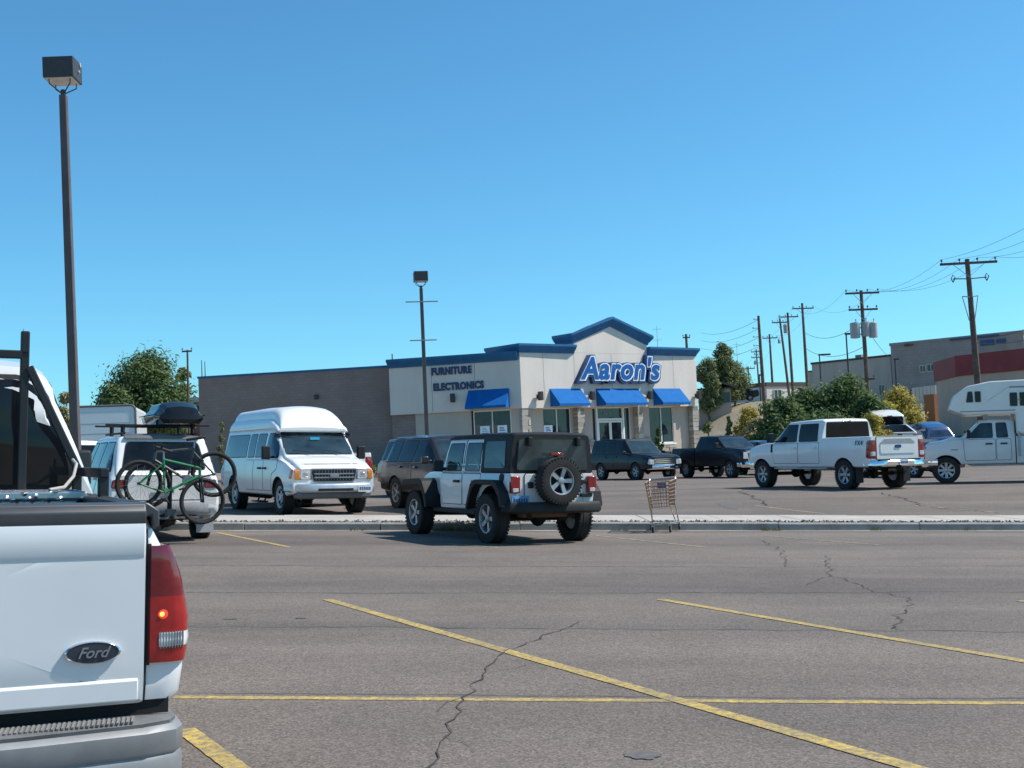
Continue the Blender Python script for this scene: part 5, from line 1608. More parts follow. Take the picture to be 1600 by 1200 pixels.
# ================================================================== four door off-roader (white, black hard top)
def make_jeep():
    V = Vehicle('off_road_car', 'white four door off-roader with black hard top and a spare wheel on its back', 'car')
    r = .40; W = .79
    def s(y, zb, w0, w1, zt, r_=.02): return [y, zb, w0, (zb + zt) / 2, w1, zt - .05, w1, zt, w1 - .01, r_, 0]
    V.loft('body', [s(-.64, .60, W - .04, W - .02, 1.13), s(-.6, .56, W - .01, W, 1.14), s(1.55, .5, W - .01, W, 1.14), s(2.02, .5, W - .02, W - .01, 1.14)], WHITE_P, [(0, .42, .52, W - .28)])
    V.loft('hood', [s(1.98, .72, W - .06, W - .06, 1.15, .05), s(2.3, .72, .66, .66, 1.17, .06), s(3.1, .7, .56, .56, 1.13, .06), s(3.28, .62, .55, .55, 1.08, .05), s(3.33, .6, .54, .54, 1.03, .03)], WHITE_P)
    cab = [[.40, 1.13, W - .02, 1.25, W - .03, 1.3, W - .035, 1.72, .69, .05, 0], [1.78, 1.13, W - .02, 1.25, W - .03, 1.3, W - .035, 1.72, .69, .05, 0],
           [2.05, 1.13, W - .04, 1.14, W - .045, 1.15, W - .045, 1.17, W - .05, .01, 0]]
    V.loft('cab', cab, WHITE_P)
    V.loft('hard_top', [[-.62, 1.13, W - .03, 1.25, W - .04, 1.3, W - .045, 1.76, .7, .06, .01], [-.52, 1.13, W - .015, 1.25, W - .025, 1.3, W - .03, 1.79, .705, .07, .02], [.42, 1.13, W - .015, 1.25, W - .025, 1.3, W - .03, 1.8, .705, .07, .02]], PLASTIC)
    V.loft('roof_panel', [[.42, 1.7, .68, 1.72, .7, 1.74, .705, 1.795, .7, .05, .02], [1.6, 1.7, .68, 1.72, .7, 1.74, .705, 1.785, .7, .05, .02], [1.84, 1.69, .66, 1.7, .68, 1.71, .69, 1.75, .68, .04, .01]], PLASTIC)
    # doors with handles and upper frames
    V.door([(1.12, .6), (1.97, .6), (1.97, 1.12), (1.12, 1.12)], WHITE_P, (1.28, .99), PLASTIC)
    V.door([(.46, .78), (.6, .6), (1.08, .6), (1.08, 1.12), (.40, 1.12)], WHITE_P, (.56, .99), PLASTIC)
    V.both('window', [(1.17, 1.18), (1.86, 1.18), (1.73, 1.63), (1.17, 1.63)], GLASS_J, frame=RUBBER, rnd=.04)
    V.both('window', [(.48, 1.18), (1.03, 1.18), (1.03, 1.63), (.48, 1.63)], GLASS_J, frame=RUBBER, rnd=.04)
    for v in ('L', 'Rt'): V.patch('pillar_gap', [(1.085, 1.14), (1.11, 1.14), (1.11, 1.69), (1.085, 1.69)], v, SEAM, off=.002, rnd=.004)
    V.both('quarter_window', [(-.44, 1.22), (.3, 1.22), (.3, 1.66), (-.4, 1.66)], GLASS_J, frame=RUBBER, rnd=.05)
    V.patch('windscreen', [(-.66, 1.24), (.66, 1.24), (.62, 1.66), (-.62, 1.66)], 'F', GLASS_C, frame=RUBBER)
    rg = V.patch('rear_window', [(-.66, 1.19), (.66, 1.19), (.61, 1.68), (-.61, 1.68)], 'B', GLASS_J, off=.02, rnd=.05, frame=RUBBER, fw=.02)
    for x in (-.45, .45):
        V.box('glass_hinge', (x - .035, -.72, 1.58), (x + .035, -.63, 1.72), PLASTIC, bevel=.01)
    mb = MB(); mb.tube([(-.3, -.68, 1.2), (-.05, -.69, 1.36), (.2, -.69, 1.5)], .012, 6); mb.build('wiper', RUBBER, V.o)
    # tail gate, lights
    V.patch('tailgate', [(-.52, .66), (.56, .66), (.56, 1.12), (-.52, 1.12)], 'B', WHITE_P, off=.014, rnd=.03, frame=SEAM, fw=.012)
    V.box('tailgate_handle', (-.47, -.7, .9), (-.38, -.655, 1.0), PLASTIC, bevel=.012)
    for z in (.78, 1.0): V.box('gate_hinge', (.5, -.7, z - .03), (.72, -.64, z + .03), PLASTIC, bevel=.01)
    for sx in (-1, 1):
        t = V.box('tail_light', (sx * .63, -.71, .82), (sx * .795, -.63, 1.09), RED_L, bevel=.015)
        V.box('reverse_lamp', (sx * .665, -.716, .84), (sx * .765, -.70, .9), CLEAR_L, bevel=.004, parent=t)
    V.plate(-.64, -.72, .63, mat=plain('blue_plate', (.12, .3, .5), .5, var=.6, scale=14))
    # spare wheel
    tm, rm = wheel_meshes(.4, .26, .235, ALLOY, 'spoke', 5)
    V.box('spare_carrier', (-.22, -.74, .84), (.2, -.63, 1.14), PLASTIC, bevel=.02)
    t = link('spare_wheel', tm, V.o); t.location = (-.02, -.87, 1.02); t.rotation_euler = (0, 0, R(-90)); t.scale = (.95, .93, .93); link('rim', rm, t)
    V.box('brake_light', (-.12, -.8, 1.42), (.1, -.75, 1.47), RED_L, bevel=.008); V.box('brake_light_stalk', (-.04, -.78, 1.05), (.02, -.74, 1.44), PLASTIC, bevel=.01)
    # bumpers
    V.bumper('rear_bumper', -.74, .86, .50, .68, False, PLASTIC, .14, .2, .02)
    V.bumper('front_bumper', 3.52, .86, .48, .66, True, PLASTIC, .12, .12, .1)
    # flares
    fy = 2.946
    ro = [(-.66, .60), (-.6, .84), (-.44, .99), (-.3, 1.03), (.34, 1.03), (.5, .96), (.62, .72), (.68, .55)]
    ri_ = [(-.57, .6), (-.52, .76), (-.4, .88), (-.28, .95), (.3, .95), (.42, .88), (.54, .7), (.61, .53)]
    fo = [(fy - .66, .52), (fy - .56, .78), (fy - .42, .98), (fy - .3, 1.03), (fy + .42, 1.0), (fy + .5, .94)]
    fi = [(fy - .58, .5), (fy - .49, .72), (fy - .36, .88), (fy - .24, .95), (fy + .42, .9), (fy + .5, .86)]
    def band(o_, i_, x0, x1):
        mb = MB(); n = len(o_)
        vs = [(x, p[0], p[1]) for x in (x0, x1) for L in (o_, i_) for p in L]
        fs = []
        for j in range(n - 1):
            fs += [(j, j + 1, n + j + 1, n + j), (2 * n + j, 2 * n + j + 1, 3 * n + j + 1, 3 * n + j), (j, j + 1, 2 * n + j + 1, 2 * n + j), (n + j, n + j + 1, 3 * n + j + 1, 3 * n + j)]
        for j in (0, n - 1): fs.append((j, n + j, 3 * n + j, 2 * n + j))
        return mb.add(vs, fs)
    for sx in (-1, 1):
        band(ro, ri_, sx * .77, sx * .945).build('fender_flare', PLASTIC, V.o, smooth=30, bevel=.012)
        band(fo, fi, sx * .5, sx * .945).build('fender_flare', PLASTIC, V.o, smooth=30, bevel=.012)
        V.box('sill', (sx * .72, .6, .43), (sx * .79, fy - .6, .52), PLASTIC, bevel=.02)
        V.box('headlight', (sx * .28, 3.31, .84), (sx * .46, 3.36, 1.02), CLEAR_L, bevel=.05)
        V.box('wheel_well', (sx * .5, fy - .5, .5), (sx * .58, fy + .42, .9), UNDER, bevel=0)
    for k in range(7): V.box('grille_slot', (-.21 + .063 * k, 3.325, .76), (-.18 + .063 * k, 3.34, 1.0), UNDER, bevel=.006)
    mb = MB(); mb.lathe([(.075, 0), (.08, .012), (.06, .016)], 16, 'x', (-.795 - .012, -.38, 1.06)); mb.build('fuel_cap', PLASTIC, V.o)
    mb = MB(); mb.lathe([(.05, -.02), (.05, .008), (.001, .01)], 12, 'x', (.5, .5, -5)); 
    V.mirror(.74, 1.86, 1.15, PLASTIC, (.17, .1, .2), .08)
    V.under(-.55, 3.2, .38, .5, (0, fy), r, .62)
    V.box('muffler', (-.5, -.55, .42), (.45, -.3, .56), plain('rusty_muffler', (.12, .06, .035), .8), bevel=.04)
    V.box('skid_plate', (-.35, .6, .36), (.35, 1.9, .48), UNDER, bevel=.04)
    V.wheels([(-.78, 0), (.78, 0), (-.78, fy), (.78, fy)], r, .26, ALLOY, 'spoke', rimr=.235, n=5)
    return V
make_jeep().place(762, 19.95, (-.78, 0), -28)

# ================================================================== raised roof passenger van
def make_van():
    V = Vehicle('passenger_van', 'white raised roof passenger van parked nose to the kerb', 'van')
    r = .385; W = 1.0; wb = 3.5; zb = .42
    yf, ye = wb + .86, -1.05
    zl, zr, zc, zh = 1.22, 1.94, 1.28, 1.1
    st = [[ye, zb + .05, W - .12, .85, W - .08, zl, W - .1, zr - .06, .78, .1, 0],
          [ye + .12, zb, W - .04, .85, W - .01, zl, W - .05, zr, .84, .1, .02],
          [ye + .8, zb, W - .03, .85, W, zl, W - .03, zr, .85, .1, .02],
          [wb - .72, zb, W - .03, .85, W, zl, W - .03, zr - .02, .85, .1, .02],
          [wb + .02, zb, W - .03, .85, W, zc - .07, W - .05, zc, W - .16, .06, .03],
          [wb + .4, zb, W - .03, .85, W - .01, zh + .03, W - .06, zh + .1, W - .18, .08, .04],
          [yf - .16, zb + .04, W - .05, .82, W - .03, zh - .08, W - .08, zh - .01, W - .2, .08, .03],
          [yf - .03, zb + .06, W - .08, .8, W - .06, zh - .12, W - .1, zh - .07, W - .22, .05, .01],
          [yf, zb + .08, W - .1, .8, W - .08, zh - .15, W - .12, zh - .1, W - .24, .04, 0]]
    V.loft('body', st, WHITE_P, [(wb, r, .46, W - .3), (0, r, .46, W - .3)])
    top = [[ye + .05, 1.9, .8, 2.0, .79, 2.05, .77, 2.3, .68, .16, .02], [ye + .35, 1.9, .86, 2.0, .85, 2.08, .83, 2.42, .73, .24, .03],
           [1.0, 1.9, .86, 2.0, .85, 2.08, .83, 2.44, .73, .26, .04], [wb - 1.25, 1.9, .86, 2.0, .85, 2.08, .83, 2.42, .73, .26, .04],
           [wb - .98, 1.9, .86, 1.99, .85, 2.06, .835, 2.35, .735, .23, .05], [wb - .76, 1.89, .855, 1.95, .85, 2.0, .835, 2.23, .745, .17, .05],
           [wb - .6, 1.87, .85, 1.9, .845, 1.95, .835, 2.08, .765, .1, .05], [wb - .48, 1.84, .83, 1.85, .83, 1.87, .82, 1.92, .78, .03, .03]]
    V.loft('raised_roof', top, WHITE_P)
    gw = GLASS_C2
    V.both('window', [(wb - .98, 1.28), (wb - .2, 1.26), (wb - .52, 1.8), (wb - .98, 1.8)], gw, frame=RUBBER, rnd=.04)
    V.both('window', [(1.72, 1.28), (wb - 1.16, 1.28), (wb - 1.16, 1.8), (1.72, 1.8)], gw, frame=RUBBER, rnd=.04)
    V.both('window', [(1.12, 1.28), (1.62, 1.28), (1.62, 1.8), (1.12, 1.8)], gw, frame=RUBBER, rnd=.04)
    V.both('window', [(-.85, 1.28), (1.0, 1.28), (1.0, 1.8), (-.78, 1.8)], gw, frame=RUBBER, rnd=.06)
    V.door([(wb - 1.06, .52), (wb - .5, .52), (wb - .45, .9), (wb - .12, 1.0), (wb - .12, 1.2), (wb - 1.06, 1.2)], WHITE_P, (wb - .92, 1.02), PLASTIC)
    V.door([(1.67, .52), (wb - 1.1, .52), (wb - 1.1, 1.2), (1.67, 1.2)], WHITE_P, (wb - 1.3, 1.02), PLASTIC)
    V.door([(1.06, .52), (1.64, .52), (1.64, 1.2), (1.06, 1.2)], WHITE_P)
    V.patch('windscreen', [(-W + .2, zc + .06), (W - .2, zc + .06), (.72, zr - .1), (-.72, zr - .1)], 'F', GLASS_C, rnd=.06, frame=RUBBER, fw=.02)
    V.patch('rear_window', [(-.68, 1.3), (.68, 1.3), (.64, 1.78), (-.64, 1.78)], 'B', gw, frame=RUBBER)
    V.patch('hood_gap', [(-W + .16, zh + .005), (W - .16, zh + .005), (W - .16, zh + .018), (-W + .16, zh + .018)], 'F', SEAM, off=.003, rnd=.004)
    # nose
    V.patch('grille_surround', [(-W + .1, .78), (W - .1, .78), (W - .12, 1.0), (-W + .12, 1.0)], 'F', GREY_PL, off=.008, rnd=.03)
    V.patch('grille', [(-.46, .74), (.46, .74), (.52, .985), (-.52, .985)], 'F', PLASTIC, off=.018, rnd=.05, frame=STEEL, fw=.03)
    for z in (.82, .9): V.patch('grille_bar', [(-.46, z - .013), (.46, z - .013), (.46, z + .013), (-.46, z + .013)], 'F', STEEL, off=.035, rnd=.01)
    mb = MB(); mb.lathe([(.11, 0), (.105, .02), (.001, .025)], 20, 'y', (0, yf + .03, .865)); bd = mb.build('badge', STEEL, V.o)
    bd.scale = (1, 1, .45); bd.location = (0, 0, .865 * .55)
    hl = [(.55, .79), (.76, .79), (.76, .98), (.55, .98)]; tn = [(.775, .79), (.9, .79), (.89, .985), (.775, .985)]
    for q in (hl, mir(hl)): V.patch('headlight', q, 'F', CLEAR_L, off=.022, rnd=.03, frame=CHROME, fw=.012)
    for q in (tn, mir(tn)): V.patch('turn_signal', q, 'F', AMBER_L, off=.022, rnd=.02)
    V.both('turn_signal', [(yf - .16, .79), (yf - .05, .79), (yf - .05, .985), (yf - .13, .985)], AMBER_L, off=.012, rnd=.02)
    V.bumper('front_bumper', yf + .06, W - .03, .5, .68, True, plain('satin_silver', (.5, .51, .52), .35, .6), .1, .5, .1)
    V.box('air_slot', (-.4, yf + .12, .53), (.4, yf + .168, .585), UNDER, bevel=.01)
    V.box('valance', (-.86, yf - .2, .36), (.86, yf + .05, .51), GREY_PL, bevel=.04)
    V.plate(-.66, yf + .165, .5, True)
    V.bumper('rear_bumper', ye - .03, W - .05, .42, .6, False, CHROME, .12, .2, .03)
    tl = [(W - .2, .85), (W - .09, .85), (W - .1, 1.15), (W - .2, 1.15)]
    for q in (tl, mir(tl)): V.patch('tail_light', q, 'B', RED_L, off=.012)
    V.mirror(W - .06, wb - .42, 1.22, PLASTIC, (.19, .1, .3), .1)
    V.under(ye + .2, yf - .3, .4, .42, (0, wb), r, .75)
    mb = MB(); mb.span((.82, 1.7, .24), (1.04, 2.3, .27)); mb.tube([(.9, 1.75, .26), (.8, 1.75, .46)], .02, 6); mb.tube([(.9, 2.25, .26), (.8, 2.25, .46)], .02, 6); mb.build('side_step', RUBBER, V.o, smooth=0)
    for x in (-.55, .15):
        mb = MB(); mb.tube([(x, wb + .06, 1.335), (x + .25, wb + .0, 1.4), (x + .5, wb - .02, 1.42)], .009, 5); mb.build('wiper', RUBBER, V.o)
    mb = MB()
    for k in range(13): x = -.42 + k * .07; mb.span((x - .006, yf + .005, .76), (x + .006, yf + .03, .975))
    mb.build('grille_mesh', GREY_PL, V.o, smooth=0)
    for sx in (-1, 1): V.box('lamp_reflector', (sx * .6, yf + .012, .84), (sx * .71, yf + .03, .93), CHROME, bevel=.02)
    V.box('visor_sticker', (-.1, wb - .36, 1.66), (.12, wb - .345, 1.72), plain('blue_sticker', (.03, .4, .6), .5), bevel=0)
    V.wheels([(-.83, 0), (.83, 0), (-.83, wb), (.83, wb)], r, .25, plain('white_steel_rim', (.62, .62, .6), .4), 'steel', rimr=.24)
    return V
GLASS_C2 = glass('bluish_glass', (0.02, 0.04, 0.075))
make_van().place(441, 28.6, (.83, 3.5), 151, scale=1.06)

# ================================================================== white crew cab pickup
F250 = dict(W=1.01, zb=.64, r=.425, wb=4.06, yf=4.86, yc=3.5, yh=2.72, yb=1.0, ye=-1.14, zh=1.34, zc=1.43, zl=1.38, zr=2.05, zbed=1.5, wr=.84, tw=.3, rn=6, px=.05, hm=WHITE_P, ms=(.22, .12, .3))
V = pickup('pickup_truck', 'white crew cab pickup with chrome rear bumper parked in front of the bushes', F250, WHITE_P)
zb, ye = F250['zb'], F250['ye']
V.patch('badge', [(-.11, 1.16), (.11, 1.16), (.11, 1.25), (-.11, 1.25)], 'B', plain('navy_badge', (.02, .06, .16), .25), off=.05, rnd=.045, frame=CHROME, fw=.012)
V.patch('tailgate_sculpt', [(-.62, 1.3), (.62, 1.3), (.46, 1.42), (-.46, 1.42)], 'B', plain('grey_applique', (.35, .35, .36), .4), off=.042, rnd=.02)
me = text_mesh('FX4', .19, .003, .0, .25, 1.1); me.materials.append(PLASTIC); me.transform(Matrix.Rotation(R(90), 4, 'X')); me.transform(Matrix.Rotation(R(-90), 4, 'Z'))
loc, nor = V.hit(-.72, 1.28, 'L'); o = link('side_lettering', me, V.o); o.location = (loc.x - .012, -.72, 1.26)
V.both('fender_vent', [(wb_ - .62, 1.1) for wb_ in (4.06,)] + [(4.06 - .54, 1.1), (4.06 - .52, 1.36), (4.06 - .6, 1.36)], PLASTIC, off=.012, rnd=.02)
V.box('hitch_receiver', (-.06, ye - .3, .5), (.06, ye, .6), UNDER)
V.place(1322, 35, (-.84, 0), -23)

# ================================================================== dark pickup and dark SUV in front of the store
RAM = dict(W=1.0, zb=.52, r=.39, wb=3.57, yf=4.52, yc=3.1, yh=2.3, yb=.85, ye=-1.15, zh=1.28, zc=1.34, zl=1.3, zr=1.9, zbed=1.38, wr=.74, doors=1, board=False)
V = pickup('pickup_truck', 'dark navy pickup facing right in front of the hillside', RAM, NAVY_P, tint=GLASS_D)
V.place(1142, 54, (.83, 3.57), 155)
TAHOE = dict(W=1.0, zb=.46, r=.385, wb=2.95, yf=3.9, yc=2.5, yh=1.75, yr=-.85, ye=-1.12, zh=1.12, zc=1.2, zl=1.16, zr=1.88, wr=.76, bm=CHROME, bars=2, ym=1.15, ym2=.25)
V = wagon('sport_utility_car', 'dark navy SUV with chrome grille facing right in front of the store door', 'car', TAHOE, NAVY_P)
V.both('roof_rail', [(-.6, 1.86), (1.5, 1.86), (1.5, 1.88), (-.6, 1.88)], PLASTIC, off=.02, rnd=.005)
V.place(994, 55, (.86, 2.95), 152)

# ================================================================== bronze SUV behind the off-roader
EXPL = dict(W=.98, zb=.4, r=.38, wb=2.86, yf=3.75, yc=2.35, yh=1.5, yr=-.55, ye=-1.08, zh=1.1, zc=1.16, zl=1.12, zr=1.76, wr=.7, ym=1.05, ym2=.12)
V = wagon('sport_utility_car', 'bronze SUV with dark windows half hidden behind the white off-roader', 'car', EXPL, BROWN_P)
V.both('roof_rail', [(-.4, 1.7), (1.3, 1.7), (1.3, 1.72), (-.4, 1.72)], ALLOY, off=.03, rnd=.005)
V.place(621, 31.2, (.84, 0), 152, scale=1.04)
RSUV = dict(EXPL, zr=1.8, W=.97)
V = wagon('sport_utility_car', 'red SUV roof and dark windscreen showing between the bronze SUV and the off-roader', 'car', RSUV, RED_P)
V.place(668, 38, (.83, 2.86), 152, scale=1.06)
WP = dict(W=1.0, zb=.55, r=.4, wb=3.6, yf=4.55, yc=3.1, yh=2.3, yb=.85, ye=-1.15, zh=1.3, zc=1.36, zl=1.32, zr=1.92, zbed=1.42, doors=1, board=False)
V = pickup('pickup_truck', 'white pickup tail with red light showing behind the van beside its mirror', WP, WHITE_P)
V.place(577, 33.5, (.9, -1.15), -38)

# ================================================================== vehicles on the right, far
SED = dict(W=.9, zb=.3, r=.32, wb=2.7, yf=3.55, yc=2.25, yh=1.35, yr=.05, yt=-.5, ye=-.98, zh=.86, zc=.94, zl=.92, zr=1.44, zk=.98, wr=.6, ym=.95, win3=False, tw=.21)
V = wagon('sedan', 'dark sedan between the white crew cab tailgate and the camper truck', 'car', SED, BLACK_P); V.place(1430, 46, (-.7, 0), -28)
V = wagon('sedan', 'blue sedan seen from behind next to the red banded building', 'car', SED, BLUE_P, tint=GLASS_C2); V.place(1474, 66, (0, -.9), -2, scale=1.05)
V = wagon('hatchback', 'blue car whose roof shows between the dark pickup and the white crew cab', 'car', dict(EXPL, zr=1.66), BLUE_P); V.place(1183, 61, (0, 0), 165)
FARP = dict(W=1.0, zb=.5, r=.39, wb=3.57, yf=4.5, yc=3.1, yh=2.3, yb=.85, ye=-1.15, zh=1.28, zc=1.34, zl=1.3, zr=1.92, zbed=1.38, bm=PLASTIC, board=False, doors=2)
V = pickup('pickup_truck', 'small distant white pickup seen from behind above the crew cab tailgate', FARP, WHITE_P); V.place(1404, 66.5, (0, -1.15), 2)
V = wagon('sedan', 'black car parked on the hill road right of the store', 'car', SED, BLACK_P); V.place(1158, 124, (0, 1.2), -84)

# ================================================================== pickup carrying a camper
CAMP = dict(W=1.0, zb=.58, r=.41, wb=3.97, yf=4.58, yc=3.5, yh=2.9, yb=1.95, ye=-1.25, zh=1.30, zc=1.4, zl=1.36, zr=1.96, zbed=1.42, wr=.8, hm=PLASTIC, ym=2.52, rn=8, bdm=STEEL)
V = pickup('pickup_truck', 'older white pickup carrying a slide-in camper at the right edge', CAMP, WHITE_P2, tint=GLASS_J)
V.both('side_badge', [(4.5 - .9, 1.02), (4.5 - .68, 1.02), (4.5 - .68, 1.06), (4.5 - .9, 1.06)], STEEL, off=.012, rnd=.01)
V.place(1476, 38, (-.83, 3.97), -72)
CAMPER_W = paint('camper_siding', (0.74, 0.73, 0.7), rough=0.5, dirt=0.2)
cm_ = Vehicle('truck_camper', 'white slide-in camper with a bunk over the cab, riding on the older pickup', 'camper')
hw = 1.06
side = [(-2.2, 1.48), (1.9, 1.48), (1.9, 2.1), (3.35, 2.1), (3.82, 2.3), (3.66, 2.72), (3.25, 3.0), (2.6, 3.12), (-2.2, 3.2)]
mb = MB(); mb.prism(side, -hw, hw, 'x'); o = mb.build('shell', CAMPER_W, cm_.o, smooth=35, bevel=.05, seg=3)
mb = MB(); mb.span((-.78, -1.1, .98), (.78, 1.8, 1.5)); mb.build('base_box', CAMPER_W, cm_.o, smooth=0)
cm_.bodies = [o]; cm_.retree()
for poly in ([(3.1, 2.5), (3.3, 2.5), (3.24, 2.82), (3.12, 2.82)], [(2.88, 2.5), (3.04, 2.5), (3.04, 2.82), (2.88, 2.82)], [(1.84, 2.34), (2.04, 2.34), (2.04, 2.74), (1.84, 2.74)], [(1.58, 2.34), (1.76, 2.34), (1.76, 2.74), (1.58, 2.74)]):
    cm_.both('window', poly, GLASS_D, off=.012, rnd=.03, frame=plain('camper_window_trim', (.25, .25, .26), .5), fw=.015)
STR = plain('grey_stripe', (.18, .18, .2), .6)
cm_.both('stripe', [(2.7, 2.5), (2.1, 2.9), (2.05, 2.94), (2.6, 2.58)], STR, off=.006, rnd=.01)
cm_.both('stripe', [(2.05, 2.9), (-2.0, 2.86), (-2.0, 2.9), (2.05, 2.94)], STR, off=.006, rnd=.01)
cm_.both('trim_strip', [(3.5, 2.2), (1.9, 2.2), (1.9, 2.225), (3.5, 2.225)], STR, off=.006, rnd=.005)
for sx in (-1, 1):
    mb = MB(); mb.tube([(sx * hw, 1.84, 1.55), (sx * (hw + .05), 1.84, .8)], .035, 8); mb.build('jack', STEEL, cm_.o)
    cm_.box('marker_lamp', (sx * (hw - .005), 1.75, 2.5), (sx * (hw + .02), 1.81, 2.55), AMBER_L, bevel=.006)
cm_.box('roof_vent', (-.2, .6, 3.14), (.2, 1.0, 3.26), plain('vent_white', (.6, .6, .58), .5), bevel=.03)
cm_.o.matrix_world = V.o.matrix_world.copy()
# ================================================================== white SUV with bicycles
WSUV = dict(W=.95, zb=.42, r=.37, wb=2.75, yf=3.6, yc=2.25, yh=1.45, yr=-.62, ye=-.96, zh=1.06, zc=1.14, zl=1.14, zr=1.76, wr=.72, ym=1.0, ym2=.1, bm=plain('grey_bumper', (.3, .3, .31), .5), tz=(.9, 1.02))
V = wagon('sport_utility_car', 'white SUV with roof rack and cargo box, seen from behind beyond the near pickup', 'car', WSUV, WHITE_P)
V.patch('spoiler', [(-.62, 1.7), (.62, 1.7), (.6, 1.76), (-.6, 1.76)], 'B', GREY_PL, off=.05, rnd=.02)
for sx in (-1, 1):
    V.box('mud_flap', (sx * .64, -.46, .12), (sx * .93, -.44, .42), plain('silver_mudflap', (.4, .4, .41), .5), bevel=0)
rk = MB()
for y in (-.3, .75):
    rk.bar((-.86, y, 1.94), (.86, y, 1.94), .06, .03)
    for sx in (-.58, .58): rk.bar((sx, y, 1.74), (sx, y, 1.93), .05, .05)
for sx in (-.6, .6): rk.tube([(sx, -.6, 1.8), (sx, 1.2, 1.8)], .018, 6)
rk.build('roof_rack', PLASTIC, V.o, smooth=35)
for y in (-1.1, ): V.box('hitch', (-.05, -1.25, .4), (.05, -.9, .48), UNDER, bevel=.005)
V.place(308, 21.3, (.81, 0), -28)
suv_m = V.o.matrix_world.copy()
# cargo box on the roof rack
GLOSS = plain('glossy_black_shell', (0.009, 0.009, 0.01), 0.16, 0.0, var=0.2, scale=3, coat=0.15, spec=0.35)
bst = [[-1.0, 0, .2, .06, .26, .1, .26, .16, .2, .04, .0], [-.93, -.01, .36, .1, .41, .15, .41, .3, .32, .09, .02], [-.6, -.02, .4, .12, .46, .17, .46, .4, .37, .12, .03], [.3, -.02, .4, .12, .46, .17, .46, .4, .36, .12, .03], [.95, 0, .34, .12, .38, .16, .38, .3, .26, .1, .02], [1.2, .04, .14, .1, .18, .12, .18, .16, .12, .03, 0]]
mb = loft_mesh(bst, .08)
cb = tag(empty('cargo_box'), 'glossy black cargo box on the roof rack of the white SUV', 'cargo box')
mb.build('shell', GLOSS, cb, smooth=35)
mb = MB()
for i in range(2): pass
mb.sweep([(-.465, -.9, .165), (-.475, 0, .165), (-.465, .8, .165)], [(0, -.008), (.008, -.008), (.008, .008), (0, .008)]); mb.sweep([(.465, .8, .165), (.475, 0, .165), (.465, -.9, .165)], [(0, -.008), (.008, -.008), (.008, .008), (0, .008)])
mb.build('lid_seam', RUBBER, cb, smooth=0)
cb.matrix_world = suv_m @ Matrix.Translation((.3, .1, 1.97)) @ Matrix.Scale(.88, 4)
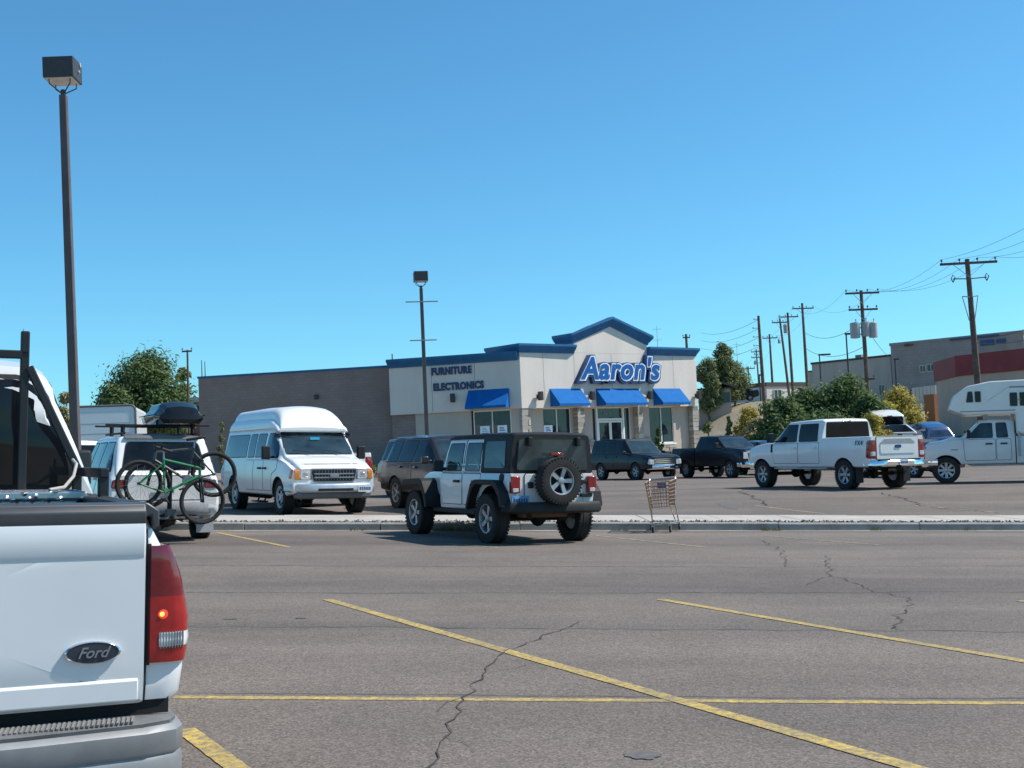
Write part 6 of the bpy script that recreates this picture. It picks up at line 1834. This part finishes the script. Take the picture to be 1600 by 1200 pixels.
# hitch carrier
ca = tag(empty('bike_carrier'), 'black hitch bike carrier behind the white SUV', 'bike carrier')
mb = MB(); mb.bar((0, -.95, .44), (0, -1.55, .44), .06, .06); mb.bar((0, -1.3, .44), (0, -1.3, 1.22), .06, .06); mb.build('mast', PLASTIC, ca, smooth=0, bevel=.01)
for sx in (-.16, .16):
    mb = MB(); mb.tube([(sx * .4, -1.3, 1.2), (sx, -1.42, 1.22), (sx, -1.75, 1.2)], .02, 8); mb.build('arm', PLASTIC, ca)
mb = MB(); mb.span((-.5, -1.5, .4), (.5, -1.46, .44)); mb.span((-.07, -1.5, .42), (.07, -1.28, .56)); mb.build('tray', GREY_PL, ca, smooth=0, bevel=.01)
ca.matrix_world = suv_m.copy()
def bicycle(label, framem, mat4):
    B = tag(empty('bicycle'), label, 'bicycle', 'bicycles on the hitch carrier')
    rw, wbk = .345, 1.06
    for x in (0, wbk):
        mb = MB(); pts = [(x + rw * math.cos(a), 0, rw * math.sin(a)) for a in [2 * math.pi * k / 36 for k in range(36)]]
        mb.tube(pts, .031, 8, closed=True); w = mb.build('wheel', TYRE, B)
        mb = MB(); mb.tube([(x + (rw - .03) * math.cos(a), 0, (rw - .03) * math.sin(a)) for a in [2 * math.pi * k / 36 for k in range(36)]], .011, 6, closed=True)
        mb.lathe([(.022, -.05), (.022, .05)], 10, 'y', (x, 0, 0)); mb.build('rim', PLASTIC, w)
        mb = MB()
        for k in range(16):
            a = 2 * math.pi * k / 16; mb.tube([(x + .02 * math.cos(a + .6), .02 * (-1) ** k, .02 * math.sin(a + .6)), (x + (rw - .03) * math.cos(a), 0, (rw - .03) * math.sin(a))], .0022, 4, cap=False)
        mb.build('spokes', STEEL, w)
    bbk, st_, hd, hd2 = (.43, 0, -.03), (.26, 0, .47), (.86, 0, .5), (.9, 0, .38)
    mb = MB()
    mb.tube([bbk, st_], .018, 8); mb.tube([st_, hd], .018, 8); mb.tube([bbk, hd2], .022, 8); mb.tube([hd, hd2], .024, 8)
    for sy in (-.05, .05): mb.tube([(0, sy, 0), (.4, sy * .6, -.03)], .011, 6); mb.tube([(0, sy, 0), (st_[0] + .01, sy * .5, st_[2] - .06)], .01, 6)
    mb.build('frame', framem, B)
    mb = MB()
    for sy in (-.06, .06): mb.tube([(.92, sy, .33), (wbk, sy, 0)], .016, 8)
    mb.tube([(.92, -.06, .33), (.92, .06, .33)], .02, 8); mb.build('fork', PLASTIC, B)
    mb = MB(); mb.tube([hd, (.82, 0, .62)], .016, 8); mb.tube([(.78, -.33, .6), (.8, -.1, .63), (.82, 0, .62), (.8, .1, .63), (.78, .33, .6)], .014, 8)
    for s_ in (-1, 1): mb.tube([(.78, s_ * .22, .6), (.77, s_ * .34, .6)], .02, 8)
    mb.build('handlebar', PLASTIC, B)
    mb = MB(); mb.tube([st_, (.22, 0, .6)], .013, 8); mb.build('seat_post', ALLOY, B)
    mb = MB(); mb.prism([(.05, -.07), (.12, -.075), (.3, -.02), (.36, -.015), (.36, .015), (.3, .02), (.12, .075), (.05, .07)], .6, .645, 'z'); mb.build('saddle', RUBBER, B, bevel=.015)
    mb = MB(); mb.lathe([(.09, -.006), (.095, 0), (.09, .006)], 24, 'y', (bbk[0], .05, bbk[2])); mb.bar((bbk[0], .07, bbk[2]), (bbk[0] + .12, .07, bbk[2] - .12), .02, .012); mb.bar((bbk[0], -.07, bbk[2]), (bbk[0] - .12, -.07, bbk[2] + .12), .02, .012)
    ck = mb.build('crank', STEEL, B)
    for s_ in (-1, 1):
        mb = MB(); mb.box((bbk[0] + s_ * .12, s_ * .11, bbk[2] - s_ * .12), (.09, .08, .025)); mb.build('pedal', PLASTIC, ck, smooth=0)
    B.matrix_world = mat4
    return B
GREEN_F = plain('green_bike_frame', (0.015, 0.2, 0.07), 0.4, 0.0)
BLACK_F = plain('grey_bike_frame', (0.07, 0.08, 0.08), 0.4, 0.2)
bicycle('green framed bicycle hung outermost on the hitch carrier', GREEN_F, suv_m @ Matrix.Translation((-.56, -1.68, .98)) @ Matrix.Rotation(R(16), 4, 'Y') @ Matrix.Rotation(R(4), 4, 'Z'))
bicycle('grey framed bicycle hung between the green bicycle and the white SUV', BLACK_F, suv_m @ Matrix.Translation((.67, -1.47, 1.12)) @ Matrix.Rotation(R(-9), 4, 'Y') @ Matrix.Rotation(R(176), 4, 'Z'))

# ================================================================== other vehicles on the left
V = wagon('hatchback', 'white car half hidden left of the SUV carrying bicycles', 'car', dict(EXPL, zr=1.72), WHITE_P, tint=GLASS_D); V.place(172, 27.5, (.8, -.9), -28)
V = wagon('sport_utility_car', 'dark red SUV in front of the box truck on the left', 'car', dict(EXPL, zr=1.85), paint('maroon_car_paint', (.12, .02, .02), .1)); V.place(150, 44, (0, 0), 170, scale=1.15)
bt = tag(empty('box_truck'), 'white box truck body with grey rounded edge frame behind the brown light pole', 'truck')
p = below(163, 50.5); bt.location = p; bt.rotation_euler = (0, 0, R(12)); zt = at(163, 634, 50.5).z - p.z; wd = 1.28
mb = MB()
out = []
for cx, cz, a0 in ((wd - .22, zt - .22, 0), (-wd + .22, zt - .22, 90), (-wd + .22, 1.1, 180), (wd - .22, 1.1, 270)):
    for k in range(5):
        a = R(a0 + 22.5 * k); out.append((cx + .22 * math.cos(a), cz + .22 * math.sin(a)))
mb.prism(out, 0, 5.2, 'y'); mb.build('cargo_body', paint('box_white', (.72, .72, .71), rough=.5, dirt=.2), bt, smooth=40)
mb = MB(); mb.tube([(x, -.01, z) for x, z in out], .045, 8, closed=True); mb.build('edge_frame', GREY_PL, bt)
mb = MB(); mb.span((-wd + .22, -.03, 1.1), (wd - .22, .0, zt - .25)); rd = mb.build('rear_door', paint('box_white', (.72, .72, .71)), bt, bevel=.03)
mb = MB()
for k in range(5): mb.span((-wd + .24, -.034, 1.35 + k * .42), (wd - .24, -.028, 1.362 + k * .42))
mb.build('door_rib', GREY_PL, rd, smooth=0)
mb = MB(); mb.span((-1.1, -.1, .5), (1.1, 5.0, .86)); mb.span((-.9, 5.3, .6), (.9, 7.0, 2.3)); mb.build('chassis_and_cab', UNDER, bt, smooth=0, bevel=.05)
tm, rm = wheel_meshes(.45, .28, .27, STEEL, 'steel', 6)
for x in (-.95, .95):
    for y in (1.1, 6.0):
        t = link('wheel', tm, bt); t.location = (x, y, .45); t.rotation_euler = (0, 0, math.pi if x < 0 else 0); link('rim', rm, t)
for x in (-1.0, 1.0):
    mb = MB(); mb.span((x - .08, -.13, .6), (x + .08, -.1, .75)); mb.build('tail_light', RED_L, bt, smooth=0)

# ================================================================== shopping cart
CARTM = plain('rusty_cart_wire', (0.32, 0.2, 0.13), 0.6, 0.2, var=0.4, scale=12)
CARTF = plain('cart_chrome', (0.5, 0.48, 0.45), 0.35, 0.8, var=0.25, scale=10)
def make_cart():
    C = tag(empty('shopping_cart'), 'rusty brown wire shopping cart left against the kerb', 'shopping cart')
    # y forward (nose), handle at -y.  basket: top rear wide, nose narrower
    def pt(u, v, w): # u -1..1 across, v 0 (rear) .. 1 (nose), w 0 bottom .. 1 top
        hw_ = (.22 + .05 * w) * (1 - .18 * v)
        y = -.36 + v * (.74 + .1 * w) - .03 * w
        z = .46 + .03 * v + w * (.52 - .06 * v)
        return Vector((u * hw_, y, z))
    mb = MB(); R_ = .0065
    for w in [i / 7 for i in range(8)]:
        for u in (-1, 1): mb.tube([pt(u, v / 4, w) for v in range(5)], R_ * (1.9 if w in (0, 1) else 1), 5)
        mb.tube([pt(-1, 1, w), pt(1, 1, w)], R_, 5)
    for k in range(17):
        v = k / 16
        for u in (-1, 1): mb.tube([pt(u, v, 0), pt(u, v, 1)], R_ * .8, 4)
        mb.tube([pt(-1, v, 0), pt(1, v, 0)], R_ * .8, 4)
    for k in range(9):
        u = -1 + k / 4; mb.tube([pt(u, 0, 0), pt(u, 1, 0)], R_ * .8, 4); mb.tube([pt(u, 1, 0), pt(u, 1, 1)], R_ * .8, 4); mb.tube([pt(u, .02, 0), pt(u, .02, 1)], R_ * .8, 4)
    for w in (0, .25, .5, .75, 1): mb.tube([pt(-1, .02, w), pt(1, .02, w)], R_, 5)
    mb.tube([pt(-1, 0, 1), pt(-1, 1, 1), pt(1, 1, 1), pt(1, 0, 1)], .009, 6)
    mb.build('basket', CARTM, C)
    mb = MB()
    for k in range(7): u = -.9 + k * .3; mb.tube([pt(u, .3, .35), pt(u, .16, .98)], .004, 4)
    for w in (.35, .6, .98): mb.tube([pt(-.95, .3 - .14 * (w - .35) / .63, w), pt(.95, .3 - .14 * (w - .35) / .63, w)], .006, 5)
    mb.build('child_seat', CARTM, C)
    c_ = pt(0, .2, .7); mb = MB(); mb.box(c_ + Vector((0, -.02, .05)), (.17, .012, .11), Matrix.Rotation(R(-20), 3, 'X')); mb.build('seat_label', plain('cart_label_blue', (.1, .12, .3), .5, var=.4, scale=30), C, smooth=0)
    mb = MB()
    for sx in (-1, 1):
        mb.tube([(sx * .25, -.42, 1.0), (sx * .25, -.34, .92), (sx * .23, -.2, .5), (sx * .25, -.3, .2), (sx * .26, -.36, .14)], .013, 8)
        mb.tube([(sx * .26, -.36, .15), (sx * .24, .0, .17), (sx * .17, .42, .17)], .013, 8)
        mb.tube([(sx * .19, .3, .54), (sx * .2, .1, .36), (sx * .22, -.1, .18)], .011, 8)
    mb.tube([(-.26, -.36, .15), (.26, -.36, .15)], .011, 8); mb.tube([(-.17, .42, .17), (.17, .42, .17)], .011, 8)
    for k in range(5): x = -.14 + k * .07; mb.tube([(x * 1.4, -.34, .165), (x, .4, .18)], .005, 5)
    mb.build('frame', CARTF, C)
    mb = MB(); mb.tube([(-.26, -.43, 1.005), (.26, -.43, 1.005)], .017, 10); mb.build('handle', plain('cart_handle', (.35, .36, .4), .4), C)
    for sx, y in ((-.25, -.34), (.25, -.34), (-.16, .38), (.16, .38)):
        mb = MB(); mb.lathe([(.02, -.016), (.055, -.016), (.062, -.008), (.062, .008), (.055, .016), (.02, .016)], 18, 'x', (sx, y - .03, .063)); w = mb.build('wheel', RUBBER, C)
        mb = MB(); mb.span((sx - .025, y - .05, .05), (sx - .02, y + .01, .15)); mb.span((sx + .02, y - .05, .05), (sx + .025, y + .01, .15)); mb.span((sx - .025, y - .03, .13), (sx + .025, y + .01, .152)); mb.build('fork', CARTF, w, smooth=0)
    p = below(1031, 23.1); n = gnormal(p.x, p.y)
    C.location = p; C.rotation_euler = (0, R(2.0), R(166)); C.scale = (1.0, 1.0, 1.0)
    return C
make_cart()
# ================================================================== near white pickup with black rack
NEAR = dict(W=.965, zb=.41, r=.39, wb=3.55, yf=4.5, yc=3.05, yh=2.25, yb=.82, ye=-1.22, zh=1.16, zc=1.2, zl=1.16, zr=1.86, zbed=1.12, wr=.7, doors=1, board=False, plate=False, bm=plain('worn_silver_bumper', (.24, .245, .25), .5, .25, var=.2, scale=4))
def make_near():
    P = NEAR; W, ye, zbed, zb = P['W'], P['ye'], P['zbed'], P['zb']
    V = Vehicle('pickup_truck', 'near white pickup with black ladder rack and red tail light at the left edge', 'pickup truck')
    WP_ = paint('near_white_paint', (.76, .77, .77), rough=.3, dirt=.15)
    # cab and bonnet
    wr, zl, zr, zc, zh, yb, yh, yc, yf, wb, r = (P[k] for k in ('wr', 'zl', 'zr', 'zc', 'zh', 'yb', 'yh', 'yc', 'yf', 'wb', 'r'))
    zm = zb + .32
    st = [[yb, zb, W - .06, zm, W - .03, zl - .02, W - .07, zr - .16, wr - .05, .16, .0],
          [yb + .06, zb, W - .05, zm, W - .02, zl - .02, W - .06, zr - .05, wr, .17, .02],
          [yb + .35, zb, W - .05, zm, W - .02, zl - .02, W - .06, zr, wr + .01, .17, .03],
          [yh, zb, W - .05, zm, W - .02, zl - .02, W - .06, zr - .03, wr, .15, .03],
          [yc, zb, W - .04, zm, W - .01, zc - .08, W - .06, zc, W - .16, .06, .03],
          [yf - .4, zb, W - .04, zm, W - .02, zh - .06, W - .08, zh, W - .2, .07, .04],
          [yf - .08, zb, W - .1, zm, W - .09, zh - .2, W - .16, zh - .12, W - .28, .06, .02],
          [yf, zb + .05, W - .18, zm, W - .16, zh - .28, W - .22, zh - .22, W - .34, .04, 0]]
    V.loft('cab', st, WP_, [(wb, r, .46, W - .3)], step=.07)
    V.patch('rear_window', [(-.78, zl + .04), (.78, zl + .04), (.755, zl + .2), (.6, zr - .12), (-.6, zr - .12), (-.755, zl + .2)], 'B', GLASS_D, off=.012, rnd=.1, frame=RUBBER, fw=.03, seg=.05)
    for x in (-.3, .3): V.patch('window_divider', [(x - .012, zl + .05), (x + .012, zl + .05), (x + .012, zr - .13), (x - .012, zr - .13)], 'B', RUBBER, off=.016, rnd=.004)
    zt = zr - .13; y0 = zl + .03
    V.both('window', [(yb + .62, y0), (yc - .3, y0), (yh + .02, zt), (yb + .62, zt)], GLASS_D, frame=RUBBER)
    V.both('window', [(yb + .14, y0), (yb + .52, y0), (yb + .52, zt), (yb + .2, zt)], GLASS_D, frame=RUBBER)
    V.door([(yb + .57, zb + .1), (yc - .1, zb + .1), (yc - .08, zl - .06), (yb + .57, zl - .06)], WP_, (yb + .75, zl - .18), PLASTIC)
    V.patch('windscreen', [(-.78, zc + .06), (.78, zc + .06), (.6, zr - .12), (-.6, zr - .12)], 'F', GLASS_C, frame=RUBBER)
    V.patch('grille', [(-.5, .7), (.5, .7), (.5, .92), (-.5, .92)], 'F', PLASTIC, off=.012, frame=CHROME)
    hl = [(.54, .7), (.72, .7), (.7, .9), (.54, .9)]
    for q in (hl, mir(hl)): V.patch('headlight', q, 'F', CLEAR_L, off=.014)
    V.bumper('front_bumper', yf + .02, W - .06, zb - .06, zb + .16, True, CHROME, .1, .4, .1)
    # bed
    bst = [[ye, zb + .07, W - .075, zm, W - .055, zbed - .22, W - .09, zbed, W - .185, .02, 0],
           [ye + .012, zb + .03, W - .05, zm, W - .03, zbed - .22, W - .065, zbed, W - .165, .025, 0],
           [ye + .04, zb + .02, W - .025, zm, W - .01, zbed - .22, W - .045, zbed, W - .145, .03, 0],
           [ye + .1, zb, W - .015, zm, W, zbed - .22, W - .035, zbed, W - .135, .03, 0],
           [-.4, zb, W - .015, zm, W, zbed - .22, W - .035, zbed, W - .13, .03, 0], [yb - .04, zb, W - .015, zm, W, zbed - .22, W - .035, zbed, W - .13, .03, 0]]
    V.loft('bed', bst, WP_, [(0, r, .46, W - .3)], ((-.76, ye + .07, zbed - .48), (.76, yb - .1, zbed + .4)), GREY_PL, step=.06)
    tw = .80; tz0, tz1 = zb + .02, zbed + .0
    tg = V.patch('tailgate', [(-tw, tz0), (tw, tz0), (tw, tz1 - .0), (-tw, tz1 - .0)], 'B', WP_, off=.022, rnd=.012, frame=SEAM, fw=.011, seg=.06, flat=True)
    # pressed lower crease, folded edge
    mb = MB(); mb.prism([(ye - .021, tz0 + .012), (ye - .031, tz0 + .02), (ye - .031, tz0 + .088), (ye - .021, tz0 + .1)], -tw + .02, tw - .02, 'x'); mb.build('tailgate_ledge', WP_, tg, smooth=30, bevel=.004)
    mb = MB(); mb.prism([(ye - .021, tz1 - .16), (ye - .03, tz1 - .13), (ye - .034, tz1 - .03), (ye - .02, tz1 - .005)], -tw + .004, tw - .004, 'x'); mb.build('tailgate_top_roll', WP_, tg, smooth=60, bevel=.003)
    # dark caps on rails and tailgate
    CAPM = plain('bed_cap_plastic', (.05, .053, .058), .42, var=.2, scale=7)
    def capsec(a, b_): return [(a, zbed - .02), (a - .004, zbed + .03), (a + .03, zbed + .048), (b_ - .03, zbed + .048), (b_, zbed + .03), (b_, zbed - .02)]
    mb = MB(); mb.prism([(ye - .032, zbed - .035), (ye - .04, zbed + .015), (ye - .02, zbed + .045), (ye + .03, zbed + .05), (ye + .07, zbed + .03), (ye + .07, zbed - .01)], -tw, tw - .002, 'x'); mb.build('tailgate_cap', CAPM, tg, smooth=50, bevel=.006)
    for sx in (-1, 1):
        xa, xb = sx * .765, sx * (W - .115)
        mb = MB(); mb.prism([(xa, zbed - .02), (xa, zbed + .035), (xa + sx * .03, zbed + .05), (xb - sx * .04, zbed + .046), (xb, zbed + .018), (xb - sx * .0, zbed - .045), (xb - sx * .02, zbed - .05), (xb - sx * .03, zbed - .0)], ye - .01, yb - .06, 'y'); mb.build('rail_cap', CAPM, V.o, smooth=45, bevel=.006)
    # tail lights wrapping the corner: one shell that follows the body's curve
    prof_y = [(0.0, -.014), (.04, -.016), (.1, -.015), (.135, -.008), (.158, .012), (.172, .045), (.178, .09), (.178, .15)]
    def body_in(z):
        pts = [(zb, .015), (zm, .0), (zbed - .22, .035), (zbed, .135)]
        for (z0, a0), (z1, a1) in zip(pts[:-1], pts[1:]):
            if z <= z1: return a0 + (a1 - a0) * (z - z0) / (z1 - z0)
        return .135
    def lens_shell(sx, z0, z1, u0, u1, lift, rows=7, ends=(True, True)):
        mb = MB(); vs = []; sel = [p for p in prof_y if u0 <= p[0] <= u1]
        for i in range(rows):
            z = z0 + (z1 - z0) * i / (rows - 1)
            ins = body_in(z)
            for u, y in sel:
                k = (u / .178) ** 2
                x = (tw + .02) + u * (W - tw - .02 + .004) / .178 - ins * k
                nx, ny = (0, -1) if u < .11 else (.7, -.7) if u < .165 else (1, 0)
                edge = .006 if (i == 0 and ends[0]) or (i == rows - 1 and ends[1]) else 0
                vs.append((sx * (x + nx * (lift - edge)), ye + y + ny * (lift - edge), z))
        m = len(sel)
        mb.add(vs, [(i * m + j, i * m + j + 1, (i + 1) * m + j + 1, (i + 1) * m + j) for i in range(rows - 1) for j in range(m - 1)])
        # closing skirts so the shell has depth
        k = len(mb.v)
        inn = [(sx * (abs(v[0]) - .01), v[1] + .022, v[2]) for v in vs]
        mb.v += inn
        ring = [j for j in range(m)] + [i * m + m - 1 for i in range(1, rows)] + [(rows - 1) * m + j for j in range(m - 2, -1, -1)] + [i * m for i in range(rows - 2, 0, -1)]
        for a_, b_ in zip(ring, ring[1:] + ring[:1]): mb.f.append((a_, b_, k + b_, k + a_)); mb.m.append(0)
        return mb
    for sx in (-1, 1):
        t = lens_shell(sx, zb + .168, zbed - .3, 0, .2, .012, ends=(True, False)).build('tail_light', lens('bright_red_lens', (.36, .012, .012)), V.o, smooth=50)
        lens_shell(sx, zbed - .3, zbed - .112, 0, .2, .012, ends=(False, True)).build('stop_lens', lens('dark_red_lens', (.17, .007, .014), .1), t, smooth=50)
        lens_shell(sx, zb + .212, zb + .29, .035, .2, .016, 3).build('reverse_lamp', lens('white_lens', (.8, .8, .78)), t, smooth=50)
        for k in range(9):
            u = .045 + k * .0125
            x = (tw + .02) + u * (W - tw - .016) / .178
            mb = MB(); yy = ye - .016 - .0165 + (0 if u < .11 else (u - .11) * .3)
            mb.span((sx * x, yy, zb + .22), (sx * (x + .0025), yy + .01, zb + .28)); mb.build('lens_rib', plain('rib_grey', (.25, .24, .24), .5), t, smooth=0)
        mb = MB(); mb.span((sx * (tw + .011), ye - .018, zb + .16), (sx * (tw + .021), ye + .01, zbed - .105)); mb.build('lens_gasket', SEAM, t, smooth=0)
    # sun glint on the tail light, put in as small glowing pieces
    em = bpy.data.materials.new('glint_orange'); em.use_nodes = True
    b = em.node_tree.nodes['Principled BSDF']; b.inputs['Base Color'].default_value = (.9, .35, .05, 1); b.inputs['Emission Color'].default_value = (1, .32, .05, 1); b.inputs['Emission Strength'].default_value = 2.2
    em2 = bpy.data.materials.new('glint_red'); em2.use_nodes = True
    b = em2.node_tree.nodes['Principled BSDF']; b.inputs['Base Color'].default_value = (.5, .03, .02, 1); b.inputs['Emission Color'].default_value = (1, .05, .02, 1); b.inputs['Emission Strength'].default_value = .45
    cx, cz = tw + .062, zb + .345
    mb = MB(); mb.lathe([(.001, -.003), (.007, -.002), (.01, .003), (.008, .02)], 12, 'y', (cx, ye - .031, cz)); mb.build('glint_core', em, V.o)
    mb = MB(); mb.lathe([(.001, -.0015), (.012, 0), (.024, .003)], 14, 'y', (cx + .003, ye - .0292, cz)); mb.build('glint_halo', em2, V.o)
    # oval emblem with script
    mb = MB(); ex, ez = tw - .182, zb + .222
    n = 36
    ring = lambda k, y: [(ex + .098 * k * math.cos(2 * math.pi * i / n), y, ez + .04 * k * math.sin(2 * math.pi * i / n)) for i in range(n)]
    vs = ring(1, ye - .022) + ring(1.0, ye - .036) + ring(.93, ye - .041) + ring(.9, ye - .037)
    mb.add(vs, [(i * n + j, i * n + (j + 1) % n, (i + 1) * n + (j + 1) % n, (i + 1) * n + j) for i in range(3) for j in range(n)])
    em_ = mb.build('emblem', CHROME, tg, smooth=40)
    mb = MB(); mb.add(ring(.91, ye - .038) + [(ex, ye - .041, ez)], [(j, (j + 1) % n, n) for j in range(n)]); mb.build('emblem_field', plain('emblem_navy', (.03, .035, .05), .3), em_, smooth=40)
    me = text_mesh('Ford', .054, .0012, .0006, .4); me.materials.append(STEEL)
    me.transform(Matrix.Rotation(R(90), 4, 'X')); me.transform(Matrix.Translation((ex - .002, ye - .0425, ez - .017)))
    link('emblem_script', me, em_)
    # step bumper: dark top pad with ridges, silver face
    BM = P['bm']
    path = [(-W + .03, ye + .16, 0), (-W + .04, ye - .02, 0), (-W + .07, ye - .08, 0), (-W + .17, ye - .12, 0), (-.4, ye - .15, 0), (0, ye - .155, 0), (.4, ye - .15, 0), (W - .17, ye - .12, 0), (W - .07, ye - .08, 0), (W - .04, ye - .02, 0), (W - .03, ye + .16, 0)]
    mb = MB(); mb.sweep(path, [(-.03, .12), (.0, .12), (.02, .16), (.02, .245), (.012, .26), (.022, .275), (.02, .345), (.0, .365), (-.05, .37), (-.05, .12)]); bp = mb.build('rear_bumper', BM, V.o, smooth=40)
    mb = MB(); mb.sweep([(a * .985, b_ + .005, c) for a, b_, c in path], [(.006, .365), (.008, .378), (-.01, .386), (-.15, .386), (-.15, .36), (-.04, .36)]); mb.build('step_pad', plain('bumper_pad', (.13, .13, .132), .65, var=.3), bp, smooth=35)
    mb = MB()
    for k in range(90):
        x = -W + .2 + k * (2 * W - .42) / 89
        mb.bar((x, ye - .135 + .03 * (abs(x) / W) ** 4, .3895), (x + .02, ye - .03, .3895), .008, .006)
    mb.build('tread_ridges', plain('ridge_metal', (.2, .195, .19), .7), bp, smooth=0)
    V.box('rear_crossmember', (-.9, ye + .02, .2), (.9, ye + .3, .52), UNDER, bevel=0)
    V.mirror(W - .1, yc - .42, zl + .0, PLASTIC, (.22, .12, .24), .04)
    # ladder rack behind the cab
    RK = plain('black_rack_paint', (.013, .013, .015), .45)
    rr = MB()
    xr = .80; yk = yb - .14; zk = zbed + .05; ztop = 1.92
    for sx in (-1, 1):
        rr.bar((sx * (xr - .27), yk, zk - .02), (sx * (xr - .27), yk, ztop + .06), 0.042, 0.042, (0, 1, 0))
    rr.bar((-xr + .25, yk, ztop - .06), (xr - .25, yk, ztop - .06), 0.042, 0.042)
    for sx in (-1, 1):
        rr.bar((sx * (xr - .25), yk - .01, ztop - .12), (sx * (xr + .0), yk - .02, zk + .1), 0.04, 0.04, (0, 1, 0))
        rr.bar((sx * xr, yk + .08, zk + .1), (sx * xr, yk - .88, zk + .1), 0.042, 0.045)
        rr.bar((sx * xr, yk - .85, zk + .1), (sx * xr, yk - .85, zk - .03), 0.045, 0.045, (0, 1, 0))
        rr.bar((sx * xr, yk + .05, zk + .1), (sx * xr, yk + .05, zk - .02), 0.045, 0.045, (0, 1, 0))
    rr.build('ladder_rack', RK, V.o, smooth=0, bevel=.006)
    # diamond plate tool box across the bed
    DP, nt, b = _new('diamond_plate')
    c = coords(nt); v1 = nt.nodes.new('ShaderNodeTexVoronoi'); v1.inputs['Scale'].default_value = 28; nt.links.new(mapping(nt, c, (1, 2.2, 1)), v1.inputs['Vector'])
    b.inputs['Base Color'].default_value = (.62, .63, .64, 1); b.inputs['Metallic'].default_value = .9; b.inputs['Roughness'].default_value = .3
    bump(nt, b, ramp(nt, v1.outputs['Distance'], [(.1, 1.0), (.45, 0.0)]), .9, .01)
    tb = MB(); tb.span((-.74, yb - .62, zbed - .3), (.74, yb - .16, zbed + .02)); tb.span((-.78, yb - .64, zbed + .022), (.78, yb - .14, zbed + .06)); tb.build('tool_box', DP, V.o, smooth=0, bevel=.008)
    V.under(ye + .1, yf - .2, .4, zb - .06, (0, wb), r, W - .25)
    V.wheels([(-W + .17, 0), (W - .17, 0), (-W + .17, wb), (W - .17, wb)], r, .25, ALLOY, 'spoke', n=5)
    return V
V = make_near()
V.place(273, 4.62, (.965, -1.22), -27, tilt=1.0)
nm = V.o.matrix_world.copy()
mb = MB(); mb.tube([nm @ Vector(p) for p in ((.6, .1, 1.19), (.68, .22, 1.2), (.73, .3, 1.25), (.75, .36, 1.31), (.74, .42, 1.33))], .008, 8)
tag(mb.build('hose', plain('white_hose', (.42, .4, .37), .6), None), 'short white hose curling over the bed rail of the near pickup', 'hose')
